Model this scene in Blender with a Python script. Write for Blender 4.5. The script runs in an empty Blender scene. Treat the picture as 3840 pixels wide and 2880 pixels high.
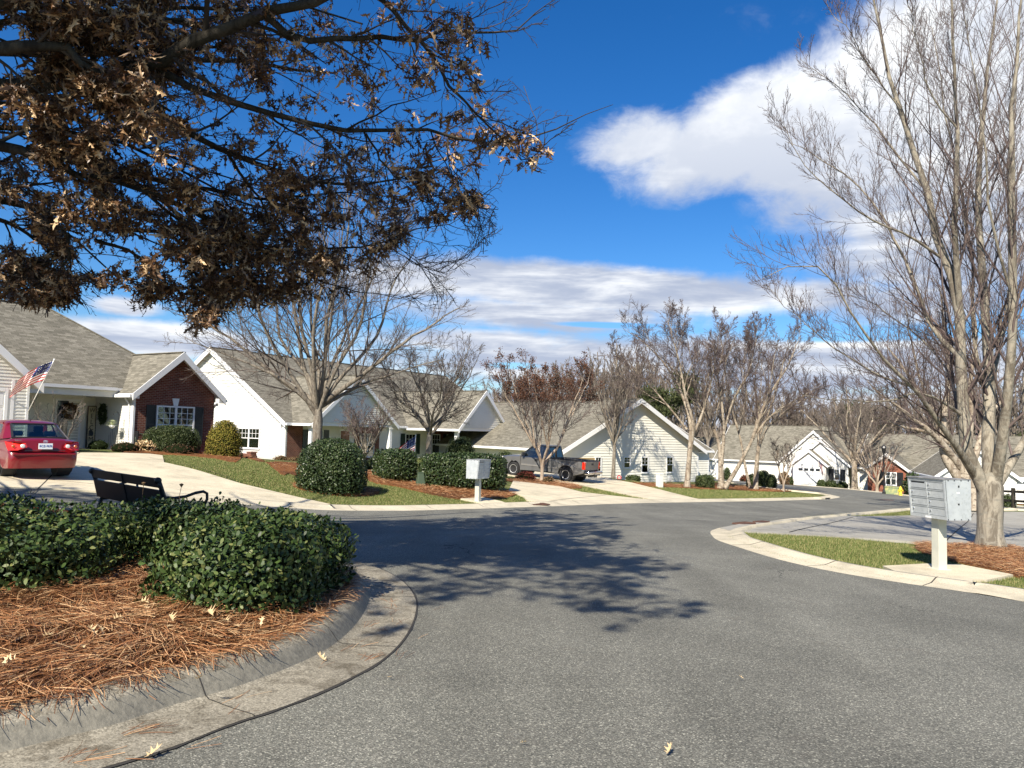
import bpy, math, random
import numpy as np
from mathutils import Vector, Matrix
from mathutils.geometry import delaunay_2d_cdt
R = math.radians
rnd = random.Random(7)
NR = np.random.default_rng(11)
S = bpy.context.scene
COL = S.collection

# ------------------------------------------------------------------ camera, sky, sun, exposure
FPX = 2901.0                       # focal length in pixels of the 3840 px wide photograph
PITCH, ROLL = R(3.55), 0.025
cp, sp, cr, sr = math.cos(PITCH), math.sin(PITCH), math.cos(ROLL), math.sin(ROLL)
FW = Vector((0, cp, sp)); U0 = Vector((0, -sp, cp)); R0 = Vector((1, 0, 0))
UP = U0*cr - R0*sr; RT = R0*cr + U0*sr
EYE = Vector((0, 0, 1.6))
cam = bpy.data.cameras.new('camera'); co = bpy.data.objects.new('camera', cam); COL.objects.link(co)
cam.sensor_width = 36; cam.lens = 36*FPX/3840; cam.clip_start = .05; cam.clip_end = 3000
m = Matrix((RT, UP, -FW)).transposed().to_4x4(); m.translation = EYE
co.matrix_world = m
S.camera = co

SUN_D = Vector((-.38, -.92, 0)).normalized(); SUN_EL = R(39)
sv = SUN_D*math.cos(SUN_EL) + Vector((0, 0, math.sin(SUN_EL)))
sl = bpy.data.lights.new('sun', 'SUN'); sl.energy = 5.0; sl.angle = R(.5); sl.color = (1, .915, .775)
so = bpy.data.objects.new('sun', sl); COL.objects.link(so)
so.rotation_euler = sv.to_track_quat('Z', 'Y').to_euler()
S.view_settings.view_transform = 'Standard'; S.view_settings.look = 'None'
S.view_settings.exposure = 0.80; S.view_settings.gamma = 1

def ray(px, py):
    return (FW + RT*((px-1920)/FPX) + UP*((1440-py)/FPX)).normalized()
def azel(px, py):
    d = ray(px, py); return math.atan2(d.x, d.y), math.asin(d.z)
def project(P):
    d = Vector(P)-EYE; f = d.dot(FW)
    if f < .05: return None
    return 1920+FPX*d.dot(RT)/f, 1440-FPX*d.dot(UP)/f

class NT:
    """tiny node helper"""
    def __init__(s, tree): s.t = tree; s.n = tree.nodes; s.l = tree.links
    def new(s, typ, **kw):
        n = s.n.new(typ)
        for k, v in kw.items(): setattr(n, k, v)
        return n
    def put(s, sock, v):
        if v is None: return
        if hasattr(v, 'is_output') or isinstance(v, bpy.types.NodeSocket): s.l.new(v, sock)
        else:
            if isinstance(v, (tuple, list)) and len(v) == 3 and sock.type == 'RGBA': v = (*v, 1)
            sock.default_value = v
    def math(s, op, a, b=None, c=None, clamp=False):
        n = s.new('ShaderNodeMath', operation=op, use_clamp=clamp)
        s.put(n.inputs[0], a); s.put(n.inputs[1], b); s.put(n.inputs[2], c)
        return n.outputs[0]
    def vmath(s, op, a, b=None, scale=None):
        n = s.new('ShaderNodeVectorMath', operation=op)
        s.put(n.inputs[0], a); s.put(n.inputs[1], b)
        if scale is not None: s.put(n.inputs['Scale'], scale)
        return n.outputs['Value'] if op in ('DOT_PRODUCT', 'LENGTH') else n.outputs[0]
    def mix(s, f, a, b, mode='MIX'):
        n = s.new('ShaderNodeMix', data_type='RGBA', blend_type=mode)
        s.put(n.inputs[0], f); s.put(n.inputs[6], a); s.put(n.inputs[7], b)
        return n.outputs[2]
    def ramp(s, f, stops, interp='LINEAR'):
        n = s.new('ShaderNodeValToRGB'); n.color_ramp.interpolation = interp
        e = n.color_ramp.elements
        while len(e) < len(stops): e.new(.5)
        for i, (p, c) in enumerate(stops):
            e[i].position = p; e[i].color = (*c, 1) if isinstance(c, (tuple, list)) else (c, c, c, 1)
        s.put(n.inputs[0], f); return n.outputs[0]
    def noise(s, vec, scale, detail=3, rough=.55, dist=0, out='Fac'):
        n = s.new('ShaderNodeTexNoise'); n.inputs['Scale'].default_value = scale
        n.inputs['Detail'].default_value = detail; n.inputs['Roughness'].default_value = rough
        n.inputs['Distortion'].default_value = dist
        s.put(n.inputs['Vector'], vec); return n.outputs[out]
    def smooth(s, v, a, b):
        n = s.new('ShaderNodeMapRange', interpolation_type='SMOOTHSTEP')
        s.put(n.inputs[0], v); n.inputs[1].default_value = a; n.inputs[2].default_value = b
        return n.outputs[0]

# sky: Nishita, deepened to the polarised blue of the day, with cloud banks laid out by compass direction
W = bpy.data.worlds.new('World'); S.world = W; W.use_nodes = True
W.cycles.sampling_method = 'MANUAL'; W.cycles.sample_map_resolution = 512
q = NT(W.node_tree); q.n.clear()
sky = q.new('ShaderNodeTexSky', sky_type='NISHITA'); sky.sun_disc = False
sky.sun_elevation = SUN_EL; sky.sun_rotation = math.atan2(SUN_D.x, SUN_D.y)
sky.air_density = 1.0; sky.dust_density = .3; sky.ozone_density = 3.0
tc = q.new('ShaderNodeTexCoord').outputs['Generated']
sep = q.new('ShaderNodeSeparateXYZ'); q.put(sep.inputs[0], tc)
X, Y, Z = sep.outputs
az = q.math('ARCTAN2', X, Y); el = q.math('ARCSINE', Z)
hs = q.new('ShaderNodeHueSaturation'); hs.inputs['Saturation'].default_value = 1.36; hs.inputs['Hue'].default_value = .503
q.put(hs.inputs['Color'], sky.outputs[0])
tint = q.mix(1.0, hs.outputs[0], (1.0, 1.2, 1.42), 'MULTIPLY')
domain = q.new('ShaderNodeCombineXYZ'); q.put(domain.inputs[0], az); q.put(domain.inputs[1], q.math('MULTIPLY', el, 1.5))
n1 = q.noise(domain.outputs[0], 4.5, 9, .62, .5)
n2 = q.noise(domain.outputs[0], 17, 8, .66, .4)
nz = q.math('ADD', q.math('MULTIPLY', q.math('SUBTRACT', n1, .5), 1.5), q.math('MULTIPLY', q.math('SUBTRACT', n2, .5), .95))
def blob(x, y, rx, ry, rot=0.0, k=1.0):      # centre and radii in 2212-wide picture pixels, turned into angles
    a0, e0 = azel(x*1.736, y*1.736); s_ = 1/1671*math.cos(a0)**1.6; s2 = 1/1671*math.cos(a0)*math.cos(e0)
    da = q.math('SUBTRACT', az, a0); de = q.math('SUBTRACT', el, e0)
    c, s = math.cos(rot), math.sin(rot)
    u = q.math('MULTIPLY', q.math('ADD', q.math('MULTIPLY', da, c), q.math('MULTIPLY', de, s)), 1/(rx*s_))
    v = q.math('MULTIPLY', q.math('ADD', q.math('MULTIPLY', da, -s), q.math('MULTIPLY', de, c)), 1/(ry*s2))
    r = q.math('SQRT', q.math('ADD', q.math('MULTIPLY', u, u), q.math('MULTIPLY', v, v)))
    return q.math('MULTIPLY', q.math('SUBTRACT', 1.0, r), k)
blobs = [blob(2180, 130, 700, 330, .46, 1.9), blob(1600, 290, 330, 120, .28, 1.3), blob(1780, 370, 260, 85, -.1, 1.1), blob(2120, 420, 380, 170, .2, 1.6), blob(1400, 305, 170, 75, .1, 1.0),
         blob(1290, 625, 600, 62, -.055, 1.6), blob(1750, 640, 260, 50, .0), blob(900, 600, 250, 60, .05), blob(1180, 680, 420, 45, -.02),
         blob(1600, 790, 1000, 75, 0, 1.6), blob(1050, 740, 330, 38, 0), blob(1980, 650, 260, 60, 0.05),
         blob(272, 662, 90, 24, 0, 1.1), blob(330, 732, 300, 44, -.02, 1.4), blob(-300, 760, 500, 60, 0), blob(2700, 700, 500, 180, 0), blob(2080, 545, 400, 100, 0, 1.3),
         blob(1100, 905, 2600, 75, .025, 1.6)]
d = blobs[0]
for b in blobs[1:]: d = q.math('MAXIMUM', d, b)
# other quarters of the sky keep loose clouds too
back = q.math('MULTIPLY', q.smooth(Y, .25, -.2), .25)
d = q.math('MAXIMUM', d, q.math('SUBTRACT', back, .25))
dens = q.smooth(q.math('ADD', d, q.math('MULTIPLY', nz, .8)), -.11, .60)
# thin blue slits between the layers
slit = q.math('MAXIMUM', blob(1330, 703, 170, 9, -.02, 1), q.math('MAXIMUM', blob(1110, 790, 70, 10, 0, 1), blob(1900, 722, 430, 20, 0, 1)))
slit = q.math('MAXIMUM', slit, blob(1560, 535, 240, 34, .05, 1))
dens = q.math('MULTIPLY', dens, q.math('SUBTRACT', 1.0, q.smooth(q.math('ADD', slit, q.math('MULTIPLY', nz, .25)), .0, .5)))
dens = q.math('MULTIPLY', dens, q.smooth(Z, -.02, .0))
dens = q.math('MULTIPLY', dens, q.smooth(d, -.34, -.08))
sh = q.noise(domain.outputs[0], 3.4, 6, .6, .35)
dom2 = q.new('ShaderNodeCombineXYZ'); q.put(dom2.inputs[0], az); q.put(dom2.inputs[1], q.math('ADD', q.math('MULTIPLY', el, 7), 4.0))
sh2 = q.noise(dom2.outputs[0], 5.5, 5, .6, .3)
low = q.smooth(el, .42, .2)
shade = q.math('ADD', q.math('MULTIPLY', sh, q.math('SUBTRACT', 1.15, q.math('MULTIPLY', low, .65))), q.math('MULTIPLY', sh2, q.math('MULTIPLY', low, .65)))
gre = q.mix(low, (8.0, 8.5, 9.5), (4.9, 5.6, 7.2))
cc = q.mix(q.smooth(q.math('SUBTRACT', shade, q.math('MULTIPLY', low, .035)), .46, .72), gre, (11.4, 11.6, 11.8))
vis = q.mix(dens, tint, cc)
bg = q.new('ShaderNodeBackground'); q.put(bg.inputs[0], vis); bg.inputs[1].default_value = .057
out = q.new('ShaderNodeOutputWorld'); q.l.new(bg.outputs[0], out.inputs[0])

# ------------------------------------------------------------------ terrain
ctrl_px = [(3515,2150,12.1),(2664,1996,16.2),(1793,1886,25.5),(150,1787,19.3),(1211,1917,20.5),(504,1690,33),(1048,1729,50),
 (2120,1810,42),(2398,1810,55),(2615,1808,60),(2258,1789,50.5),(2576,1829,47),(2825,1834,52),(2500,1887,32),(2907,1880,39.5),(3079,1875,45),
 (3404,1861,64),(3178,1836,79),(2952,1818,86),(2735,1803,100),(3840,1907,52),(3409,1938,32),(3755,1911,40),(3715,2060,15.8),
 (3066,1938,27),(3840,2266,9.5),(1250,1846,24.5),(1707,1914,23),(2100,1901,26.8),(1833,1855,28),(768,1777,23.6),(1134,1733,46)]
ctrl_w = [(0,0,0),(0,-10,.1),(-4,4,0),(5,4,-.08),(-8,10,.05),(0,8,-.16),(-20,0,.3),(15,0,-.5),(-4.5,62,-.75),(-22,60,-.5),(-10,78,-.9),
 (0,120,-3.5),(60,120,-5),(-60,60,1),(-60,120,0),(60,60,-3.9),(40,20,-1.9),(100,100,-6),(0,300,-5),(200,300,-8),(-200,300,-3),
 (300,0,-8),(-200,-50,4),(200,-200,-3),(-60,-60,1),(40,160,-5),(-21,26,.42),(-28,20,.5)]
P = []
for px, py, Yd in ctrl_px:
    r_ = ray(px, py); t = Yd/r_.y; P.append(tuple(EYE + r_*t))
P = np.array(P + [tuple(map(float, c)) for c in ctrl_w])
def U_(r2): return np.where(r2 > 1e-9, .5*r2*np.log(np.maximum(r2, 1e-9)), 0)
n_ = len(P); sc_ = 50.0; Q_ = P[:, :2]/sc_
K = U_(((Q_[:, None]-Q_[None])**2).sum(-1)) + np.eye(n_)*2e-5
A = np.zeros((n_+3, n_+3)); A[:n_, :n_] = K; A[:n_, n_] = 1; A[:n_, n_+1:] = Q_; A[n_, :n_] = 1; A[n_+1:, :n_] = Q_.T
wts = np.linalg.solve(A, np.concatenate([P[:, 2], np.zeros(3)]))
def HH(x, y):
    x = np.atleast_1d(np.asarray(x, float)); y = np.atleast_1d(np.asarray(y, float))
    sh_ = x.shape; q_ = np.stack([np.clip(x.ravel(), -250, 320), np.clip(y.ravel(), -220, 320)], 1)/sc_
    o = np.empty(len(q_))
    for i in range(0, len(q_), 20000):
        b = q_[i:i+20000]
        o[i:i+20000] = U_(((b[:, None]-Q_[None])**2).sum(-1))@wts[:n_] + wts[n_] + b@wts[n_+1:]
    return o.reshape(sh_)
def H(x, y): return float(HH(x, y)[0])
def at(px, py, dz=0.0):
    r_ = ray(px, py); ts = np.concatenate([np.linspace(1.5, 60, 500), np.linspace(60.1, 400, 600)])
    xs = EYE.x+r_.x*ts; ys = EYE.y+r_.y*ts; zs = EYE.z+r_.z*ts
    g = zs-HH(xs, ys)-dz
    k = int(np.argmax(g < 0))
    if g[k] >= 0: raise ValueError('no ground at %s %s' % (px, py))
    a, b = ts[k-1], ts[k]
    for _ in range(25):
        mid = (a+b)/2
        if EYE.z+r_.z*mid-H(EYE.x+r_.x*mid, EYE.y+r_.y*mid)-dz < 0: b = mid
        else: a = mid
    return EYE+r_*a
def pxY(px, py, Yd):
    r_ = ray(px, py); return EYE+r_*(Yd/r_.y)
def atY(px, Yd, dz=0.0):            # ground point in column px at distance Yd
    x = pxY(px, 1620, Yd).x; return Vector((x, Yd, H(x, Yd)+dz))

# ------------------------------------------------------------------ object helpers
def put(o, label=None, cat=None, group=None, kind=None):
    if label: o['label'] = label
    if cat: o['category'] = cat
    if group: o['group'] = group
    if kind: o['kind'] = kind
    return o
def thing(name, label, cat, loc=(0, 0, 0), rz=0.0, group=None):
    o = bpy.data.objects.new(name, None); COL.objects.link(o)
    o.location = loc; o.rotation_euler = (0, 0, rz); o.empty_display_size = .2
    return put(o, label, cat, group)
def dup(o, parent=None):
    c = o.copy(); COL.objects.link(c)
    if parent is not None: c.parent = parent
    for ch in o.children: dup(ch, c)
    return c
def raw(name, V, F, mats, parent=None, smooth=False, mi=None, uv=True):
    """V (n,3) array, F list of index tuples or an (m,k) array"""
    me = bpy.data.meshes.new(name)
    V = np.asarray(V, dtype=np.float32).reshape(-1, 3)
    if isinstance(F, np.ndarray):
        m_, k = F.shape; me.vertices.add(len(V)); me.vertices.foreach_set('co', V.ravel())
        me.loops.add(m_*k); me.loops.foreach_set('vertex_index', F.ravel().astype(np.int32))
        me.polygons.add(m_); me.polygons.foreach_set('loop_start', np.arange(0, m_*k, k, dtype=np.int32))
        me.update(calc_edges=True)
    else:
        me.from_pydata([tuple(map(float, v)) for v in V], [], F)
    if not isinstance(mats, (list, tuple)): mats = [mats]
    for t in mats: me.materials.append(t)
    if mi is not None: me.polygons.foreach_set('material_index', np.asarray(mi, dtype=np.int32))
    me.polygons.foreach_set('use_smooth', np.full(len(me.polygons), smooth))
    if uv and len(me.polygons) < 60000: auto_uv(me)
    me.update()
    o = bpy.data.objects.new(name, me); COL.objects.link(o)
    if parent is not None: o.parent = parent
    return o
def auto_uv(me):
    n = len(me.polygons); nl = len(me.loops)
    nor = np.empty(n*3, np.float32); me.polygons.foreach_get('normal', nor); nor = nor.reshape(-1, 3)
    lt = np.empty(n, np.int32); me.polygons.foreach_get('loop_total', lt)
    vi = np.empty(nl, np.int32); me.loops.foreach_get('vertex_index', vi)
    V = np.empty(len(me.vertices)*3, np.float32); me.vertices.foreach_get('co', V); V = V.reshape(-1, 3)
    u = np.stack([-nor[:, 1], nor[:, 0], np.zeros(n)], 1); L = np.linalg.norm(u, axis=1)
    flat = L < .05; u[flat] = (1, 0, 0); L[flat] = 1; u /= L[:, None]
    v = np.cross(nor, u); pf = np.repeat(np.arange(n), lt); P_ = V[vi]
    uvv = np.stack([(P_*u[pf]).sum(1), (P_*v[pf]).sum(1)], 1).astype(np.float32)
    lay = me.uv_layers.new(name='UVMap'); lay.data.foreach_set('uv', uvv.ravel())

class MB:
    def __init__(s): s.v = []; s.f = []; s.m = []
    def add(s, vs, fs, mi=0):
        b = len(s.v); s.v += [tuple(v) for v in vs]
        for f in fs: s.f.append(tuple(i+b for i in f)); s.m.append(mi)
    def poly(s, pts, mi=0): s.add(pts, [tuple(range(len(pts)))], mi)
    def box(s, x0, x1, y0, y1, z0, z1, mi=0, M=None):
        vs = [(x, y, z) for z in (z0, z1) for x, y in ((x0, y0), (x1, y0), (x1, y1), (x0, y1))]
        if M is not None: vs = [M @ Vector(v) for v in vs]
        s.add(vs, [(3, 2, 1, 0), (4, 5, 6, 7), (0, 1, 5, 4), (1, 2, 6, 5), (2, 3, 7, 6), (3, 0, 4, 7)], mi)
    def bar(s, a, b, w, h, mi=0, up=(0, 0, 1)):
        a, b = Vector(a), Vector(b); d = (b-a).normalized(); u = Vector(up)
        if abs(d.dot(u)) > .98: u = Vector((1, 0, 0))
        r = d.cross(u).normalized()*w/2; t = r.cross(d).normalized()*h/2
        vs = [p+i*r+j*t for p in (a, b) for i, j in ((-1, -1), (1, -1), (1, 1), (-1, 1))]
        s.add(vs, [(0, 1, 2, 3), (7, 6, 5, 4), (0, 4, 5, 1), (1, 5, 6, 2), (2, 6, 7, 3), (3, 7, 4, 0)], mi)
    def tube(s, pts, r, n=8, mi=0, caps=True):
        pts = [Vector(p) for p in pts]; rs = r if isinstance(r, (list, tuple)) else [r]*len(pts)
        b = len(s.v); u = None
        for i, p in enumerate(pts):
            d = (pts[min(i+1, len(pts)-1)]-pts[max(i-1, 0)]).normalized()
            if u is None: u = d.cross(Vector((0, 0, 1)) if abs(d.z) < .9 else Vector((1, 0, 0))).normalized()
            else: u = (u-d*u.dot(d)).normalized()
            w = d.cross(u)
            for k in range(n):
                a = 2*math.pi*k/n; s.v.append(tuple(p+(u*math.cos(a)+w*math.sin(a))*rs[i]))
        for i in range(len(pts)-1):
            for k in range(n):
                k2 = (k+1) % n; s.f.append((b+i*n+k, b+i*n+k2, b+(i+1)*n+k2, b+(i+1)*n+k)); s.m.append(mi)
        if caps:
            s.f.append(tuple(b+k for k in range(n))[::-1]); s.m.append(mi)
            e = b+(len(pts)-1)*n; s.f.append(tuple(e+k for k in range(n))); s.m.append(mi)
    def lathe(s, prof, n=20, c=(0, 0, 0), mi=0, M=None):
        b = len(s.v); c = Vector(c)
        for r, z in prof:
            for k in range(n):
                a = 2*math.pi*k/n; p = Vector((r*math.cos(a), r*math.sin(a), z))
                if M is not None: p = M @ p
                s.v.append(tuple(p+c))
        for i in range(len(prof)-1):
            for k in range(n):
                k2 = (k+1) % n; s.f.append((b+i*n+k, b+i*n+k2, b+(i+1)*n+k2, b+(i+1)*n+k)); s.m.append(mi)
        s.f.append(tuple(b+k for k in range(n))[::-1]); s.m.append(mi)
        e = b+(len(prof)-1)*n; s.f.append(tuple(e+k for k in range(n))); s.m.append(mi)
    def build(s, name, mats, parent=None, smooth=False, bevel=0):
        o = raw(name, s.v, s.f, mats, parent, smooth, s.m)
        if bevel:
            b = o.modifiers.new('bevel', 'BEVEL'); b.width = bevel; b.segments = 2; b.limit_method = 'ANGLE'; b.angle_limit = R(40)
        return o

# ------------------------------------------------------------------ materials
def mat(name, col=(.5, .5, .5), rough=.6, metal=0.0, spec=.5, fn=None, coat=0.0, bump=None):
    """fn(q, tex) -> colour socket; bump(q, tex) -> (height socket, strength, distance)"""
    mt = bpy.data.materials.new(name); mt.use_nodes = True; q = NT(mt.node_tree)
    b = q.n['Principled BSDF']
    b.inputs['Roughness'].default_value = rough; b.inputs['Metallic'].default_value = metal
    b.inputs['Specular IOR Level'].default_value = spec; b.inputs['Coat Weight'].default_value = coat
    b.inputs['Coat Roughness'].default_value = .05
    t = q.new('ShaderNodeTexCoord')
    if fn: q.put(b.inputs['Base Color'], fn(q, t))
    else: b.inputs['Base Color'].default_value = (*col, 1)
    if bump:
        h, st, di = bump(q, t); bn = q.new('ShaderNodeBump'); bn.inputs['Strength'].default_value = st
        bn.inputs['Distance'].default_value = di; q.put(bn.inputs['Height'], h); q.l.new(bn.outputs[0], b.inputs['Normal'])
    return mt
def mottled(c1, c2, scale, lo=.35, hi=.65, det=4, obj=True, c3=None, s3=.5):
    def f(q, t):
        v = t.outputs['Object']
        c = q.mix(q.smooth(q.noise(v, scale, det), lo, hi), c1, c2)
        if c3: c = q.mix(q.smooth(q.noise(v, s3, 3), .5, .7), c, c3)
        return c
    return f
def per_island(c1, c2, c3=None, amt=.25):
    def f(q, t):
        g = q.new('ShaderNodeNewGeometry').outputs['Random Per Island']
        stops = [(0, c1), (1-amt, c2)] + ([(1, c3)] if c3 else [])
        return q.ramp(g, stops)
    return f

def asphalt_fn(q, t):
    v = t.outputs['Object']
    vo = q.new('ShaderNodeTexVoronoi'); vo.inputs['Scale'].default_value = 130; q.put(vo.inputs['Vector'], v)
    sp = q.new('ShaderNodeSeparateColor'); q.put(sp.inputs[0], vo.outputs['Color'])
    c = q.ramp(sp.outputs[0], [(0, (.060, .061, .051)), (.4, (.108, .109, .093)), (.76, (.172, .171, .145)), (.93, (.29, .285, .238)), (1, (.48, .47, .39))])
    fine = q.noise(v, 38, 3, .7)
    c = q.mix(q.smooth(fine, .3, .75), c, q.mix(.5, c, (.18, .17, .145)))
    big = q.noise(v, .45, 5, .6, .6)
    c = q.mix(1.0, c, q.ramp(big, [(.3, .80), (.5, 1.0), (.72, 1.18)]), 'MULTIPLY')
    lane = q.noise(q.vmath('MULTIPLY', v, (.9, .12, 1)), 1.3, 3, .5)
    c = q.mix(1.0, c, q.ramp(lane, [(.35, .88), (.65, 1.12)]), 'MULTIPLY')
    st = q.noise(v, 1.9, 5, .65, 1.0)
    c = q.mix(q.math('MULTIPLY', q.smooth(st, .56, .74), .3), c, (.12, .105, .085))
    cr = q.new('ShaderNodeTexVoronoi', feature='DISTANCE_TO_EDGE'); cr.inputs['Scale'].default_value = .16
    q.put(cr.inputs['Vector'], q.vmath('ADD', v, q.vmath('SCALE', q.noise(v, .9, 5, .6, out='Color'), scale=2.2)))
    crack = q.math('LESS_THAN', cr.outputs['Distance'], .0022)
    return q.mix(q.math('MULTIPLY', crack, q.smooth(q.noise(v, .3, 2), .52, .6)), c, (.02, .02, .02))
def asphalt_b(q, t):
    vo = q.new('ShaderNodeTexVoronoi'); vo.inputs['Scale'].default_value = 95; q.put(vo.inputs['Vector'], t.outputs['Object'])
    return vo.outputs['Distance'], .55, .006
def concrete_fn(c, joints=0.0):
    def f(q, t):
        v = t.outputs['Object']
        a = q.noise(v, 1.3, 6, .65, .5); b = q.noise(v, 60, 4, .7)
        k = q.mix(1.0, c, q.ramp(a, [(.3, .74), (.5, 1.0), (.7, 1.12)]), 'MULTIPLY')
        k = q.mix(1.0, k, q.ramp(b, [(.3, .68), (.5, 1.0), (.72, 1.2)]), 'MULTIPLY')
        return q.mix(q.math('MULTIPLY', q.smooth(q.noise(v, .5, 4, .6, 1), .52, .7), .5), k, tuple(x*.62 for x in c))
    return f
def conc_b(q, t): return q.noise(t.outputs['Object'], 90, 4, .7), .35, .006
def gutter_fn(q, t):
    v = t.outputs['Object']
    k = concrete_fn((.285, .26, .205))(q, t)
    dirt = q.smooth(q.noise(v, 4.5, 6, .7, .6), .45, .66)
    k = q.mix(q.math('MULTIPLY', dirt, .75), k, (.105, .09, .065))
    vo = q.new('ShaderNodeTexVoronoi'); vo.inputs['Scale'].default_value = 120; q.put(vo.inputs['Vector'], v)
    sp = q.new('ShaderNodeSeparateColor'); q.put(sp.inputs[0], vo.outputs['Color'])
    return q.mix(1.0, k, q.ramp(sp.outputs[0], [(0, .62), (.5, 1.0), (1, 1.35)]), 'MULTIPLY')
def grass_fn(q, t):
    v = t.outputs['Object']
    a = q.noise(v, .8, 5, .65, .4); b = q.noise(v, 14, 4, .7)
    c = q.ramp(a, [(.36, (.075, .105, .028)), (.54, (.135, .15, .048)), (.68, (.27, .225, .10))])
    return q.mix(1.0, c, q.ramp(b, [(.28, .45), (.5, 1.0), (.75, 1.45)]), 'MULTIPLY')
def shingle_fn(q, t):
    br = q.new('ShaderNodeTexBrick'); br.offset = .37; br.offset_frequency = 2; br.squash = 1
    v = t.outputs['UV']
    br.inputs['Scale'].default_value = 1; br.inputs['Brick Width'].default_value = .31; br.inputs['Row Height'].default_value = .14
    br.inputs['Mortar Size'].default_value = .008; br.inputs['Mortar Smooth'].default_value = .4
    br.inputs['Color1'].default_value = (.135, .125, .098, 1); br.inputs['Color2'].default_value = (.24, .222, .178, 1)
    br.inputs['Mortar'].default_value = (.075, .068, .052, 1); br.inputs['Bias'].default_value = 0
    q.put(br.inputs['Vector'], v)
    n = q.noise(v, 1.1, 5, .6); f = q.noise(v, 26, 3, .7)
    c = q.mix(1.0, br.outputs[0], q.ramp(n, [(.3, .86), (.7, 1.12)]), 'MULTIPLY')
    return q.mix(1.0, c, q.ramp(f, [(.3, .8), (.7, 1.2)]), 'MULTIPLY')
def brick_fn(c1, c2, mo):
    def f(q, t):
        br = q.new('ShaderNodeTexBrick')
        br.inputs['Scale'].default_value = 1; br.inputs['Brick Width'].default_value = .215; br.inputs['Row Height'].default_value = .075
        br.inputs['Mortar Size'].default_value = .008; br.inputs['Color1'].default_value = (*c1, 1); br.inputs['Color2'].default_value = (*c2, 1)
        br.inputs['Mortar'].default_value = (*mo, 1); q.put(br.inputs['Vector'], t.outputs['UV'])
        return q.mix(1.0, br.outputs[0], q.ramp(q.noise(t.outputs['UV'], 2.2, 4), [(.3, .8), (.7, 1.15)]), 'MULTIPLY')
    return f
def brick_b(q, t):
    br = q.new('ShaderNodeTexBrick'); br.inputs['Scale'].default_value = 1; br.inputs['Brick Width'].default_value = .215
    br.inputs['Row Height'].default_value = .075; br.inputs['Mortar Size'].default_value = .008
    br.inputs['Color1'].default_value = br.inputs['Color2'].default_value = (1, 1, 1, 1); br.inputs['Mortar'].default_value = (0, 0, 0, 1)
    q.put(br.inputs['Vector'], t.outputs['UV']); return br.outputs[0], .6, .008
def bark_fn(c1, c2, c3, sc=9):
    def f(q, t):
        mp = q.new('ShaderNodeMapping'); mp.inputs['Scale'].default_value = (1, 1, .22); q.put(mp.inputs['Vector'], t.outputs['Object'])
        a = q.noise(mp.outputs[0], sc, 5, .7, .8)
        mp2 = q.new('ShaderNodeMapping'); mp2.inputs['Scale'].default_value = (1, 1, 2.6); q.put(mp2.inputs['Vector'], t.outputs['Object'])
        b = q.noise(mp2.outputs[0], 4, 4, .6)
        c = q.mix(q.smooth(a, .4, .6), c1, c2)
        return q.mix(q.smooth(b, .52, .66), c, c3)
    return f
def bark_b(q, t):
    mp = q.new('ShaderNodeMapping'); mp.inputs['Scale'].default_value = (1, 1, .18); q.put(mp.inputs['Vector'], t.outputs['Object'])
    return q.noise(mp.outputs[0], 26, 5, .7, .6), .8, .02
M = {}
M['asphalt'] = mat('asphalt', rough=.85, spec=.3, fn=asphalt_fn, bump=asphalt_b)
M['concrete'] = mat('concrete', rough=.85, spec=.25, fn=concrete_fn((.62, .55, .40)), bump=conc_b)
M['kerb'] = mat('kerb_concrete', rough=.88, spec=.2, fn=concrete_fn((.54, .485, .365)), bump=conc_b)
M['gutter'] = mat('gutter_concrete', rough=.9, spec=.2, fn=gutter_fn, bump=conc_b)
M['greyconc'] = mat('grey_concrete', rough=.85, spec=.25, fn=concrete_fn((.33, .315, .272)), bump=conc_b)
M['joint'] = mat('joint', (.035, .032, .028), .95)
M['grass'] = mat('grass', rough=.9, spec=.15, fn=grass_fn, bump=lambda q, t: (q.noise(t.outputs['Object'], 22, 4, .8), .9, .05))
M['blade'] = mat('grass_blade', rough=.6, spec=.2, fn=per_island((.055, .095, .02), (.135, .17, .045), (.40, .33, .16), .42))
M['straw_bed'] = mat('pine_straw', rough=.9, spec=.15, fn=mottled((.19, .07, .024), (.33, .145, .055), 16, .38, .62, 5, c3=(.14, .06, .025)), bump=lambda q, t: (q.noise(t.outputs['Object'], 40, 4, .8, 1.5), 1.0, .05))
M['needle'] = mat('pine_needle', rough=.5, spec=.35, fn=per_island((.06, .024, .011), (.36, .16, .065), (.62, .42, .23), .38))
M['strawdark'] = mat('straw_litter', rough=.95, spec=.1, fn=mottled((.05, .018, .008), (.17, .07, .025), 26, .4, .6, 5), bump=lambda q, t: (q.noise(t.outputs['Object'], 60, 4, .8, 1.5), 1.0, .03))
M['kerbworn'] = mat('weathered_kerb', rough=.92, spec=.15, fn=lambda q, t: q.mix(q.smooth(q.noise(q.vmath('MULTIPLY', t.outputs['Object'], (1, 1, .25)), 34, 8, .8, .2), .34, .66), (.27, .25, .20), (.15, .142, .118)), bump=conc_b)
M['soil'] = mat('straw_soil', rough=.95, spec=.1, fn=mottled((.055, .025, .012), (.10, .045, .02), 12))
M['shingle'] = mat('shingle', rough=.92, spec=.2, fn=shingle_fn)
M['white'] = mat('white_vinyl', (.80, .80, .76), .5, fn=mottled((.72, .71, .655), (.66, .65, .60), .7, .4, .7))
M['cream'] = mat('cream_vinyl', (.74, .72, .62), .5, fn=mottled((.78, .76, .67), (.72, .70, .61), .7, .4, .7))
M['trim'] = mat('white_trim', (.78, .78, .77), .45)
M['soffit'] = mat('soffit', (.70, .69, .66), .6)
M['brick'] = mat('brick', rough=.85, spec=.2, fn=brick_fn((.125, .030, .018), (.21, .062, .038), (.27, .205, .165)), bump=brick_b)
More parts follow.
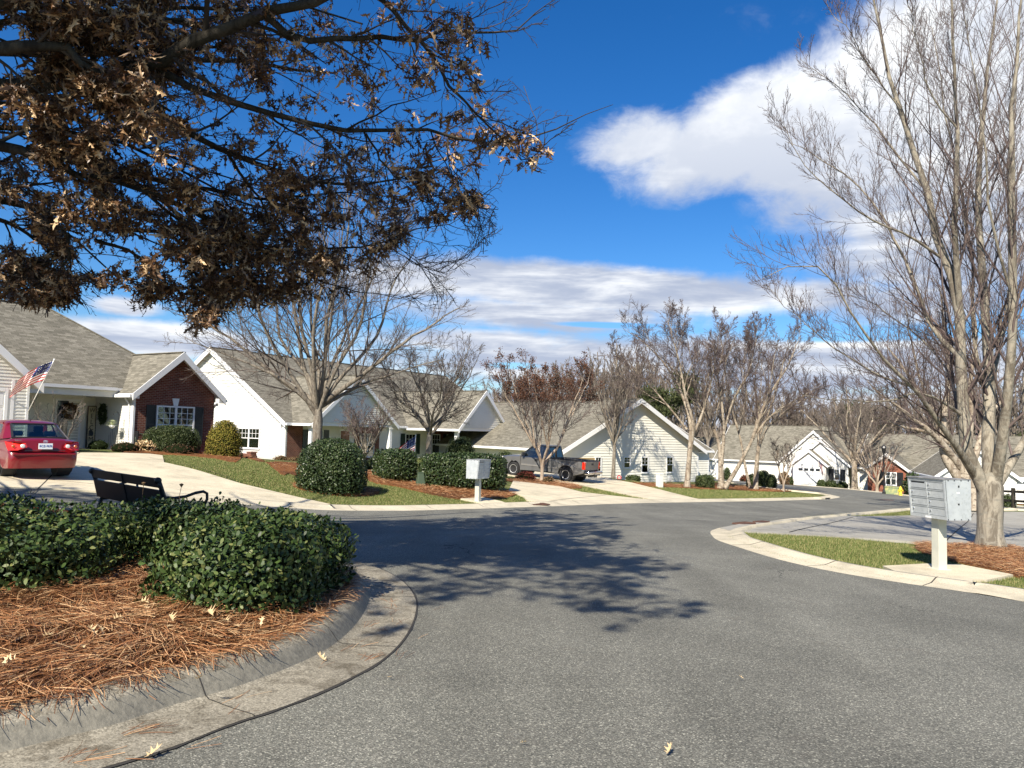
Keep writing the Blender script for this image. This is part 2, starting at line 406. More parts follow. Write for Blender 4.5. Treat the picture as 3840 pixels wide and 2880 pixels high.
M['redbrick'] = mat('red_brick', rough=.85, spec=.2, fn=brick_fn((.20, .05, .028), (.30, .09, .05), (.30, .22, .17)), bump=brick_b)
M['whitebrick'] = mat('white_brick', rough=.8, spec=.2, fn=brick_fn((.82, .81, .77), (.70, .69, .65), (.75, .74, .70)), bump=brick_b)
M['black'] = mat('black_paint', (.012, .012, .014), .45)
M['shutter'] = mat('dark_shutter', (.016, .018, .022), .4)
M['greenshut'] = mat('green_shutter', (.012, .032, .026), .4)
M['glass'] = mat('window_glass', (.018, .024, .03), .06, spec=.8)
M['blind'] = mat('window_blind', (.42, .43, .42), .6)
M['lace'] = mat('lace_curtain', (.66, .66, .60), .8, fn=mottled((.52, .52, .36), (.22, .23, .19), 14))
M['darkroom'] = mat('dim_room_sheet', rough=.8, fn=lambda q, t: q.mix(q.smooth(q.noise(t.outputs['Object'], 9, 3), .4, .6), (.10, .11, .11), (.20, .21, .20)))  # dark sheet behind panes, its colour standing for an unlit room
M['door'] = mat('brown_door', (.22, .085, .035), .4, fn=mottled((.25, .10, .045), (.17, .06, .028), 6))
M['metal'] = mat('galvanised', rough=.42, metal=.35, fn=mottled((.50, .53, .55), (.58, .61, .62), 5, .35, .65, 4, c3=(.47, .50, .51), s3=22))
M['metalpost'] = mat('post_paint', rough=.5, metal=.1, fn=mottled((.52, .52, .45), (.60, .59, .50), 4))
M['darkmetal'] = mat('dark_metal', (.02, .02, .022), .4, metal=.3)
M['chrome'] = mat('chrome', (.75, .75, .76), .15, metal=1)
M['rust'] = mat('drain_iron', rough=.8, fn=mottled((.07, .035, .025), (.12, .06, .04), 8))
M['oakbark'] = mat('oak_bark', rough=.9, spec=.15, fn=bark_fn((.028, .024, .019), (.062, .055, .043), (.045, .042, .032)), bump=bark_b)
M['bark'] = mat('grey_bark', rough=.85, spec=.2, fn=bark_fn((.12, .10, .08), (.26, .23, .185), (.20, .18, .15)), bump=bark_b)
M['maplebark'] = mat('pale_bark', rough=.85, spec=.2, fn=bark_fn((.14, .12, .093), (.33, .295, .235), (.24, .22, .18), 7), bump=bark_b)
M['twig'] = mat('twig', rough=.75, spec=.25, fn=per_island((.075, .06, .05), (.17, .14, .12)))
M['twigred'] = mat('reddish_twig', rough=.75, spec=.25, fn=per_island((.065, .045, .042), (.15, .115, .105)))
M['oaktwig'] = mat('oak_twig', rough=.8, spec=.2, fn=per_island((.025, .02, .016), (.075, .062, .05)))
M['birchbark'] = mat('birch_bark', rough=.85, spec=.2, fn=bark_fn((.21, .165, .12), (.40, .345, .27), (.11, .085, .065), 6), bump=bark_b)
M['crepebark'] = mat('smooth_tan_bark', rough=.65, spec=.3, fn=bark_fn((.32, .25, .185), (.42, .345, .27), (.24, .18, .13), 4))
M['fartwig'] = mat('far_twig', rough=.9, spec=.1, fn=per_island((.115, .092, .075), (.21, .175, .145)))
M['fartrunk'] = mat('far_bark', rough=.9, spec=.1, fn=mottled((.15, .125, .10), (.24, .21, .175), 1.5))
M['oakleaf'] = mat('dry_oak_leaf', rough=.45, spec=.45, fn=per_island((.036, .018, .008), (.135, .067, .028), (.72, .50, .28), .36))  # palest leaves hold sunlit highlights in their colour, darkest the crown's shade
M['fallen'] = mat('fallen_leaf', rough=.55, spec=.35, fn=per_island((.38, .26, .13), (.62, .47, .27)))
M['seed'] = mat('brown_seedhead', rough=.9, spec=.1, fn=per_island((.05, .025, .017), (.14, .07, .045)))
M['hedgeleaf'] = mat('hedge_leaf', rough=.46, spec=.28, fn=per_island((.014, .030, .008), (.055, .090, .022), (.17, .18, .06), .2))
M['boxleaf'] = mat('box_leaf', rough=.5, spec=.35, fn=per_island((.022, .038, .012), (.065, .088, .026), (.12, .13, .05), .2))
M['hollyleaf'] = mat('holly_leaf', rough=.42, spec=.35, fn=per_island((.014, .028, .009), (.042, .068, .02), (.10, .12, .05), .2))
M['goldleaf'] = mat('gold_leaf', rough=.7, spec=.2, fn=per_island((.085, .085, .012), (.22, .19, .03), (.30, .20, .06), .2))
M['pine'] = mat('pine_foliage', rough=.8, spec=.15, fn=per_island((.022, .035, .014), (.075, .085, .035)))
M['redleaf'] = mat('red_leaf', rough=.6, spec=.2, fn=per_island((.07, .012, .010), (.16, .04, .025)))
M['brownleaf'] = mat('brown_leaf', rough=.8, spec=.1, fn=per_island((.10, .06, .035), (.20, .13, .07)))
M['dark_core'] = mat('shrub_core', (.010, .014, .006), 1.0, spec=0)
M['yellow'] = mat('yellow_paint', (.75, .58, .04), .5)
M['padgreen'] = mat('pale_green_paint', rough=.6, fn=mottled((.22, .27, .14), (.42, .40, .16), 3, .45, .6))
M['darkgreen'] = mat('green_plastic', (.055, .085, .05), .6)
M['red'] = mat('red_cloth', (.50, .03, .035), .8); M['blue'] = mat('blue_cloth', (.02, .03, .12), .8); M['fwhite'] = mat('white_cloth', (.8, .8, .78), .8)

# ------------------------------------------------------------------ sheets on the terrain
TAKEN = []                      # polygons where lawn grass must not grow
def xy(p): return (float(p[0]), float(p[1]))
def inpoly(px_, py_, poly):
    x = np.asarray(px_); y = np.asarray(py_); ins = np.zeros(x.shape, bool); n = len(poly)
    for i in range(n):
        x1, y1 = poly[i]; x2, y2 = poly[(i+1) % n]
        c = ((y1 > y) != (y2 > y)) & (x < (x2-x1)*(y-y1)/((y2-y1) or 1e-12)+x1); ins ^= c
    return ins
def smooth_poly(pts, k=4, closed=True):
    n = len(pts); o = []
    for i in range(n if closed else n-1):
        p0, p1, p2, p3 = [np.array(pts[j % n] if closed else pts[min(max(j, 0), n-1)]) for j in (i-1, i, i+1, i+2)]
        for t in np.arange(k)/k:
            o.append(tuple(.5*((2*p1)+(p2-p0)*t+(2*p0-5*p1+4*p2-p3)*t*t+(3*p1-3*p2+p3-p0)*t**3)))
    if not closed: o.append(tuple(pts[-1]))
    return o
def sheet(name, poly, dz, material, step=1.0, kind='structure', parent=None, skirt=.15, edge=True, label=None, cat=None, rise=None):
    poly = [xy(p) for p in poly]
    if edge:
        pp = []
        for i, a in enumerate(poly):
            b = poly[(i+1) % len(poly)]; L = math.dist(a, b); k = max(1, int(L/step))
            pp += [(a[0]+(b[0]-a[0])*j/k, a[1]+(b[1]-a[1])*j/k) for j in range(k)]
    else: pp = poly
    xs = [p[0] for p in pp]; ys = [p[1] for p in pp]
    gx, gy = np.meshgrid(np.arange(min(xs)+step*.37, max(xs), step), np.arange(min(ys)+step*.41, max(ys), step))
    gx = gx.ravel(); gy = gy.ravel(); k = inpoly(gx, gy, poly); gx = gx[k]; gy = gy[k]
    vs = [Vector(p) for p in pp]+[Vector((a, b)) for a, b in zip(gx, gy)]
    r = delaunay_2d_cdt(vs, [], [list(range(len(pp)))], 1, 1e-5)
    V2 = np.array([(v.x, v.y) for v in r[0]]); z = HH(V2[:, 0], V2[:, 1])+dz
    if rise is not None: z = z+rise(V2[:, 0], V2[:, 1])
    V = np.column_stack([V2, z]); F = [tuple(f) for f in r[2]]
    if skirt:
        from collections import Counter
        ec = Counter(); dirn = {}
        for f in F:
            for i in range(len(f)):
                a, b = f[i], f[(i+1) % len(f)]; ec[(min(a, b), max(a, b))] += 1; dirn[(min(a, b), max(a, b))] = (a, b)
        base = len(V); bd = [dirn[e] for e, c in ec.items() if c == 1]; ids = sorted({i for e in bd for i in e}); mp = {v: base+i for i, v in enumerate(ids)}
        low = V[ids].copy(); low[:, 2] -= skirt; V = np.concatenate([V, low])
        F += [(b, a, mp[a], mp[b]) for a, b in bd]
    o = raw(name, V, F, material, parent, smooth=False)
    if kind: o['kind'] = kind
    if label: put(o, label, cat)
    return o
def offset_line(pts, d, closed=False):
    """points shifted to the left of the direction of travel"""
    P_ = np.array(pts, float); n = len(P_); o = []
    for i in range(n):
        a = P_[(i-1) % n] if (closed or i) else P_[0]; b = P_[(i+1) % n] if (closed or i < n-1) else P_[-1]
        t = b-a; t /= (np.linalg.norm(t) or 1); o.append((P_[i][0]-t[1]*d, P_[i][1]+t[0]*d))
    return o
def strip(name, line, prof, material, closed=False, kind='structure', group=None, mi=None, parent=None):
    """prof: list of (offset to the left, height over terrain)"""
    V = []; F = []; k = len(prof); ls = [offset_line(line, d, closed) for d, _ in prof]; n = len(line)
    arr = np.array(ls); zz = HH(arr[:, :, 0], arr[:, :, 1])
    for i in range(n):
        for j in range(k): V.append((arr[j, i, 0], arr[j, i, 1], zz[j, i]+prof[j][1]))
    ms = []
    for i in range(n if closed else n-1):
        i2 = (i+1) % n
        for j in range(k-1): F.append((i*k+j, i2*k+j, i2*k+j+1, i*k+j+1)); ms.append(mi[j] if mi else 0)
    o = raw(name, V, F, material, parent, smooth=True, mi=ms)
    if kind: o['kind'] = kind
    return o
def A_(px, py, dz=0): p = at(px, py, dz); return (p.x, p.y)

# ground: one sheet to the horizon
gxs = np.concatenate([-np.geomspace(560, 46, 26), np.arange(-45, 46, .9), np.geomspace(46, 700, 36)])
gys = np.concatenate([-np.geomspace(400, 16, 14), np.arange(-15, 70, .9), np.geomspace(70, 900, 60)])
GX, GY = np.meshgrid(gxs, gys); GZ = HH(GX, GY)
far_ = np.clip((np.hypot(GX, GY)-130)/200, 0, 1); GZ = GZ + far_*0
nx_, ny_ = len(gxs), len(gys); idx = np.arange(nx_*ny_).reshape(ny_, nx_)
gf = np.stack([idx[:-1, :-1], idx[:-1, 1:], idx[1:, 1:], idx[1:, :-1]], -1).reshape(-1, 4)
g = raw('ground', np.stack([GX, GY, GZ], -1).reshape(-1, 3), gf, M['grass'], smooth=True, uv=False); g['kind'] = 'structure'

# far side kerb line of our street (asphalt edge), left to right
kerbA = [(-8.5, 17.9)]+[A_(*p) for p in [(1211,1917),(1300,1919),(1526,1919),(1707,1914),(1842,1910),(1978,1905),(2100,1901),(2234,1895),(2475,1888),(2700,1884),(2907,1880),(3040,1876),(3120,1872)]]
cornerA = [A_(3150,1866),A_(3125,1859),A_(3088,1853),A_(2952,1840),A_(2898,1833),A_(2735,1809)]
farK = [(12, 96)]+[A_(*p) for p in [(2735,1797),(2952,1818),(3178,1836),(3404,1861),(3600,1879),(3753,1895),(3840,1903)]]+[(42, 46), (60, 34)]
nearR = [(60, 26), (40, 35)]+[A_(*p) for p in [(3840,1915),(3755,1912),(3404,1909),(3314,1915),(3178,1927),(3065,1938),(2952,1949),(2816,1967),(2726,1979),(2680,1990),(2664,2001),(2672,2016),(2692,2032),(2770,2059),(2928,2107),(3140,2154),(3404,2197),(3616,2228),(3840,2266)]]+[(7.6, 5.5), (9.5, 0), (11, -12)]
road = [(-22, -14), (-24, 6), (-18, 14.5)]+kerbA+cornerA+[(6, 92)]+farK+nearR
sheet('road', road, .03, M['asphalt'], 1.1)
KP = [(0, .031), (.02, .036), (.35, .045), (.45, .07), (.56, .10), (.64, .103), (.66, .0)]   # rolled kerb profile
ka = smooth_poly(kerbA, 5, False)
strip('kerb', ka, KP, M['kerb'])
strip('kerb', smooth_poly(kerbA[-1:]+cornerA, 4, False), KP, M['kerb'])
strip('kerb', smooth_poly(farK, 3, False)[::-1], [(d, h) for d, h in KP], M['kerb']) if False else strip('kerb', smooth_poly(farK, 3, False), [(d, h) for d, h in KP], M['kerb'])
kr = smooth_poly(nearR, 4, False)
strip('kerb', kr, KP, M['kerb'])

# driveways
drive1 = [A_(*p) for p in [(609,1712),(615,1739),(768,1777),(900,1818),(1016,1846),(1152,1878),(1240,1897)]]+[A_(1200,1911), (-8.5, 18.3), (-14.5, 14.8), (-21, 12.5), (-26, 15), (-24.5, 25), (-21.5, 28.6), (-16.8, 27.6)]+[A_(*p) for p in [(300,1702),(470,1703),(560,1706)]]
sheet('driveway', drive1, .05, M['concrete'], 1.0)
walk1 = [A_(1238,1897), A_(1152,1878)]
dA = [A_(*p) for p in [(1925,1806),(2099,1827),(2181,1849),(2422,1876),(2450,1884),(2290,1887),(2090,1894),(1975,1880),(1960,1864),(1906,1848)]]
sheet('driveway', dA, .05, M['concrete'], 1.0)
dB = [A_(*p) for p in [(2176,1822),(2282,1844),(2422,1873),(2470,1881),(2640,1879),(2600,1871),(2475,1839),(2369,1813),(2280,1797)]]+[(6.6, 50), (3, 55.5), (-1.8, 53), (-.5, 44)]
sheet('driveway', dB, .055, M['concrete'], 1.0)
dR = [A_(*p) for p in [(2700,1988),(2775,1972),(2875,1962),(3000,1950),(3065,1943),(3409,1937),(3633,1922),(3840,1923)]]+[(36, 34), (40, 24), (22, 15)]+[A_(*p) for p in [(3840,2072),(3664,2053),(3551,2050),(3404,2038),(3087,2017),(2812,2003),(2740,1999)]]
sheet('driveway', dR, .05, M['greyconc'], 1.0)
padR = [A_(*p) for p in [(3310,2136),(3470,2127),(3605,2130),(3800,2169),(3700,2190),(3650,2190),(3640,2214),(3400,2175)]]
sheet('pavement', padR, .06, M['concrete'], .6)
padL = [A_(*p) for p in [(1727,1876),(1810,1870),(1880,1886),(1900,1893),(1820,1896)]]
sheet('pavement', padL, .06, M['concrete'], .6)
for a, b in [((560,1722),(880,1806)), ((110,1800),(1010,1905)), ((300,1702),(120,1860))]:
    p1, p2 = at(*a), at(*b); strip('driveway', smooth_poly([xy(p1), xy(p1.lerp(p2, .33)), xy(p1.lerp(p2, .66)), xy(p2)], 4, False), [(-.012, .053), (.012, .053)], M['joint'])
for a, b in [((3650,1930),(3540,2048)), ((3200,1945),(2960,2005)), ((2040,1888),(2270,1862)), ((1935,1826),(2130,1838)), ((2330,1810),(2200,1826)),((2440,1850),(2340,1858))]:
    p1, p2 = at(*a), at(*b); strip('driveway', smooth_poly([xy(p1), xy(p1.lerp(p2, .5)), xy(p2)], 4, False), [(-.015, .058), (.015, .058)], M['joint'])
# kerb expansion joints are drawn by thin dark seams across the far kerb and the right kerb
for line in (ka, kr[20:]):
    for i in range(4, len(line)-1, 7):
        a = np.array(line[i]); t = np.array(line[i+1])-np.array(line[i-1]); t /= np.linalg.norm(t); nn = np.array([-t[1], t[0]])
        strip('kerb', [tuple(a+nn*k) for k in (0.0, .2, .35, .45, .56, .64)], [(-.009, .0), (.009, .0)], M['joint']).location.z = .0
for o in [o for o in COL.objects if o.name.startswith('kerb') and o.data.materials[0] == M['joint']]:
    vs = o.data.vertices
    for i, v in enumerate(vs): v.co.z += [.036, .042, .048, .073, .103, .106][i//2]
TAKEN += [road, drive1, dA, dB, dR, padR, padL]

# straw beds out on the lawns
beds = {
 'a': [(880,1652+60),(940,1725),(1060,1735),(1130,1745),(1130,1790),(1085,1778),(1020,1755)],
 'bush': [(1100,1826),(1140,1815),(1390,1838),(1420,1852),(1385,1862),(1290,1864),(1160,1846)],
 'hedge': [(1375,1772),(1440,1770),(1500,1800),(1700,1830),(1925,1850),(1915,1866),(1870,1873),(1735,1876),(1640,1862),(1500,1830),(1385,1806)],
 'crepe': [(1905,1800),(2040,1800),(2150,1818),(2182,1830),(2160,1835),(2070,1826),(1990,1815),(1925,1809)],
 'wall': [(2230,1790),(2310,1803),(2410,1812),(2700,1812),(2760,1822),(2960,1838),(2990,1842),(2900,1845),(2760,1838),(2640,1836),(2540,1830),(2440,1826),(2380,1816)],
 'right': [(3455,2046),(3600,2052),(3700,2050),(3840,2070),(3840,2168),(3740,2150),(3560,2110),(3440,2070)],
 'house': [(470,1706),(520,1703),(600,1705),(700,1712),(800,1722),(900,1728),(880,1712),(700,1690),(500,1690)],
 'far': [(3760,1880),(3840,1884),(3840,1893),(3750,1890)],
 'gh': [(2900,1808),(2975,1812),(3000,1818),(2960,1820)]}
BP = {}
for k, pts in beds.items():
    try: pl = smooth_poly([A_(*p) for p in pts], 4)
    except ValueError as e: print('bed', k, e); continue
    BP[k] = pl
    sheet('straw_bed', pl, .045, M['straw_bed'], .8 if k not in ('wall', 'far', 'gh') else 1.2)
    TAKEN.append(pl)

def blades(name, poly, n, h, wdt, material, dz=.0, flat=False, excl=True, curve=.4, rise=None, avoid=(), bunch=1):
    poly = [xy(p) for p in poly]; xs = [p[0] for p in poly]; ys = [p[1] for p in poly]
    x = NR.uniform(min(xs), max(xs), n*4); y = NR.uniform(min(ys), max(ys), n*4)
    k = inpoly(x, y, poly)
    if excl:
        for pl in TAKEN: k &= ~inpoly(x, y, pl)
    for pl in avoid: k &= ~inpoly(x, y, pl)
    x = x[k][:n]; y = y[k][:n]; n = len(x)
    if bunch > 1:
        x = np.repeat(x, bunch)+NR.normal(0, .02, n*bunch); y = np.repeat(y, bunch)+NR.normal(0, .02, n*bunch); n *= bunch
    z = HH(x, y)+dz+(rise(x, y) if rise is not None else 0)
    a = NR.uniform(0, 2*np.pi, n); L = h*NR.uniform(.5, 1.25, n); w = wdt*NR.uniform(.7, 1.3, n)
    d = np.stack([np.cos(a), np.sin(a), np.zeros(n)], 1); s = np.stack([-np.sin(a), np.cos(a), np.zeros(n)], 1)
    b = np.stack([x, y, z], 1)
    if flat:
        el = NR.uniform(-.05, .38, n); up = np.array([0, 0, 1.0]); d2 = d*np.cos(el)[:, None]+up*np.sin(el)[:, None]
        bend = NR.normal(0, .16, n)[:, None]*s
        zoff = NR.uniform(0, .05, n)[:, None]*up
        p0 = b+zoff; p1 = b+zoff+d2*L[:, None]*.5+bend*L[:, None]; p2 = b+zoff+d2*L[:, None]*.98-up*(L*.10)[:, None]
        s = s*.5+up*NR.uniform(-.6, .6, n)[:, None]; s /= np.linalg.norm(s, axis=1)[:, None]
        V = np.stack([p0-s*w[:, None]/2, p0+s*w[:, None]/2, p1-s*w[:, None]/2, p1+s*w[:, None]/2, p2-s*w[:, None]*.2, p2+s*w[:, None]*.2], 1).reshape(-1, 3)
        i = np.arange(n)[:, None]*6
        F = np.concatenate([i+[0, 1, 3, 2], i+[2, 3, 5, 4]], 1).reshape(-1, 4)
    else:
        lean = NR.uniform(.1, .9, n)*curve*2
        tip = b+d*(L*lean)[:, None]+np.array([0, 0, 1.0])*(L*np.sqrt(np.maximum(.1, 1-lean**2)))[:, None]
        V = np.stack([b-s*w[:, None]/2, b+s*w[:, None]/2, tip], 1).reshape(-1, 3); F = np.arange(3*n).reshape(-1, 3)
    o = raw(name, V, F, material, uv=False); o['kind'] = 'stuff'
    return o
lawnL = [A_(*p) for p in [(609,1708),(620,1735),(770,1775),(1016,1843),(1240,1895)]]+offset_line(kerbA, .68)[1:7]+[A_(*p) for p in [(1930,1870),(1800,1850),(1500,1800),(1370,1770),(1130,1740),(900,1722)]]
lawnM = offset_line(kerbA, .68)[5:]+[A_(*p) for p in [(3040,1856),(2900,1845),(2560,1828),(2270,1796),(2160,1816)]]
lawnR = [A_(*p) for p in [(2740,1999),(2812,2001),(3087,2015),(3470,2050),(3840,2160),(3840,2245),(3616,2215),(3404,2188),(3140,2145),(2928,2098),(2790,2050),(2730,2022)]]
lawnR2 = [A_(*p) for p in [(3000,1947),(3090,1930),(3404,1918),(3760,1920),(3760,1925),(3409,1940),(3065,1945)]]
GL = 'low winter grass with pale blades'
blades('grass', lawnL, 70000, .055, .012, M['blade'], bunch=2)
blades('grass', lawnM, 30000, .06, .02, M['blade'], bunch=2)
blades('grass', lawnR, 34000, .055, .008, M['blade'], bunch=2)
blades('grass', lawnR2, 9000, .06, .012, M['blade'], bunch=2)
for k, n, L in (('bush', 3500, .15), ('hedge', 6000, .16), ('right', 9000, .14), ('crepe', 3500, .2), ('a', 1800, .18), ('house', 1500, .2), ('wall', 3000, .25)):
    if k in BP: blades('pine_straw', BP[k], n, L, .007 if k != 'right' else .004, M['needle'], dz=.05, flat=True, excl=False)

# ------------------------------------------------------------------ house kit
class Wall:
    def __init__(s, o, d):
        s.o = Vector((o[0], o[1], 0)); s.d = Vector((d[0], d[1], 0)).normalized(); s.n = Vector((s.d.y, -s.d.x, 0))
    def p(s, a, z, k=0.0): v = s.o+s.d*a+s.n*k; return Vector((v.x, v.y, z))
    def box(s, mb, a0, a1, z0, z1, k0, k1, mi=0):
        vs = [s.p(a, z, k) for z in (z0, z1) for a, k in ((a0, k1), (a1, k1), (a1, k0), (a0, k0))]
        mb.add(vs, [(3, 2, 1, 0), (4, 5, 6, 7), (0, 1, 5, 4), (1, 2, 6, 5), (2, 3, 7, 6), (3, 0, 4, 7)], mi)
def extents(poly, z):
    xs = []
    n = len(poly)
    for i in range(n):
        (a, za), (b, zb) = poly[i], poly[(i+1) % n]
        if abs(zb-za) < 1e-9:
            if abs(z-za) < 1e-6: xs += [a, b]
            continue
        t = (z-za)/(zb-za)
        if -1e-6 <= t <= 1+1e-6: xs.append(a+(b-a)*t)
    return (min(xs), max(xs)) if xs else None
def siding(mb, wl, poly, row=.115, lip=.022, mi=0):
    if row > .13: lip = .03
    if row > .18: lip = .034
    zs = [p[1] for p in poly]; z = min(zs); top = max(zs)
    cuts = sorted(set(round(p[1], 4) for p in poly))
    while z < top-1e-4:
        z1 = min(z+row, top)
        for c in cuts:
            if z+1e-4 < c < z1-1e-4: z1 = c
        e0, e1 = extents(poly, z+1e-5), extents(poly, z1-1e-5)
        if e0 and e1:
            mb.add([wl.p(e0[0], z, lip), wl.p(e0[1], z, lip), wl.p(e1[1], z1, 0.002), wl.p(e1[0], z1, 0.002), wl.p(e0[0], z, 0), wl.p(e0[1], z, 0)],
                   [(0, 1, 2, 3), (4, 5, 1, 0)], mi)
        z = z1
def flatwall(mb, wl, poly, mi=0): mb.poly([wl.p(a, z, .004) for a, z in poly], mi)
def backing(mb, wl, poly, mi=0, k=-.02): mb.poly([wl.p(a, z, k) for a, z in poly], mi)
def house_wall(parent, wl, poly, kind='white', row=.115, name='wall', label=None):
    mb = MB(); z0 = min(p[1] for p in poly)
    if 'brick' in kind: flatwall(mb, wl, poly)
    else: siding(mb, wl, poly, row)
    backing(mb, wl, poly)
    o = mb.build(name, M[kind], parent)
    if label: o['label'] = label
    return o
def gable_roof(parent, x0, x1, y0, y1, ze, pitch, axis='x', oe=.32, og=(.3, .3), th=.13, fas=.16, gutter=(1, 1), rake=(1, 1), name='roof'):
    """ridge along axis; og = overhang past each gable end"""
    if axis == 'x': a0, a1, b0, b1 = x0-og[0], x1+og[1], y0, y1
    else: a0, a1, b0, b1 = y0-og[0], y1+og[1], x0, x1
    P3 = (lambda a, b, z: (a, b, z)) if axis == 'x' else (lambda a, b, z: (b, a, z))
    bm_ = (b0+b1)/2; hw = (b1-b0)/2; zr = ze+pitch*hw
    c = 1/math.sqrt(1+pitch*pitch)
    mb = MB()
    for sgn, be in ((-1, b0-oe), (1, b1+oe)):
        zl = ze-pitch*oe
        for t, mi in ((th, 0), (0.0, 1)):
            q_ = [P3(a0, be, zl+t), P3(a1, be, zl+t), P3(a1, bm_, zr+t), P3(a0, bm_, zr+t)]
            mb.poly(q_, mi)
        mb.poly([P3(a0, be, zl), P3(a1, be, zl), P3(a1, be, zl+th), P3(a0, be, zl+th)], 2)
        for a, on in ((a0, rake[0]), (a1, rake[1])):
            mb.poly([P3(a, be, zl), P3(a, be, zl+th), P3(a, bm_, zr+th), P3(a, bm_, zr)], 2)
            if on:      # rake board, a little proud of the roof edge
                e = -.02 if a == a0 else .02; a_ = (a+e, a-e*.9); 
                p0 = (be-sgn*-.01, zl); pts = []
                for aa in (a+e, a-e*1.2):
                    pts += [P3(aa, be, zl-fas*.75), P3(aa, be, zl+th+.012), P3(aa, bm_, zr+th+.012), P3(aa, bm_, zr-fas)]
                rb = MB(); rb.add(pts, [(0, 1, 2, 3), (7, 6, 5, 4), (1, 5, 6, 2), (0, 3, 7, 4), (0, 4, 5, 1)]); rb.build('rake_board', M['trim'], parent)
    # ridge cap
    cap = MB(); cap.bar(P3(a0+.02, bm_, zr+th+.012), P3(a1-.02, bm_, zr+th+.012), .2, .035)
    mb.build(name, [M['shingle'], M['soffit'], M['trim']], parent)
    cap.build('ridge_cap', M['shingle'], parent)
    for k, (be, on) in enumerate(((b0-oe, gutter[0]), (b1+oe, gutter[1]))):
        if on:
            s = -1 if k == 0 else 1; zl = ze-pitch*oe; g_ = MB()
            lo, hi = sorted((be+s*.002, be+s*.12))
            if axis == 'x': g_.box(a0+.04, a1-.04, lo, hi, zl-.03, zl+.10)
            else: g_.box(lo, hi, a0+.04, a1-.04, zl-.03, zl+.10)
            g_.build('gutter', M['trim'], parent)
    return zr
def window(parent, wl, s0, s1, z0, z1, units=1, shut=None, blind='blind', cross=True, shw=.42, head=None, fr=.07, cols=3, rows=2):
    wl0 = wl; wl = Wall((wl0.o.x+wl0.n.x*.04, wl0.o.y+wl0.n.y*.04), (wl0.d.x, wl0.d.y))     # clear of the siding laps
    f = MB(); w = (s1-s0)
    wl.box(f, s0, s0+fr, z0, z1, 0, .05); wl.box(f, s1-fr, s1, z0, z1, 0, .05)
    wl.box(f, s0+fr, s1-fr, z1-fr, z1, 0, .052); wl.box(f, s0-.02, s1+.02, z0-.05, z0, 0, .075); wl.box(f, s0+fr, s1-fr, z0, z0+fr*.8, 0, .05)
    uw = (w-2*fr)/units; zm = (z0+z1)/2
    for k_ in ((s0, s0+.03, z0, z1), (s1-.03, s1, z0, z1), (s0+.03, s1-.03, z1-.03, z1), (s0+.03, s1-.03, z0-.04, z0)): wl.box(f, *k_, -.04, -.001)
    for u in range(units):
        a = s0+fr+u*uw; b = a+uw
        if u: wl.box(f, a-.05, a+.05, z0+fr*.8, z1-fr, 0, .054)
        wl.box(f, a, b, zm-.025, zm+.025, .012, .04)
        if cross:
            for k in range(1, cols): c = a+uw*k/cols; wl.box(f, c-.011, c+.011, zm+.025, z1-fr, .014, .028)
            for k in range(1, rows): c = zm+.025+(z1-fr-zm-.025)*k/rows; wl.box(f, a, b, c-.011, c+.011, .014, .030)
    fo = f.build('window', M['trim'], parent)
    g_ = MB(); wl.box(g_, s0+fr*.6, s1-fr*.6, z0+fr*.5, z1-fr*.6, .006, .012)
    g_.build('pane', M['paneglass'], fo)
    if blind:
        b_ = MB()
        if blind == 'blind':
            n = int((z1-z0)*.98/.05)
            for i in range(n):
                z = z1-fr-.03-i*.05
                if z < z0+.06: break
                b_.add([wl.p(s0+fr, z, .0042), wl.p(s1-fr, z, .0042), wl.p(s1-fr, z-.036, .0046), wl.p(s0+fr, z-.036, .0046)], [(3, 2, 1, 0), (0, 1, 2, 3)])
            b_.build('blind', M['blind'], fo)
        else:
            b_.add([wl.p(s0+fr, z0+.06, .0044), wl.p(s1-fr, z0+.06, .0044), wl.p(s1-fr, z1-fr, .0044), wl.p(s0+fr, z1-fr, .0044)], [(0, 1, 2, 3)])
            b_.build('curtain_or_dim_room', M[blind], fo)  # darkroom sheets are painted room shade, lace is cloth
    if shut:
        for a, b in ((s0-shw-.03, s0-.03), (s1+.03, s1+shw+.03)):
            s_ = MB(); wl.box(s_, a, b, z0, z1, 0, .02)
            for c0, c1 in ((a, a+.05), (b-.05, b)): wl.box(s_, c0, c1, z0, z1, .02, .042)
            for c in (z0+.04, (z0+z1)/2, z1-.04): wl.box(s_, a+.05, b-.05, c-.04, c+.04, .02, .040)
            k = z0+.12
            while k < z1-.12:
                if abs(k-(z0+z1)/2) > .07: wl.box(s_, a+.05, b-.05, k, k+.03, .02, .033)
                k += .055
            s_.build('shutter', M[shut], parent)
    return fo
def downspout(parent, wl, s, ztop, zbot, k=.04, m_='trim', elbow=.3):
    mb = MB(); mb.tube([wl.p(s, ztop, k+elbow), wl.p(s, ztop-.12, k+elbow), wl.p(s, ztop-.38, k+.02), wl.p(s, ztop-.5, k), wl.p(s, zbot+.1, k), wl.p(s, zbot, k+.14)], .042, 8)
    mb.build('downspout', M[m_], parent, smooth=True)
def corner_board(mb, wl, s, z0, z1, w=.09): wl.box(mb, s-w/2, s+w/2, z0, z1, 0, .03)
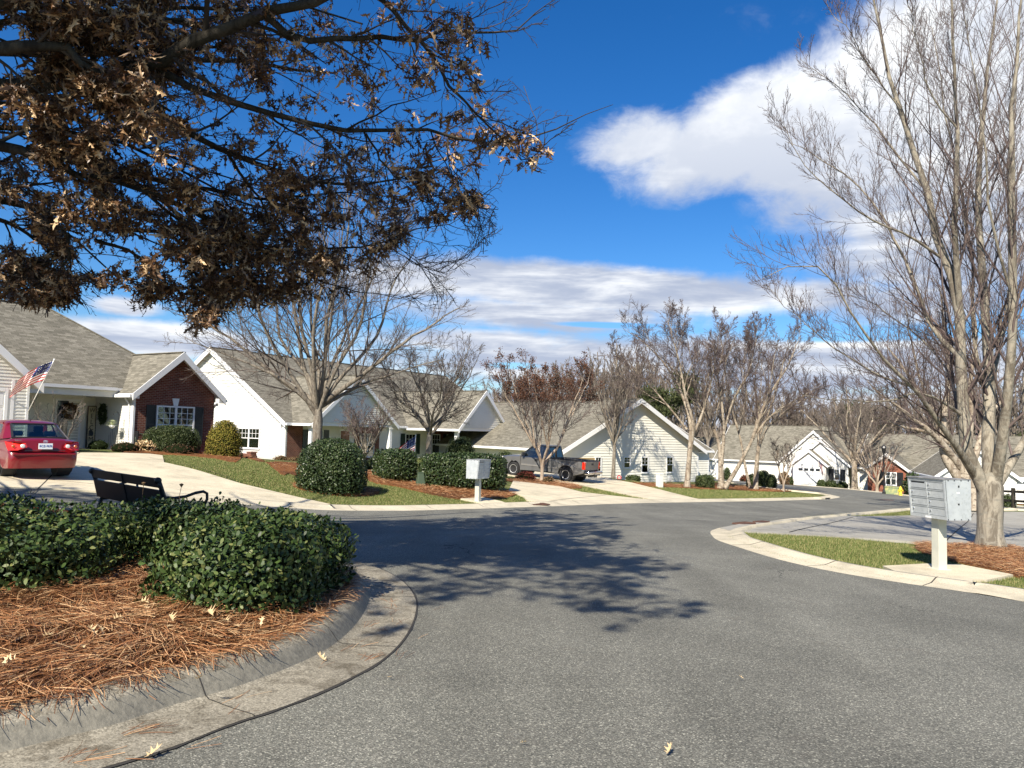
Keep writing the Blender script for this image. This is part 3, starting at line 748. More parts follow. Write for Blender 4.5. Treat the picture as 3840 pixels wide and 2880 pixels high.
def garage_door(parent, wl, s0, s1, z0, z1, wins=4, rows=4):
    mb = MB(); wl.box(mb, s0, s1, z0, z1, .0, .012)
    rh = (z1-z0)/rows
    for r_ in range(rows):
        n = 4 if s1-s0 < 3.5 else 8
        for c in range(n):
            a = s0+(s1-s0)*(c+.08)/n; b = s0+(s1-s0)*(c+.92)/n
            if r_ < rows-1 or not wins: wl.box(mb, a, b, z0+rh*(r_+.14), z0+rh*(r_+.86), .012, .022)
    o = mb.build('garage_door', M['trim'], parent)
    if wins:
        g_ = MB()
        for c in range(wins):
            a = s0+(s1-s0)*(c+.14)/wins; b = s0+(s1-s0)*(c+.86)/wins; wl.box(g_, a, b, z1-rh*.8, z1-rh*.2, .012, .02)
        g_.build('pane', M['glass'], o)
    t = MB(); wl.box(t, s0-.1, s0, z0, z1+.1, 0, .04); wl.box(t, s1, s1+.1, z0, z1+.1, 0, .04); wl.box(t, s0, s1, z1, z1+.1, 0, .042)
    t.build('door_trim', M['trim'], parent)

def glass_mat():
    mt = bpy.data.materials.new('pane_glass'); mt.use_nodes = True; q = NT(mt.node_tree); q.n.remove(q.n['Principled BSDF'])
    tr = q.new('ShaderNodeBsdfTransparent'); tr.inputs[0].default_value = (.55, .60, .62, 1)
    gl = q.new('ShaderNodeBsdfGlossy'); gl.inputs['Roughness'].default_value = .02; gl.inputs[0].default_value = (.9, .95, 1, 1)
    fr = q.new('ShaderNodeFresnel'); fr.inputs[0].default_value = 1.5
    ms = q.new('ShaderNodeMixShader'); q.put(ms.inputs[0], q.math('ADD', q.math('MULTIPLY', fr.outputs[0], 1.2), .06, clamp=True))
    q.l.new(tr.outputs[0], ms.inputs[1]); q.l.new(gl.outputs[0], ms.inputs[2]); q.l.new(ms.outputs[0], q.n['Material Output'].inputs[0])
    return mt
M['paneglass'] = glass_mat()

def tri(s0, s1, ze, pitch, base):      # wall with gable on top, in (s, z)
    return [(s0, base), (s1, base), (s1, ze), ((s0+s1)/2, ze+pitch*(s1-s0)/2), (s0, ze)]

# --- house 1: left, brick front gable, porch and garage
UX, UY = .53, .85
ang = math.atan2(UY, UX)
h1 = thing('house', 'white sided house with a dark brick front gable, left of the lawn', 'house', (-16.1, 33, .4), ang)
Z1 = 2.56; pw = .85
wF = Wall((0, 0), (1, 0)); wPorch = Wall((0, 2.9), (1, 0)); wSide = Wall((0, 2.9), (0, -1)); wGar = Wall((0, -2.5), (1, 0)); wRight = Wall((4, 0), (0, 1))
house_wall(h1, wF, tri(0, 4.0, Z1+.02, pw, -.9), 'brick', name='brick_wall')
house_wall(h1, wRight, [(0, -.9), (9, -.9), (9, Z1), (0, Z1)], 'white')
house_wall(h1, wSide, [(0, -.9), (2.9, -.9), (2.9, Z1), (0, Z1)], 'white')
house_wall(h1, wPorch, [(-5.46, -.9), (0, -.9), (0, Z1), (-5.46, Z1)], 'cream')
house_wall(h1, wGar, tri(-12.2, -5.46, Z1, pw, -.9), 'white')
house_wall(h1, Wall((-5.46, -2.5), (0, 1)), [(0, -.9), (5.4, -.9), (5.4, Z1), (0, Z1)], 'white')
gable_roof(h1, 0, 4.0, 0, 6.2, Z1, pw, 'y', oe=.32, og=(.42, 0), rake=(1, 0), fas=.2)
gable_roof(h1, -12.2, -5.46, -2.5, 6, Z1, pw, 'y', oe=.3, og=(.35, 0), rake=(1, 0), fas=.2, gutter=(1, 0))
# main roof with hip at the right end
rz_, re = Z1+.66*5.85, (-.45, 6.65); mb = MB()
E = Z1+.10
FL, FR, BR, BL = (-16, .8, E), (4.3, .8, E), (4.3, 12.5, E), (-16, 12.5, E); RL, RR = (-16, 6.65, rz_+.1), (-.45, 6.65, rz_+.1)
mb.poly([FL, FR, RR, RL]); mb.poly([FR, BR, RR]); mb.poly([BR, BL, RL, RR])
mb.poly([(x, y, z-.13) for x, y, z in (FL, BL, BR, FR)], 1)
for a, b in ((FL, FR), (FR, BR)): mb.poly([a, b, (b[0], b[1], b[2]-.13), (a[0], a[1], a[2]-.13)], 2)
mb.build('roof', [M['shingle'], M['soffit'], M['trim']], h1)
cap = MB(); cap.bar((-16, 6.65, rz_+.115), (-.45, 6.65, rz_+.115), .24, .035); cap.build('ridge_cap', M['shingle'], h1)
cap = MB(); cap.bar((-.45, 6.65, rz_+.105), (4.3, .8, E+.012), .22, .03); cap.build('ridge_cap', M['shingle'], h1)
gt = MB(); gt.box(-5.1, -.34, .68, .8, E-.12, E+.01); gt.build('gutter', M['trim'], h1)
bm2 = MB(); bm2.box(-5.46, 0, .82, .98, Z1-.30, E-.135); bm2.build('porch_beam', M['cream'], h1)
fl = MB(); fl.box(-5.3, -.02, .3, 2.88, -.3, .02); fl.build('porch_floor', M['kerb'], h1)
window(h1, wF, 1.03, 2.93, .30, 1.98, 2, shut='shutter', shw=.44, cols=3, rows=3)
ar = MB()
for i in range(28):
    a = 1.0+i*.07; wF.box(ar, a, a+.062, 1.985, 2.19, .002, .018)
ar.build('brick_lintel', M['brick'], h1)
ks = MB(); ks.add([wF.p(1.87, 1.99, .05), wF.p(2.07, 1.99, .05), wF.p(2.14, 2.32, .05), wF.p(1.80, 2.32, .05), wF.p(1.87, 1.99, 0), wF.p(2.07, 1.99, 0), wF.p(2.14, 2.32, 0), wF.p(1.80, 2.32, 0)],
       [(0, 1, 2, 3), (0, 4, 5, 1), (1, 5, 6, 2), (2, 6, 7, 3), (3, 7, 4, 0)]); ks.build('keystone', M['trim'], h1)
for w_, s_, e_ in ((wSide, 2.82, 2.9), (wF, -.03, .06), (wGar, -5.55, -5.46), (wGar, -6.05, -5.95)):
    dn = MB(); w_.box(dn, s_, e_, -.5, Z1, 0, .03); dn.build('corner_board', M['trim'], h1)
downspout(h1, wSide, 2.66, Z1-.18, 0, .05, elbow=.22); downspout(h1, wRight, .12, Z1-.2, 0, .05, elbow=.25)
for b_ in ((4.0, 4.36, -.36, -.1, Z1-.36, Z1-.12), (-.34, 0, -.38, -.1, Z1-.34, Z1-.14)):
    sb = MB(); sb.box(*b_); sb.build('roof_return', M['trim'], h1)
garage_door(h1, wGar, -11.2, -6.25, -.05, 2.15, 0)
# front door with barred storm door
dr = MB(); wPorch.box(dr, -1.75, -.62, 0, 2.15, 0, .04); fr_ = dr.build('door_frame', M['trim'], h1)
dr = MB(); wPorch.box(dr, -1.66, -1.2, .05, 2.06, .04, .05); dr.build('door', M['glass'], h1)
dr = MB(); wPorch.box(dr, -1.2, -.72, .05, 2.06, .04, .06); d_ = dr.build('storm_door', M['cream'], h1)
bars_ = MB()
for i in range(15): wPorch.box(bars_, -1.18, -.75, .16+i*.128, .178+i*.128, .062, .072)
bars_.build('door_bars', M['darkmetal'], d_)
hn = MB(); hn.tube([wPorch.p(-.77, .98, .08), wPorch.p(-.77, 1.14, .08)], .014, 6); hn.build('handle', M['chrome'], d_)
cam_l = MB(); cam_l.tube([wRight.p(.02, 2.12, .05), wRight.p(.02, 2.12, .16)], .03, 8); cam_l.lathe([(.02, 0), (.06, .02), (.065, .08), (.03, .11)], 12, wRight.p(.02, 2.06, .18)); cam_l.build('floodlight', M['trim'], h1, True)

def L2W(h, v): return Matrix.Translation(h.location) @ Matrix.Rotation(h.rotation_euler.z, 4, 'Z') @ Vector(v)
def text_mesh(name, s, size, m_, parent=None, ext=.004, align='CENTER', font_scale_x=1.0):
    c = bpy.data.curves.new(name, 'FONT'); c.body = s; c.size = size; c.extrude = ext; c.align_x = align; c.align_y = 'CENTER'
    t = bpy.data.objects.new('tmp', c); COL.objects.link(t); dg = bpy.context.evaluated_depsgraph_get()
    me = bpy.data.meshes.new_from_object(t.evaluated_get(dg)); bpy.data.objects.remove(t)
    me.name = name; me.materials.clear(); me.materials.append(m_)
    o = bpy.data.objects.new(name, me); COL.objects.link(o)
    if parent is not None: o.parent = parent
    return o
# welcome board leaning on the porch wall
wb = thing('welcome_sign', 'tall tan board with WELCOME in black letters, leaning on the porch wall', 'sign', L2W(h1, (-.2, 2.78, .02)), ang)
mb = MB(); mb.box(-.17, .17, -.02, .02, 0, 1.78); mb.build('board', mat('tan_board', rough=.7, fn=mottled((.62, .55, .36), (.50, .43, .27), 5)), wb)
mb = MB()
for x0, x1, z0, z1 in ((-.20, -.165, 0, 1.8), (.165, .20, 0, 1.8), (-.165, .165, 1.76, 1.8), (-.165, .165, 0, .04)): mb.box(x0, x1, -.035, .025, z0, z1)
mb.build('frame', mat('dark_wood', (.06, .045, .03), .6), wb)
for i, ch in enumerate('WELCOME'):
    t = text_mesh('letter', ch, .29 if ch != 'W' else .26, M['black'], wb); t.location = (0, -.026, 1.6-i*.245); t.rotation_euler = (R(90), 0, 0); t.scale = (.95, 1, 1)
wb.rotation_euler = (R(0), 0, ang)
wb.scale = (1, 1, 1.04)

def flag(name, label, base, tip, width, height, droop, parent_rz=0, group=None, sway=0.5, pole_r=.014, top_gap=.05, side=None):
    """stars and stripes on a pole from base to tip; cloth hangs from the upper part of the pole"""
    f = thing(name, label, 'flag', base); b = Vector((0, 0, 0)); tp = Vector(tip)-Vector(base)
    p = MB(); p.tube([b, tp], pole_r, 8); p.lathe([(.005, -.03), (.03, 0), (.025, .03), (.004, .05)], 10, tp); p.build('pole', M['trim'], f, True)
    ax = tp.normalized(); hoist0 = tp-ax*top_gap; nx, nz = 26, 13
    sd = Vector(side).normalized() if side else Vector((1, 0, 0))
    V = []; F = []; mi = []
    for j in range(nz+1):
        for i in range(nx+1):
            u = i/nx; v = j/nz
            h = hoist0-ax*(height*v)
            pt = h+sd*(width*u*(1-.25*droop*u))+Vector((0, 0, -1))*(droop*width*u*(.35+.5*u))
            wv = .07*width*math.sin(u*9+v*2.4)*u**.5+.03*width*math.sin(u*17-v*3)
            nrm = sd.cross(ax).normalized(); pt += nrm*wv
            V.append(pt)
    for j in range(nz):
        for i in range(nx):
            k = j*(nx+1)+i; F.append((k, k+1, k+nx+2, k+nx+1))
            mi.append(2 if (j < 7 and i < nx*.4) else (0 if j % 2 == 0 else 1))
    cl = raw('cloth', V, F, [M['red'], M['fwhite'], M['blue']], f, True, mi)
    st = MB()
    for r_ in range(5):
        for c in range(6):
            i = .035+(.33)*(c+.5)/6; j = (r_+.7)/5*7/13
            ii = min(nx-1, int(i*nx)); jj = int(j*nz); a = V[jj*(nx+1)+ii]; nrm = sd.cross(ax).normalized()
            for s_ in (-1, 1):
                pts = [a+nrm*.007*s_+(sd*math.cos(k*math.pi/5)-ax*math.sin(k*math.pi/5))*(.019 if k % 2 == 0 else .008)*height*1.3 for k in range(10)]
                st.poly(pts)
    st.build('stars', M['fwhite'], cl)
    return f
_b = L2W(h1, (-5.52, -2.56, 1.42))
_tp = pxY(203, 1350, _b.y-.9)
flag('flag', 'american flag on a slanted white pole at the garage corner', _b, _tp, 1.45, .85, .42, side=(-1.0, .15, -.12))

def XS(px, w_, h):       # wall coordinate hit by picture column px
    o = L2W(h, w_.o); d = Matrix.Rotation(h.rotation_euler.z, 3, 'Z') @ w_.d; k = ray(px, 1750); k = k.x/k.y
    return (k*o.y-o.x)/(d.x-k*d.y)
def ZS(px, py, w_, s, h):
    o = L2W(h, w_.p(s, 0)); r_ = ray(px, py); return EYE.z+r_.z*(o.y/r_.y)-h.location.z
# --- house 2: long row with two front gables
h2 = thing('house', 'long grey roofed house with two porch gables behind the bare trees', 'house', (-14.6, 50.2, -.68), ang)
Z2 = 2.62; D2 = 15.2; P2 = .65
wE = Wall((0, D2), (0, -1)); wF2 = Wall((0, 0), (1, 0))
house_wall(h2, wE, tri(0, D2, Z2, P2, -1.5), 'white', row=.21)
house_wall(h2, wF2, [(0, -1.5), (27, -1.5), (27, Z2), (0, Z2)], 'white', row=.14)
house_wall(h2, Wall((27, 0), (0, 1)), tri(0, D2, Z2, P2, -1.5), 'white', row=.2)
gable_roof(h2, 0, 27, 0, D2, Z2, P2, 'x', oe=.35, og=(.35, .3), fas=.24)
# brick bay left of the porch, green shutters
house_wall(h2, Wall((.15, -.05), (1, 0)), [(0, -1.5), (1.3, -1.5), (1.3, Z2-.1), (0, Z2-.1)], 'brick', name='brick_wall')
ew0, ew1 = XS(890, wE, h2), XS(972, wE, h2); window(h2, wE, ew0, ew1, ZS(930, 1680, wE, ew0, h2), ZS(930, 1604, wE, ew0, h2), 2, blind='lace', cols=3)
window(h2, wF2, 2.0, 3.3, .1, 2.1, 1, shut='greenshut', shw=.5)
for w_, s_ in ((wE, D2-.05), (wF2, .05)):
    cb = MB(); corner_board(cb, w_, s_, -1, Z2, .1); cb.build('corner_board', M['trim'], h2)
downspout(h2, wE, D2-.3, Z2-.1, 0, .05, elbow=.1)
def porch_gable(h, s0, s1, dep, ze, pitch, posts=True, base=-.6, wallk='white', row=.14, back=0.0, brk=False):
    wl = Wall((0, -dep), (1, 0)); mb = MB(); poly = [(s0, ze-.02), (s1, ze-.02), ((s0+s1)/2, ze+pitch*(s1-s0)/2-.02)]
    siding(mb, wl, poly, row); backing(mb, wl, poly); mb.build('gable_wall', M[wallk], h)
    gable_roof(h, s0, s1, -dep, 4.0, ze, pitch, 'y', oe=.3, og=(.35, 0), rake=(1, 0), fas=.2, gutter=(1, 1))
    b = MB(); b.box(s0, s1, -dep+.03, -dep+.25, ze-.24, ze-.02); b.box(s0, s0+.2, -dep+.25, back, ze-.24, ze-.02); b.box(s1-.2, s1, -dep+.25, back, ze-.24, ze-.02); b.build('porch_beam', M['trim'], h)
    c = MB(); c.box(s0+.2, s1-.2, -dep+.25, back-.01, ze-.06, ze-.03); c.build('porch_ceiling', M['soffit'], h)
    if posts:
        for s in (s0+.13, s1-.13):
            p = MB(); p.box(s-.13, s+.13, -dep+.02, -dep+.28, base, ze-.24); p.box(s-.17, s+.17, -dep-.02, -dep+.32, base, base+.3); p.box(s-.17, s+.17, -dep-.02, -dep+.32, ze-.36, ze-.24)
            p.build('post', M['trim'], h)
_w = Wall((0, -1.8), (1, 0)); q0_, q1_ = XS(1163, _w, h2), XS(1467, _w, h2); porch_gable(h2, q0_, q1_, 1.8, Z2, .80)
dd = MB(); wF2.box(dd, 4.9, 5.95, 0, 2.15, 0, .04); do_ = dd.build('door_frame', M['trim'], h2)
dd = MB(); wF2.box(dd, 5.0, 5.85, .04, 2.06, .04, .06)
for a in (5.08, 5.47):
    for z in (.15, .75, 1.35): wF2.box(dd, a, a+.3, z, z+.45, .06, .07)
dd.build('door', M['door'], h2)
house_wall(h2, Wall((6.4, -.06), (1, 0)), [(0, -1.5), (2.6, -1.5), (2.6, Z2-.1), (0, Z2-.1)], 'brick', name='brick_wall')
window(h2, Wall((0, -.06), (1, 0)), 6.9, 8.4, .2, 1.9, 2)
window(h2, wF2, 12.0, 13.3, .35, 1.95, 1, shut='greenshut', shw=.5)
_w = Wall((0, -5.0), (1, 0)); r0_, r1_ = XS(1712, _w, h2), XS(1888, _w, h2); porch_gable(h2, r0_, r1_, 5.0, Z2-.1, .86)
house_wall(h2, Wall((14.9, -.05), (1, 0)), [(0, -1.5), (4.6, -1.5), (4.6, Z2-.1), (0, Z2-.1)], 'brick', name='brick_wall')
window(h2, Wall((0, -.05), (1, 0)), 15.3, 16.4, .3, 1.95, 1); window(h2, Wall((0, -.05), (1, 0)), 17.3, 18.6, .3, 1.95, 1, shut='shutter')
fx = MB(); fx.box(r1_-.35, r1_-.25, -5.35, -5.25, Z2-.6, Z2-.4); fx.lathe([(.03, 0), (.08, .05), (.07, .14), (.02, .16)], 10, (r1_-.45, -5.3, Z2-.62)); fx.lathe([(.03, 0), (.08, .05), (.07, .14), (.02, .16)], 10, (r1_-.15, -5.3, Z2-.62)); fx.build('floodlight', M['black'], h2)
# low brick wall with white louvred box at the gable end
lw = thing('garden_wall', 'low dark brick wall with a stone cap at the gable end of the second house', 'wall', L2W(h2, (-.6, 2.4, 0)), ang)
mb = MB(); mb.box(-.15, .15, 0.2, 4.2, -1, .36); mb.box(-.22, .22, -.2, .2, -1, .5); mb.build('brickwork', M['brick'], lw)
mb = MB(); mb.box(-.2, .2, .2, 4.3, .36, .43); mb.box(-.27, .27, -.25, .25, .5, .57); mb.build('cap', M['brick'], lw)
ac = thing('louvred_screen', 'white louvred screen panel beside the low brick wall', 'screen', L2W(h2, (-.45, 1.9, 0)), ang)
mb = MB(); mb.box(-.03, .03, -1.6, -1.52, -.8, .42); mb.box(-.03, .03, .0, .08, -.8, .42); mb.box(-.03, .03, -1.52, 0, .34, .42); mb.build('frame', M['trim'], ac)
mb = MB()
for i in range(8): mb.bar((-.0, -1.52, -.65+i*.13), (0, 0, -.65+i*.13), .03, .10)
mb.build('louvre', M['white'], ac)

# --- house 3: wide gable facing us
t3 = Vector((.79, .61)).normalized(); a3 = math.atan2(t3.y, t3.x)
p3 = pxY(2113, 1690, 51.9)
h3 = thing('house', 'wide white sided gable house behind the pickup truck and birches', 'house', (p3.x, p3.y, -1.75), a3)
W3 = 14.0; Z3 = 2.35; P3_ = .50
w3 = Wall((0, 0), (1, 0))
house_wall(h3, w3, tri(0, W3, Z3, P3_, -1.2), 'cream', row=.19)
house_wall(h3, Wall((0, 16.7), (0, -1)), [(0, -1.5), (16.7, -1.5), (16.7, Z3), (0, Z3)], 'cream', row=.25)
gable_roof(h3, 0, W3, 0, 17, Z3, P3_, 'y', oe=.45, og=(.5, .3), fas=.22, gutter=(1, 0))
for pa_, pb_, zt_, zb_w in ((2229, 2253, 1713, 1786), (2336, 2362, 1713, 1755), (2403, 2429, 1713, 1773), (2497, 2522, 1713, 1772)):
    sa_, sb2 = XS(pa_, w3, h3), XS(pb_, w3, h3); window(h3, w3, sa_, sb2, ZS(pa_, zb_w, w3, sa_, h3), ZS(pa_, zt_, w3, sa_, h3), 1, blind='darkroom', fr=.06, cols=2)
fd = MB(); w3.box(fd, .5, 14, -.9, -.38, .02, .05); fd.build('foundation', M['brick'], h3)
# side wing at right, stepped back
w3b = Wall((W3, 1.8), (1, 0))
house_wall(h3, w3b, [(-1, -1.5), (3.6, -1.5), (3.6, Z3-.1), (-1, Z3-.1)], 'cream', row=.19)
gable_roof(h3, W3-3, W3+3.6, 1.8, 11, Z3-.1, .5, 'x', oe=.3, og=(0, .3), rake=(0, 1), gutter=(1, 0))
fd = MB(); w3b.box(fd, -.2, 3.6, -1.2, -.42, .0, .04); fd.build('foundation', M['brick'], h3)
house_wall(h3, Wall((W3+3.6, 1.8), (0, 1)), tri(0, 9.2, Z3-.1, .5, -1.5), 'cream', row=.25)
for w_, s_, z_ in ((w3, .05, Z3), (w3, W3-.05, Z3), (w3b, 3.55, Z3-.1)):
    cb = MB(); corner_board(cb, w_, s_, -.4, z_, .12); cb.build('corner_board', M['trim'], h3)
eb = MB(); w3.box(eb, 6.95, 7.1, 2.05, 2.3, .02, .10); eb.build('meter_box', M['trim'], h3)
# tan carport end wall showing over the truck bed
tb = MB(); w3.box(tb, .1, 2.9, .9, 1.72, .01, .04); tb.build('tan_panel', mat('tan_panel', (.36, .26, .13), .8), h3)

# --- house 4: white brick garage house across the side street
t4 = Vector((.80, -.60)).normalized(); a4 = math.atan2(t4.y, t4.x)
p4 = pxY(2974, 1812, 91.5)
h4 = thing('house', 'white brick house with three gables and a white garage door', 'house', (p4.x, p4.y, p4.z), a4)
w4 = Wall((0, 0), (1, 0)); w4b = Wall((0, 1.2), (1, 0))
c0, c1 = XS(2974, w4, h4), XS(3097, w4, h4); zc = ZS(2974, 1736, w4, c0, h4)
pc = (ZS(3024, 1689, w4, (c0+c1)/2, h4)-zc)/((c1-c0)/2)
house_wall(h4, w4, tri(c0, c1, zc, pc, -1), 'whitebrick', name='brick_wall'); gable_roof(h4, c0, c1, 0, 3, zc, pc, 'y', oe=.3, og=(.3, 0), rake=(1, 0), fas=.2)
house_wall(h4, Wall((c1, 0), (0, 1)), [(0, -1), (1.2, -1), (1.2, zc), (0, zc)], 'whitebrick', name='brick_wall')
b1 = XS(3181, w4b, h4); ba = XS(3078, w4b, h4); b0 = 2*ba-b1; zb_ = zc+.05
pb = (ZS(3078, 1652, w4b, ba, h4)-zb_)/((b1-b0)/2)
house_wall(h4, w4b, tri(b0, b1, zb_, pb, -1), 'whitebrick', name='brick_wall'); gable_roof(h4, b0, b1, 1.2, 9, zb_, pb, 'y', oe=.3, og=(.3, 0), rake=(1, 0), fas=.2)
w4c = Wall((0, 2.2), (1, 0)); aa = XS(3052, w4c, h4); a0_ = XS(2925, w4c, h4); a1_ = 2*aa-a0_; za = zc+.1
pa = (ZS(3052, 1618, w4c, aa, h4)-za)/((a1_-a0_)/2)
house_wall(h4, w4c, tri(a0_, a1_, za, pa, -1), 'white', row=.25); gable_roof(h4, a0_, a1_, 2.2, 14, za, pa, 'y', oe=.3, og=(.3, .3), rake=(1, 1), fas=.2)
w4d = Wall((0, 4.5), (1, 0)); house_wall(h4, w4d, [(a0_-9, -1), (a0_, -1), (a0_, za), (a0_-9, za)], 'white', row=.25)
gable_roof(h4, a0_-9, aa, 4.5, 15.5, za, pa*.85, 'x', oe=.35, og=(.3, 0), rake=(1, 0), fas=.2)
house_wall(h4, w4d, [(a1_-1, -1), (a1_+9, -1), (a1_+9, za-.3), (a1_-1, za-.3)], 'white', row=.25)
gable_roof(h4, aa, a1_+12, 4.5, 14.5, za-.3, pa*.8, 'x', oe=.35, og=(0, .3), rake=(0, 1), fas=.2)
g0, g1 = XS(2991, w4, h4), XS(3078, w4, h4); garage_door(h4, w4, g0, g1, ZS(3030, 1818, w4, (g0+g1)/2, h4), ZS(3030, 1753, w4, (g0+g1)/2, h4))
w0, w1 = XS(3128, w4b, h4), XS(3150, w4b, h4); window(h4, w4b, w0, w1, ZS(3140, 1801, w4b, w0, h4), ZS(3140, 1759, w4b, w0, h4), 1, shut='shutter', blind='lace', shw=.55, fr=.09)
_b = L2W(h4, (XS(3068, w4, h4), -.1, zc-.4)); flag('flag', 'small american flag hanging by the white garage door', _b, _b+Vector((-.15, -.75, 1.0)), .9, .6, 1.5, side=(.7, -.2, -.6))

# --- house 5: red brick gable house at right
p5 = pxY(3254, 1838, 79); h5 = thing('house', 'red brick gable house behind the street lamp and yellow hydrant', 'house', (p5.x, p5.y, p5.z), a4)
w5 = Wall((0, 0), (1, 0)); s0, s1 = XS(3254, w5, h5), XS(3398, w5, h5); z5 = ZS(3254, 1752, w5, s0, h5)
pk = (ZS(3327, 1704, w5, (s0+s1)/2, h5)-z5)/((s1-s0)/2)
house_wall(h5, w5, tri(s0, s1, z5, pk, -1), 'redbrick', name='brick_wall'); gable_roof(h5, s0, s1, 0, 8, z5, pk, 'y', oe=.3, og=(.3, 0), rake=(1, 0), fas=.2)
w0, w1 = XS(3320, w5, h5), XS(3363, w5, h5); window(h5, w5, w0, w1, ZS(3340, 1819, w5, w0, h5), ZS(3340, 1770, w5, w0, h5), 2, shut='shutter', blind='lace', shw=.55, fr=.09)
w5b = Wall((0, 3.2), (1, 0)); house_wall(h5, w5b, [(s0-1.5, -1), (24, -1), (24, z5+.05), (s0-1.5, z5+.05)], 'white', row=.25)
gable_roof(h5, s0-1.5, 24, 3.2, 14, z5+.05, pk*.8, 'x', oe=.5, og=(.3, .3), fas=.2)
s0b = XS(3505, w5, h5); s1b = s0b+3.6
house_wall(h5, Wall((0, 1), (1, 0)), tri(s0b, s1b, z5, .7, -1), 'white', row=.25); gable_roof(h5, s0b, s1b, 1, 8, z5, .7, 'y', oe=.3, og=(.3, 0), rake=(1, 0), fas=.25)
window(h5, Wall((0, 1), (1, 0)), s0b+1.3, s0b+2.3, .6, 1.9, 1, fr=.08)

# --- house 6: glimpse behind the leaning birch
p6 = pxY(2738, 1796, 112); h6 = thing('house', 'red brick and white house glimpsed behind the leaning birch trunk', 'house', (p6.x, p6.y, p6.z), math.atan2(-.45, .89))
w6 = Wall((0, 0), (1, 0)); s0, s1 = XS(2742, w6, h6), XS(2818, w6, h6); z6 = ZS(2742, 1724, w6, s0, h6)
house_wall(h6, w6, tri(s0, s1, z6, .8, -1), 'redbrick', name='brick_wall'); gable_roof(h6, s0, s1, 0, 8, z6, .8, 'y', oe=.3, og=(.3, 0), rake=(1, 0), fas=.25)
w0, w1 = XS(2781, w6, h6), XS(2803, w6, h6); window(h6, w6, w0, w1, .6, 2.1, 1, shut='shutter', blind='lace', shw=.5, fr=.1)
w6b = Wall((0, -1.0), (1, 0)); s2, s3 = XS(2693, w6b, h6), XS(2742, w6b, h6)
house_wall(h6, w6b, tri(s2, s3, z6, 1.0, -1), 'white', row=.25); gable_roof(h6, s2, s3, -1, 7, z6, 1.0, 'y', oe=.3, og=(.3, 0), rake=(1, 0), fas=.25)
w0 = XS(2722, w6b, h6); sh_ = MB(); w6b.box(sh_, w0-.3, w0+.3, .4, 2.0, 0, .05); sh_.build('shutter', M['shutter'], h6)
gable_roof(h6, -12, 16, 5, 16, z6, .55, 'x', oe=.4, fas=.2)
house_wall(h6, Wall((0, 5), (1, 0)), [(-12, -1), (16, -1), (16, z6), (-12, z6)], 'white', row=.3)

# --- house 7: right edge, behind the big trunk
p7 = pxY(3700, 1866, 63); h7 = thing('house', 'white sided gable house at the right edge behind the rail fence', 'house', (p7.x, p7.y, p7.z), math.atan2(-.30, .95))
w7 = Wall((0, 0), (1, 0)); s1 = XS(3811, w7, h7); z7 = ZS(3811, 1790, w7, s1, h7)
house_wall(h7, w7, tri(s1-5.6, s1, z7, .78, -1), 'white', row=.22); gable_roof(h7, s1-5.6, s1, 0, 10, z7, .78, 'y', oe=.35, og=(.3, .3), fas=.22)
dd = MB(); w7.box(dd, s1-2.9, s1-1.9, .1, 2.2, 0, .05); dd.build('door', M['black'], h7)
gable_roof(h7, s1, s1+14, 3, 12, z7, .55, 'x', oe=.4, fas=.2); house_wall(h7, Wall((s1, 3), (1, 0)), [(0, -1), (14, -1), (14, z7), (0, z7)], 'white', row=.22)
# house 8: pale farther house between trunks
p8 = pxY(3560, 1850, 88); h8 = thing('house', 'distant pale house seen between the two right trunks', 'house', (p8.x+4, p8.y+4, p8.z), math.atan2(-.2, .98))
house_wall(h8, Wall((0, 0), (1, 0)), tri(-1, 7, 2.7, .8, -1), 'white', row=.3); gable_roof(h8, -1, 7, 0, 9, 2.7, .8, 'y', oe=.35, fas=.22)
window(h8, Wall((0, 0), (1, 0)), 2.4, 3.8, .6, 2.1, 2, fr=.09)
# the distant rooflines on the wooded slope
for i, (px, py, Yd, rz) in enumerate([(3020, 1595, 190, .2), (3075, 1592, 200, -.3), (3310, 1640, 170, .1), (3335, 1641, 172, .1)]):
    b = pxY(px, py, Yd); hh = thing('house', ['left of two pale houses deep in the far woods above the garage roof', 'right of two pale houses deep in the far woods above the garage roof', 'left of two tiny white gables over the ridge behind the street lamp', 'right of two tiny white gables over the ridge behind the street lamp'][i], 'house', (b.x, b.y, b.z-2.2), rz)
    house_wall(hh, Wall((0, 0), (1, 0)), tri(-2, 2, 2.4, .7, -9), 'white', row=.5); gable_roof(hh, -2, 2, 0, 7, 2.4, .7, 'y', oe=.3, fas=.3)
    window(hh, Wall((0, 0), (1, 0)), -.6, .6, .8, 2.0, 1, fr=.1)

# ------------------------------------------------------------------ vehicles
def car_glass(c):
    mt = bpy.data.materials.new('car_glass'); mt.use_nodes = True; q = NT(mt.node_tree); q.n.remove(q.n['Principled BSDF'])
    tr = q.new('ShaderNodeBsdfTransparent'); tr.inputs[0].default_value = (*c, 1)
    gl = q.new('ShaderNodeBsdfGlossy'); gl.inputs['Roughness'].default_value = .02
    fr = q.new('ShaderNodeFresnel'); fr.inputs[0].default_value = 1.6
    ms = q.new('ShaderNodeMixShader'); q.put(ms.inputs[0], q.math('ADD', fr.outputs[0], .04, clamp=True))
    q.l.new(tr.outputs[0], ms.inputs[1]); q.l.new(gl.outputs[0], ms.inputs[2]); q.l.new(ms.outputs[0], q.n['Material Output'].inputs[0]); return mt
M['cglass'] = car_glass((.55, .66, .64)); M['tglass'] = car_glass((.06, .07, .08))
M['redpaint'] = mat('red_car_paint', (.17, .004, .008), .32, metal=.0, coat=.7)
M['greypaint'] = mat('pewter_car_paint', (.19, .186, .18), .38, metal=.5, coat=.6)
M['greylow'] = mat('pewter_lower_paint', (.24, .23, .215), .5, metal=.3)
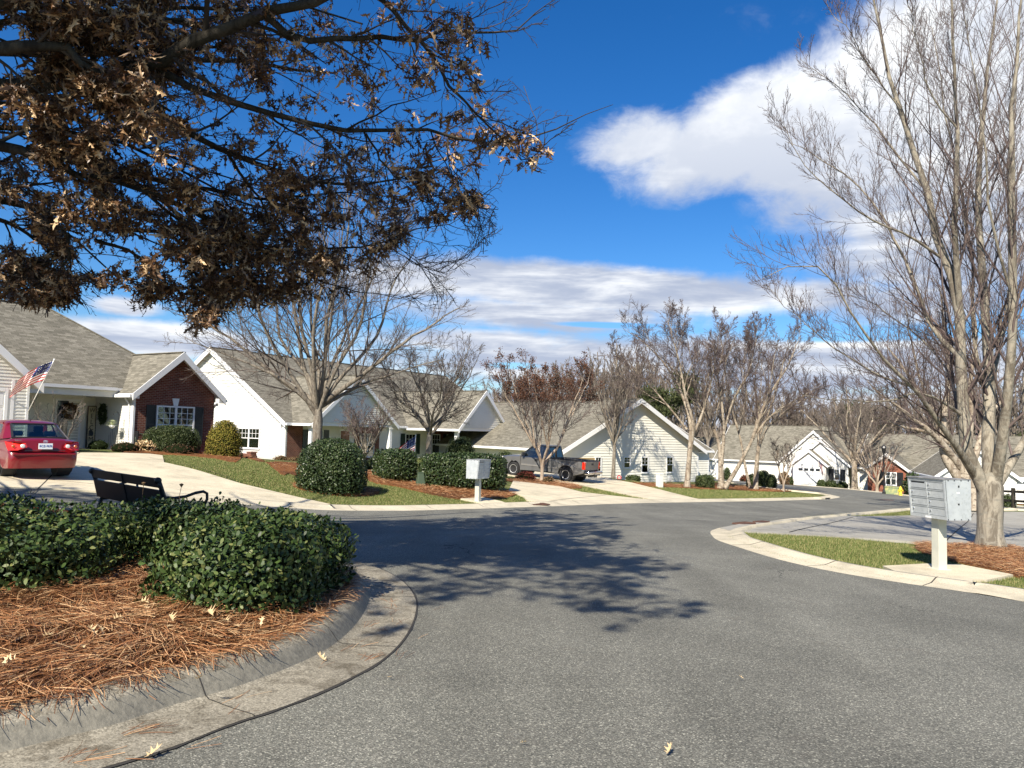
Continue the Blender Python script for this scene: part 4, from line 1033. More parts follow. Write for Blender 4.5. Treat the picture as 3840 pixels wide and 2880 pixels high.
M['tyre'] = mat('tyre', (.018, .018, .019), .85); M['alloy'] = mat('alloy', (.72, .72, .72), .35, metal=.25)
M['lens'] = mat('red_lens', (.62, .02, .008), .12, coat=1.0); M['amber'] = mat('amber_lens', (.45, .09, .01), .2, coat=1.0); M['clear'] = mat('clear_lens', (.75, .72, .70), .15, coat=1.0)
M['bumperblack'] = mat('black_plastic', (.02, .02, .022), .6)
M['seat'] = mat('grey_seat', (.42, .43, .42), .8); M['plate'] = mat('plate_white', (.72, .76, .80), .4); M['plateblue'] = mat('plate_blue', (.05, .10, .35), .5)
def shade_auto(o, a=35):
    o.data.polygons.foreach_set('use_smooth', [True]*len(o.data.polygons)); o.data.set_sharp_from_angle(angle=R(a))
def side_profile_body(name, prof, arches, hw, parent, m_, taper, slices=(0, .55, .8, .92, 1.0), round_=(0, 0, .012, .035, .10), zref=.55):
    """side outline (y,z) swept across the width; outer slices shrink so that the edges are rounded; arches cut the lower edge"""
    pts = []
    for (y, z) in prof: pts.append((y, z))
    cy = sum(p[0] for p in pts)/len(pts); n = len(pts); V = []; F = []
    S_ = [-s for s in slices[::-1] if s > 0]+list(slices)
    RR_ = list(round_[::-1][:-1])+list(round_)
    for s, rr in zip(S_, RR_):
        for y, z in pts:
            k = taper(y, z); yy = y-math.copysign(rr*1.1 if abs(y) > 1.9 else 0, y); zz = z
            if z > zref+.1: zz = z-rr*.9
            V.append((s*hw*k, yy, zz))
    m_n = len(S_)
    for i in range(m_n-1):
        for j in range(n):
            j2 = (j+1) % n; F.append((i*n+j, i*n+j2, (i+1)*n+j2, (i+1)*n+j))
    F.append(tuple(range(n))); F.append(tuple((m_n-1)*n+j for j in range(n))[::-1])
    o = raw(name, V, F, m_, parent); shade_auto(o, 38); return o
def arc(yc, zc, r, a0, a1, k): return [(yc+r*math.cos(R(a0+(a1-a0)*i/k)), zc+r*math.sin(R(a0+(a1-a0)*i/k))) for i in range(k+1)]
def wheel(parent, x, y, r, w, side, rim='alloy', spokes=5):
    Mx = Matrix.Translation((x, y, r)) @ Matrix.Rotation(R(90), 4, 'Y')
    t = MB(); h = w/2
    t.lathe([(r*.62, -h*.8), (r*.66, -h), (r*.94, -h*.95), (r, -h*.6), (r, h*.6), (r*.94, h*.95), (r*.66, h), (r*.62, h*.8), (r*.60, 0)], 32, M=Mx)
    wo = thing('wheel', None, None); wo.parent = parent
    t.build('tyre', M['tyre'], wo, True)
    m_ = MB(); o_ = side*h
    m_.lathe([(.0001, o_*.55), (r*.16, o_*.6), (r*.17, o_*.45), (r*.2, o_*.3), (r*.60, o_*.35), (r*.62, o_*.85), (r*.56, o_*.78), (r*.54, o_*.2)], 24, M=Mx)
    for k in range(spokes):
        a = 2*math.pi*k/spokes+.3; c_, s_ = math.cos(a), math.sin(a)
        m_.bar(Mx @ Vector((c_*r*.1, s_*r*.1, o_*.5)), Mx @ Vector((c_*r*.58, s_*r*.58, o_*.62)), r*.2, .03, up=(1, 0, 0))
    m_.build('rim', M[rim], wo)
    return wo
def quadp(name, pts, m_, parent, both=False):
    mb = MB(); mb.poly(pts)
    return mb.build(name, m_, parent)
# --- red saloon
def sedan():
    c = thing('parked_car', 'dark red four door saloon parked on the pale driveway, seen from behind', 'car', (0, 0, 0))
    wy = (-1.33, 1.27); r = .31
    prof = [(-2.20, .235), (-2.25, .42), (-2.26, .60), (-2.20, .66), (-2.17, .78), (-2.13, .97), (-2.06, 1.015), (-1.60, 1.03), (-1.2, .99), (0, .965), (1.0, .955), (1.25, .94), (1.7, .86), (2.05, .74), (2.20, .62), (2.24, .45), (2.2, .22)]
    prof += arc(wy[1], r, .38, -8, 188, 12)+arc(wy[0], r, .38, -8, 188, 12)+[(-1.8, .22), (-2.05, .215)]
    tp = lambda y, z: (1-.10*max(0, (abs(y)-1.5)/.75)**2)*(1-.05*max(0, (z-.7)/.3))*(1-.06*max(0, (.35-z)/.2))
    side_profile_body('body', prof, None, .85, c, M['redpaint'], tp, slices=(0, .5, .78, .9, .97, 1.0), round_=(0, .01, .03, .055, .09, .14), zref=.6)
    # greenhouse
    B = {'rgb': (.60, -1.62, 1.03), 'rgt': (.50, -.92, 1.385), 'cb': (.76, -1.38, .985), 'ct': (.575, -.78, 1.395), 'sb1': (.775, -1.10, .975), 'st1': (.60, -.62, 1.385), 'sb2': (.79, .80, .955), 'st2': (.61, .18, 1.40), 'ab': (.73, 1.06, .96), 'at': (.56, .30, 1.435), 'rr': (.50, -.80, 1.43), 'rf': (.50, .30, 1.455)}
    def P_(k, s): v = B[k]; return (v[0]*s, v[1], v[2])
    rf = MB()
    ys = [(-.92, 1.385), (-.82, 1.425), (-.5, 1.462), (-.1, 1.475), (.2, 1.462), (.36, 1.425)]
    vs = []
    for y, z in ys:
        for k, (fx, dz) in enumerate(((-.60, -.05), (-.53, -.012), (-.3, .008), (0, .014), (.3, .008), (.53, -.012), (.60, -.05))): vs.append((fx, y, z+dz))
    fs = [(i*7+j, i*7+j+1, (i+1)*7+j+1, (i+1)*7+j) for i in range(5) for j in range(6)]
    rf.add(vs, fs); rf.build('roof', M['redpaint'], c, True)
    pl = MB()
    for s in (-1, 1):
        pl.poly([P_('rgb', s), P_('cb', s), P_('ct', s), P_('rgt', s)]); pl.poly([P_('cb', s), P_('sb1', s), P_('st1', s), P_('ct', s)])
        pl.poly([P_('rgt', s), P_('ct', s), (s*.60, -.82, 1.375), (s*.53, -.9, 1.40)])
        pl.poly([P_('sb2', s), P_('ab', s), P_('at', s), P_('st2', s)])
        pl.bar((s*.78, -.15, .96), (s*.605, -.15, 1.40), .02, .07, up=(0, 1, 0))
        pl.bar(P_('st1', s), P_('st2', s), .035, .05)
    pl.poly([(-.76, -1.38, .985), (-.60, -1.62, 1.03), (.60, -1.62, 1.03), (.76, -1.38, .985)])
    po = pl.build('roof_pillars', M['redpaint'], c); 
    gl = lambda pts, nm='window_glass': quadp(nm, pts, M['cglass'], c)
    gl([P_('rgb', -1), P_('rgb', 1), P_('rgt', 1), P_('rgt', -1)], 'rear_window')
    rs = MB()
    for a, b in (('rgb', 'rgt'),):
        for s in (-1, 1): rs.bar(P_(a, s), P_(b, s), .05, .012)
    rs.bar(P_('rgb', -1), P_('rgb', 1), .012, .05); rs.bar(P_('rgt', -1), P_('rgt', 1), .012, .05); rs.build('window_seal', M['bumperblack'], c)
    gl([(-.70, 1.06, .96), (.70, 1.06, .96), (.54, .34, 1.42), (-.54, .34, 1.42)], 'windscreen')
    for s in (-1, 1): gl([P_('sb1', s), P_('sb2', s), P_('st2', s), P_('st1', s)], 'side_window')
    # interior
    i_ = MB(); i_.box(-.62, .62, -1.58, -.98, .98, 1.012); i_.build('parcel_shelf', M['seat'], c)
    for x in (-.38, .38):
        h_ = MB(); h_.lathe([(.05, -.14), (.075, -.12), (.075, .12), (.05, .14)], 14, M=Matrix.Translation((x, -1.0, 1.12)) @ Matrix.Rotation(R(90), 4, 'Y')); h_.build('head_rest', M['seat'], c, True)
    for x in (-.38, .38):
        h_ = MB(); h_.box(x-.22, x+.22, .05, .2, .6, 1.12); h_.box(x-.12, x+.12, .06, .16, 1.12, 1.3); h_.build('front_seat', mat('dark_seat', (.10, .11, .12), .8) if x < 0 else bpy.data.materials['dark_seat'], c, bevel=.04)
    # lamps
    for s in (-1, 1):
        ly = -2.16
        lm = MB(); lm.add([(s*.81, -2.06, .80), (s*.83, -1.94, .94), (s*.64, -2.21, .955), (s*.44, -2.235, .91), (s*.40, -2.245, .80), (s*.60, -2.255, .72), (s*.79, -2.14, .71)],
            [(0, 1, 2, 3, 4, 5, 6) if s > 0 else (6, 5, 4, 3, 2, 1, 0)]); 
        lo = lm.build('tail_light', M['lens'], c)
        k_ = MB(); k_.lathe([(.0, .014), (.04, .01), (.052, 0)][::-1], 16, M=Matrix.Translation((s*.50, -2.245, .83)) @ Matrix.Rotation(R(90), 4, 'X')); k_.build('reversing_lens', M['clear'], lo)
        k_ = MB(); k_.lathe([(.0, .014), (.032, .01), (.042, 0)][::-1], 16, M=Matrix.Translation((s*.69, -2.20, .82)) @ Matrix.Rotation(R(90), 4, 'X')); k_.build('indicator_lens', M['amber'], lo)
    # boot lid seam, plate recess, bumper step
    sm = MB(); sm.box(-.45, .45, -2.232, -2.20, .70, .715); sm.build('boot_seam', M['bumperblack'], c)
    bs = MB(); bs.box(-.70, .70, -2.275, -2.1, .585, .64); bs.build('bumper_step', M['redpaint'], c, bevel=.02)
    un = MB(); un.box(-.6, .6, -2.0, -1.8, .24, .34); un.box(-.62, .62, -1.6, 1.9, .19, .3); un.build('underbody', M['bumperblack'], c)
    pt = MB(); pt.box(-.155, .155, -2.245, -2.215, .75, .905); po = pt.build('number_plate', M['plate'], c)
    t = text_mesh('plate_text', 'RCZ-7676', .082, M['plateblue'], po, .002); t.location = (0, -2.248, .83); t.rotation_euler = (R(90), 0, 0); t.scale = (.82, 1, 1)
    em = MB()
    for rx, rz, ox, oz in ((.05, .033, 0, 0), (.018, .03, 0, 0), (.034, .014, 0, .016)):
        pts = [(ox+rx*math.cos(a_*math.pi/10), -2.20, .955+oz+rz*math.sin(a_*math.pi/10)) for a_ in range(21)]; em.tube(pts, .0055, 6, caps=False)
    em.build('emblem', M['chrome'], c)
    t = text_mesh('badge', 'COROLLA', .042, M['chrome'], c, .003); t.location = (.56, -2.185, .985); t.rotation_euler = (R(80), 0, R(3)); t.scale = (1.25, 1, 1)
    bd = MB()
    for i in range(4): bd.box(-.66+i*.035, -.635+i*.035, -2.195, -2.17, .972, .995)
    bd.build('badge', M['chrome'], c)
    an = MB(); an.tube([(0, -.62, 1.47), (.22, -.60, 1.80)], .005, 5); an.lathe([(.02, 0), (.012, .04)], 8, (0, -.62, 1.465)); an.build('aerial', M['bumperblack'], c)
    for s in (-1, 1):
        for y in wy: wheel(c, s*.74, y, r, .19, s)
        a_ = MB(); a_.box(s*.84-.06 if s > 0 else s*.84-.1, s*.84+.1 if s > 0 else s*.84+.06, .58, .72, .95, 1.07); a_.build('wing_mirror', M['redpaint'], c, bevel=.03)
        for y in wy:
            w_ = MB(); w_.lathe([(.37, -.02), (.37, .30)], 20, M=Matrix.Translation((s*.62-.14, y, r)) @ Matrix.Rotation(R(90), 4, 'Y')); w_.build('wheel_housing', M['bumperblack'], c)
    return c
car = sedan()
hz = R(-45); hd = Vector((math.sin(hz), math.cos(hz)))   # heading a little left of straight ahead
rear = pxY(168, 1790, 18.3); cy_ = 2.2
car.location = (rear.x+hd.x*cy_, rear.y+hd.y*cy_, H(rear.x+hd.x*cy_, rear.y+hd.y*cy_)+.03); car.scale = (.94, .94, .875); car.rotation_euler = (R(1.2), 0, -hz)

# --- pickup truck
def pickup():
    c = thing('pickup_truck', 'weathered pewter pickup truck with a chrome rear bumper parked by the flowering tree bed', 'pickup truck')
    wy = (-1.55, 1.75); r = .37; hw = .98
    mkp = lambda lo, hi: None
    # cab and bonnet lower body
    front = [(-.42, .42), (-.42, 1.12), (1.25, 1.10), (1.45, 1.12), (2.2, 1.08), (2.62, 1.0), (2.72, .86), (2.72, .45), (2.6, .40)]+arc(wy[1], r+.02, .46, -5, 185, 12)
    tp = lambda y, z: (1-.09*max(0, (y-1.9)/.9)**2)*(1-.035*max(0, (z-.8)/.3))
    side_profile_body('body', front, None, hw, c, M['greypaint'], tp, slices=(0, .6, .85, .95, 1.0), round_=(0, 0, .02, .05, .09), zref=.75)
    # bed: two side panels, floor, headboard
    side = [(-2.62, .52), (-2.66, .75), (-2.64, 1.13), (-.45, 1.13), (-.45, .42)]+arc(wy[0], r+.02, .46, -5, 185, 12)
    for s in (-1, 1):
        mb = MB(); n = len(side)
        for x in (s*hw*.99, s*(hw-.13)): mb.v += [(x*(1-.02*(z > 1)), y, z) for y, z in side]
        F = [tuple(range(n)), tuple(range(n, 2*n))[::-1]]+[(j, j+n, (j+1) % n+n, (j+1) % n) for j in range(n)]
        mb.f = F; mb.m = [0]*len(F); o = mb.build('bed_side', M['greypaint'], c, bevel=.02)
        rl = MB(); rl.bar((s*(hw-.06), -2.62, 1.145), (s*(hw-.06), -.5, 1.145), .12, .03); rl.build('bed_rail', M['bumperblack'], c)
        tr = MB(); tr.bar((s*(hw+.004), -1.04, .66), (s*(hw+.004), -.42, .66), .02, .08); tr.bar((s*(hw+.004), -.38, .66), (s*(hw+.004), 1.24, .66), .02, .08); tr.build('side_moulding', M['trim'] if False else M['greylow'], c)
    fl_ = MB(); fl_.box(-.9, .9, -2.6, -.45, .62, .68); fl_.box(-.9, .9, -.5, -.45, .68, 1.12); fl_.build('bed_floor', M['bumperblack'], c)
    tg = MB(); tg.box(-.83, .83, -2.68, -2.6, .66, 1.12); to = tg.build('tailgate', M['greypaint'], c, bevel=.015)
    hd_ = MB(); hd_.box(-.11, .11, -2.70, -2.675, .93, 1.03); hd_.build('handle', M['bumperblack'], to)
    tg = MB(); tg.box(-.84, .84, -2.66, -2.6, 1.12, 1.15); tg.build('rail_cap', M['bumperblack'], to)
    bp = MB(); bp.box(-.92, .92, -2.92, -2.66, .46, .62); bo = bp.build('rear_bumper', M['chrome'], c, bevel=.04)
    ht = MB(); ht.box(-.10, .10, -2.96, -2.86, .32, .44); ht.box(-.5, .5, -2.75, -2.68, .32, .42); ht.build('tow_hitch', M['bumperblack'], c)
    # cab
    cabs = {'b': [(-.42, 1.10), (1.42, 1.10)], 't': [(-.30, 1.72), (.62, 1.74)]}
    V = []; xb, xt = .90, .74
    for s in (-1, 1):
        V += [(s*xb, -.42, 1.10), (s*xb, 1.42, 1.08), (s*xt, .62, 1.73), (s*xt, -.30, 1.71)]
    mb = MB(); mb.box(-.74, .74, -.32, .66, 1.70, 1.78); mb.build('roof', M['greypaint'], c, bevel=.035)
    pl = MB()
    for s in (-1, 1):
        pl.bar((s*xb, -.40, 1.10), (s*xt, -.28, 1.72), .09, .09); pl.bar((s*xb, 1.40, 1.08), (s*xt, .62, 1.72), .07, .07); pl.bar((s*(xb-.01), .10, 1.10), (s*(xt), .06, 1.72), .05, .22, up=(0, 1, 0))
        pl.bar((s*xt, -.28, 1.71), (s*xt, .62, 1.73), .06, .06)
        pl.poly([(s*xb*.995, -.36, 1.1), (s*xb*.995, .02, 1.1), (s*xt, -.0, 1.7), (s*xt, -.24, 1.7)])
    pl.build('roof_pillars', M['greypaint'], c)
    quadp('rear_window', [(-.82, -.43, 1.16), (.82, -.43, 1.16), (.68, -.31, 1.67), (-.68, -.31, 1.67)], M['tglass'], c)
    bk = MB(); bk.box(-.88, .88, -.42, -.38, 1.08, 1.15); bk.build('cab_back', M['greypaint'], c)
    quadp('windscreen', [(-.86, 1.40, 1.1), (.86, 1.40, 1.1), (.72, .64, 1.70), (-.72, .64, 1.70)], M['cglass'], c)
    for s in (-1, 1):
        quadp('side_window', [(s*.897, .12, 1.12), (s*.897, 1.3, 1.1), (s*.75, .62, 1.69), (s*.75, .12, 1.69)], M['cglass'] if False else M['tglass'], c)
        mr = MB(); lo_, hi_ = sorted((s*.97, s*1.16)); mr.box(lo_, hi_, 1.05, 1.17, 1.12, 1.32); mr.build('wing_mirror', M['bumperblack'], c, bevel=.03)
        hb = MB(); lo_, hi_ = sorted((s*(hw-.02), s*(hw+.006))); hb.box(lo_, hi_, .22, .40, .90, 1.0); hb.build('door_handle', M['bumperblack'], c)
        sm = MB(); sm.box(lo_, hi_, .08, .092, .5, 1.08); sm.box(lo_, hi_, 1.30, 1.312, .5, 1.08); sm.build('door_seam', M['bumperblack'], c)
        tl = MB(); lo_, hi_ = sorted((s*.83, s*(hw+.004))); tl.box(lo_, hi_, -2.69, -2.52, .72, 1.10); to_ = tl.build('tail_light', M['lens'], c, bevel=.015)
        tl = MB(); lo_, hi_ = sorted((s*.86, s*(hw-.02))); tl.box(lo_, hi_, -2.70, -2.68, .80, .92); tl.build('indicator_lens', M['amber'], to_)
        hl = MB(); lo_, hi_ = sorted((s*.55, s*.93)); hl.box(lo_, hi_, 2.5, 2.70, .82, .98); hl.build('headlight', M['clear'], c, bevel=.03)
        for y in wy: wheel(c, s*.85, y, r, .25, s, 'alloy', 5)
        for y in wy:
            w_ = MB(); w_.lathe([(.455, 0), (.455, .3)], 20, M=Matrix.Translation((s*.70-.15, y, r+.02)) @ Matrix.Rotation(R(90), 4, 'Y')); w_.build('wheel_housing', M['bumperblack'], c)
    s_ = MB(); s_.box(-.8, .8, -.25, .0, .7, 1.25); s_.build('seat', M['bumperblack'], c)
    un = MB(); un.box(-.8, .8, -2.5, 2.5, .34, .5); un.build('chassis', M['bumperblack'], c)
    return c
tk = pickup()
hv = Vector((-.86, .51)).normalized(); rw = pxY(2120, 1812, 42.3)   # near rear wheel
lft = Vector((-hv.y, hv.x))
cx = rw.x-lft.x*.9+hv.x*1.55; cyy = rw.y-lft.y*.9+hv.y*1.55
tk.location = (cx, cyy, H(rw.x, rw.y)+.06); 
f_ = H(cx+hv.x*1.7, cyy+hv.y*1.7); b_ = H(cx-hv.x*1.7, cyy-hv.y*1.7)
tk.location.z = (f_+b_)/2+.06
tk.rotation_euler = (math.atan2(f_-b_, 3.4), 0, math.atan2(-hv.x, hv.y)); tk.scale = (1, 1, 1.04)

# ------------------------------------------------------------------ mailboxes
def mailbox(label, loc, rz, h0, side_doors='l'):
    """post at the origin; door face looks along -x; local y runs along the door face"""
    t = thing('mailbox', label, 'mailbox', loc, rz, 'cluster mailboxes on square posts beside the kerb')
    p = MB(); p.box(-.075, .075, -.075, .075, -.1, h0); p.box(-.12, .12, -.12, .12, .0, .02); p.build('post', M['metalpost'], t, bevel=.004)
    W_, D_, Hh = .77, .47, .61; x0, x1 = -D_/2, D_/2; z0, z1 = h0, h0+Hh
    b = MB(); sl_ = .055
    V = []
    for y in (-W_/2, W_/2): V += [(x0+sl_, y, z0), (x1, y, z0), (x1, y, z1), (x0, y, z1)]
    b.add(V, [(0, 1, 2, 3), (7, 6, 5, 4), (0, 4, 5, 1), (1, 5, 6, 2), (2, 6, 7, 3)])
    ins = .018          # door recess floor
    b.add([(x0+sl_+ins, -W_/2+.01, z0+.02), (x0+sl_+ins, W_/2-.01, z0+.02), (x0+ins, W_/2-.01, z1-.02), (x0+ins, -W_/2+.01, z1-.02)], [(0, 1, 2, 3), (3, 2, 1, 0)])
    b.build('cabinet', M['metal'], t)
    lid = MB(); lid.box(x0-.03, x1+.005, -W_/2-.006, W_/2+.006, z1, z1+.012); lid.build('lid', M['lidmetal'], t)
    fr_ = MB(); X_ = lambda z: x0+sl_*(z1-z)/Hh
    def slab(y0, y1, za, zb, d0, d1, mb): # slab on slanted face; d outward
        mb.add([(X_(za)-d1, y0, za), (X_(za)-d1, y1, za), (X_(zb)-d1, y1, zb), (X_(zb)-d1, y0, zb), (X_(za)-d0, y0, za), (X_(za)-d0, y1, za), (X_(zb)-d0, y1, zb), (X_(zb)-d0, y0, zb)],
               [(3, 2, 1, 0), (4, 5, 6, 7), (0, 1, 5, 4), (1, 2, 6, 5), (2, 3, 7, 6), (3, 0, 4, 7)])
    for y0, y1 in ((-W_/2, -W_/2+.03), (W_/2-.03, W_/2)): slab(y0, y1, z0, z1, -.02, .012, fr_)
    slab(-.006, .006, z0+.05, z1-.02, -.018, .006, fr_)
    slab(-W_/2+.03, W_/2-.03, z0, z0+.05, -.02, .012, fr_); slab(-W_/2+.03, W_/2-.03, z1-.03, z1, -.02, .012, fr_)
    fr_.build('door_frame', M['metal'], t)
    rows = [z0+.05+i*(Hh-.08)/4 for i in range(5)]
    for c_ in range(2):
        ya, yb = (-W_/2+.034, -.009) if c_ == 0 else (.009, W_/2-.034)
        for i in range(4):
            d = MB(); slab(ya, yb, rows[i]+.006, rows[i+1]-.004, -.012, .0, d); slab(ya, yb, rows[i+1]-.016, rows[i+1]-.004, .0, .008, d)
            do = d.build('door', M['metal'], t)
            if not (i == 3 and c_ == 1):
                k = MB(); zz = (rows[i]+rows[i+1])/2; k.lathe([(.013, 0), (.013, .012), (.006, .016)], 10, (X_(zz), yb-.04, zz), M=Matrix.Rotation(R(-90), 4, 'Y')); k.build('lock', M['chrome'], do)
            else:
                k = MB(); slab(ya+.03, yb-.03, rows[4]-.05, rows[4]-.03, .0, .002, k); k.build('mail_slot', M['black'], do)
    for yy in (-W_/2-.004, W_/2+.004):
        rv = MB()
        for x in (x0+.06, x0+.17, x0+.29, x0+.42):
            for z in (z0+.012, z1-.012): rv.box(x-.007, x+.007, yy-.003, yy+.003, z-.007, z+.007)
        rv.build('rivets', M['darkmetal'], t)
    hl = MB(); hl.box(.005, .025, -W_/2-.006, -W_/2+.001, z1-.115, z1-.085); hl.box(.0, .025, -W_/2-.006, -W_/2+.001, z1-.38, z1-.355); hl.build('punched_hole', M['black'], t)
    st = MB(); st.box(-.02, .03, -W_/2-.003, -W_/2, z1-.205, z1-.188); st.build('sticker', M['fwhite'], t)
    st = MB(); slab(-.06, .06, z0+.0, z0+.03, .012, .014, st); st.build('sticker', M['fwhite'], t)
    return t
M['lidmetal'] = mat('dull_lid', rough=.55, metal=.3, fn=mottled((.20, .20, .20), (.34, .34, .34), 7))
pR = at(3523, 2148); mailbox('grey eight door mailbox on a square post by the large bare tree at right', (pR.x, pR.y, H(pR.x, pR.y)+.05), math.atan2(.215, .976)-.0, .80)
pL = at(1791, 1886); mL = mailbox('weathered grey mailbox on a white post before the clipped hedge across the road', (pL.x, pL.y, H(pL.x, pL.y)+.04), math.atan2(.466, -.885), .76)

# ------------------------------------------------------------------ bench behind the hedge
b0_, b1_ = pxY(372, 1790, 12.3), pxY(622, 1817, 10.6); axb = (b1_-b0_); Lb = math.hypot(axb.x, axb.y)
mid = (b0_+b1_)/2; gz = H(mid.x, mid.y)+.10
bn = thing('park_bench', 'black metal park bench with its slatted back to us behind the hedge', 'bench', (mid.x, mid.y, gz), math.atan2(axb.y, axb.x))
hb = .80; L2 = Lb/2
for x in (-L2, L2):
    e = MB(); e.tube([(x, -.10, hb+.02), (x, -.07, hb-.05), (x, .02, .52), (x, .06, .42), (x, .0, .2), (x, -.06, 0)], [.035, .032, .028, .028, .028, .03], 10)
    e.lathe([(.02, -.035), (.045, -.02), (.045, .02), (.02, .035)], 14, M=Matrix.Translation((x, -.11, hb+.03)) @ Matrix.Rotation(R(90), 4, 'Y'))
    e.tube([(x, .06, .40), (x, .50, .42), (x, .53, .2), (x, .52, 0)], .026, 8)
    e.build('end_frame', M['black'], bn, True)
    a_ = MB(); a_.tube([(x, -.01, .60), (x, .12, .585), (x, .28, .60), (x, .42, .645), (x, .53, .66), (x, .585, .63), (x, .59, .55), (x, .53, .42)], .021, 8); a_.build('armrest', M['black'], bn, True)
bp = lambda z: -.10+(hb-z)*.26
for za, zb in ((.73, .86), (.43, .70)):
    s_ = MB(); s_.add([(x, bp(z)+k, z) for z in (za, zb) for x, k in ((-L2, -.012), (L2, -.012), (L2, .016), (-L2, .016))], [(3, 2, 1, 0), (4, 5, 6, 7), (0, 1, 5, 4), (1, 2, 6, 5), (2, 3, 7, 6), (3, 0, 4, 7)])
    s_.build('back_slat', M['benchwood'] if 'benchwood' in M else M['black'], bn)
s_ = MB(); s_.bar((0, bp(.86)-.02, .86), (0, bp(.42)-.02, .42), .03, .012, up=(0, 1, 0)); s_.build('back_brace', M['black'], bn)
for k in range(5):
    s_ = MB(); s_.box(-L2, L2, .06+k*.09, .14+k*.09, .405, .43); s_.build('seat_slat', M['black'], bn)

# ------------------------------------------------------------------ street furniture
lp = pxY(3315, 1843, 66); zl = H(lp.x, lp.y); top = (1620-1500)*0
ln = thing('street_lamp', 'black street lamp with a lantern head in front of the brick gable', 'street lamp', (lp.x, lp.y, zl))
hl_ = pxY(3322, 1700, 66).z-zl
m_ = MB(); m_.lathe([(.14, 0), (.14, .15), (.08, .3), (.055, .5), (.05, hl_-.3), (.07, hl_-.25), (.04, hl_-.2), (.08, hl_-.12), (.05, hl_-.05)], 12); m_.build('pole', M['darkmetal'], ln, True)
m_ = MB(); m_.lathe([(.10, hl_-.05), (.20, hl_+.42), (.24, hl_+.44), (.17, hl_+.6), (.05, hl_+.68), (.02, hl_+.82)], 8); m_.build('lantern', M['darkmetal'], ln)
hy = pxY(3377, 1852, 64); hyz = H(hy.x, hy.y)
hh_ = thing('fire_hydrant', 'yellow fire hydrant beside the pale green utility box', 'hydrant', (hy.x, hy.y, hyz)); sc = 1.12
m_ = MB(); m_.lathe([(.16, 0), (.16, .05), (.10, .06), (.10, .42), (.13, .44), (.13, .48), (.10, .5), (.09, .58), (.04, .64), (.03, .70)], 14); m_.build('barrel', M['yellow'], hh_, True)
m_ = MB()
for a_ in (0, 1, 2):
    Mx = Matrix.Rotation(R(90*a_+20), 4, 'Z') @ Matrix.Translation((0, 0, .36)) @ Matrix.Rotation(R(90), 4, 'Y')
    m_ = MB(); m_.lathe([(.055, .08), (.055, .16), (.07, .16), (.07, .2)], 10, M=Mx); m_.build('outlet', M['yellow'], hh_)
hh_.scale = (sc, sc, sc)
tb_ = pxY(3341, 1851, 66); tf = thing('utility_box', 'pale green transformer box on the verge by the yellow hydrant', 'utility box', (tb_.x, tb_.y, H(tb_.x, tb_.y)), a4)
wbx = 1.16; m_ = MB(); m_.box(-wbx/2, wbx/2, 0, .9, 0, .58); m_.build('cabinet', M['padgreen'], tf, bevel=.02)
m_ = MB(); m_.box(-wbx/2-.03, wbx/2+.03, -.04, .94, .58, .66); m_.build('lid', M['padgreen'], tf, bevel=.02)
# utility pedestals
gp = at(1576, 1823); t = thing('utility_pedestal', 'dark green pedestal at the left end of the front hedge', 'pedestal', gp+Vector((0, 0, -.02)), .4)
m_ = MB(); m_.add([(x*w, y*w*.8, z) for z, w in ((0, .17), (.5, .10)) for x, y in ((-1, -1), (1, -1), (1, 1), (-1, 1))], [(3, 2, 1, 0), (4, 5, 6, 7), (0, 1, 5, 4), (1, 2, 6, 5), (2, 3, 7, 6), (3, 0, 4, 7)]); m_.build('cover', M['darkgreen'], t, bevel=.015)
m_ = MB(); m_.box(-.11, .11, -.09, .09, .5, .53); m_.build('cap', M['darkgreen'], t, bevel=.01)
gp = pxY(2473, 1832, 44.5); t = thing('utility_pedestal', 'white square pedestal on the lawn in front of the gable house', 'pedestal', (gp.x, gp.y, H(gp.x, gp.y)), .5)
m_ = MB(); m_.box(-.15, .15, -.15, .15, -.05, .72); m_.build('body', M['white'], t, bevel=.01); m_ = MB(); m_.box(-.17, .17, -.17, .17, .72, .78); m_.build('cap', M['white'], t, bevel=.02)
# gas meter by house 3
gm = pxY(2497, 1816, 51); t = thing('gas_meter', 'small gas meter with bent pipes at the gable house wall', 'meter', (gm.x, gm.y, H(gm.x, gm.y)), .6)
m_ = MB(); m_.tube([(0, 0, 0), (0, 0, .62), (.08, 0, .7), (.25, 0, .7), (.3, 0, .6), (.3, 0, .5)], .02, 6); m_.build('pipe', M['metal'], t)
m_ = MB(); m_.box(.18, .42, -.1, .1, .2, .5); m_.build('meter_case', M['metal'], t, bevel=.04)
# red garden hose coil
hp = pxY(2322, 1792, 53.5); t = thing('garden_hose', 'coiled red hose on the ground by the slim tree', 'hose', (hp.x, hp.y, H(hp.x, hp.y)+.1))
m_ = MB()
m_.tube([(.22*math.cos(a*.5)*(1-.006*a), .09*math.sin(a*.5), .1+.2*math.sin(a*.5)*(1-.006*a)) for a in range(50)], .022, 6); m_.build('coil', M['red'], t, True); t.scale = (.7, .7, .7)
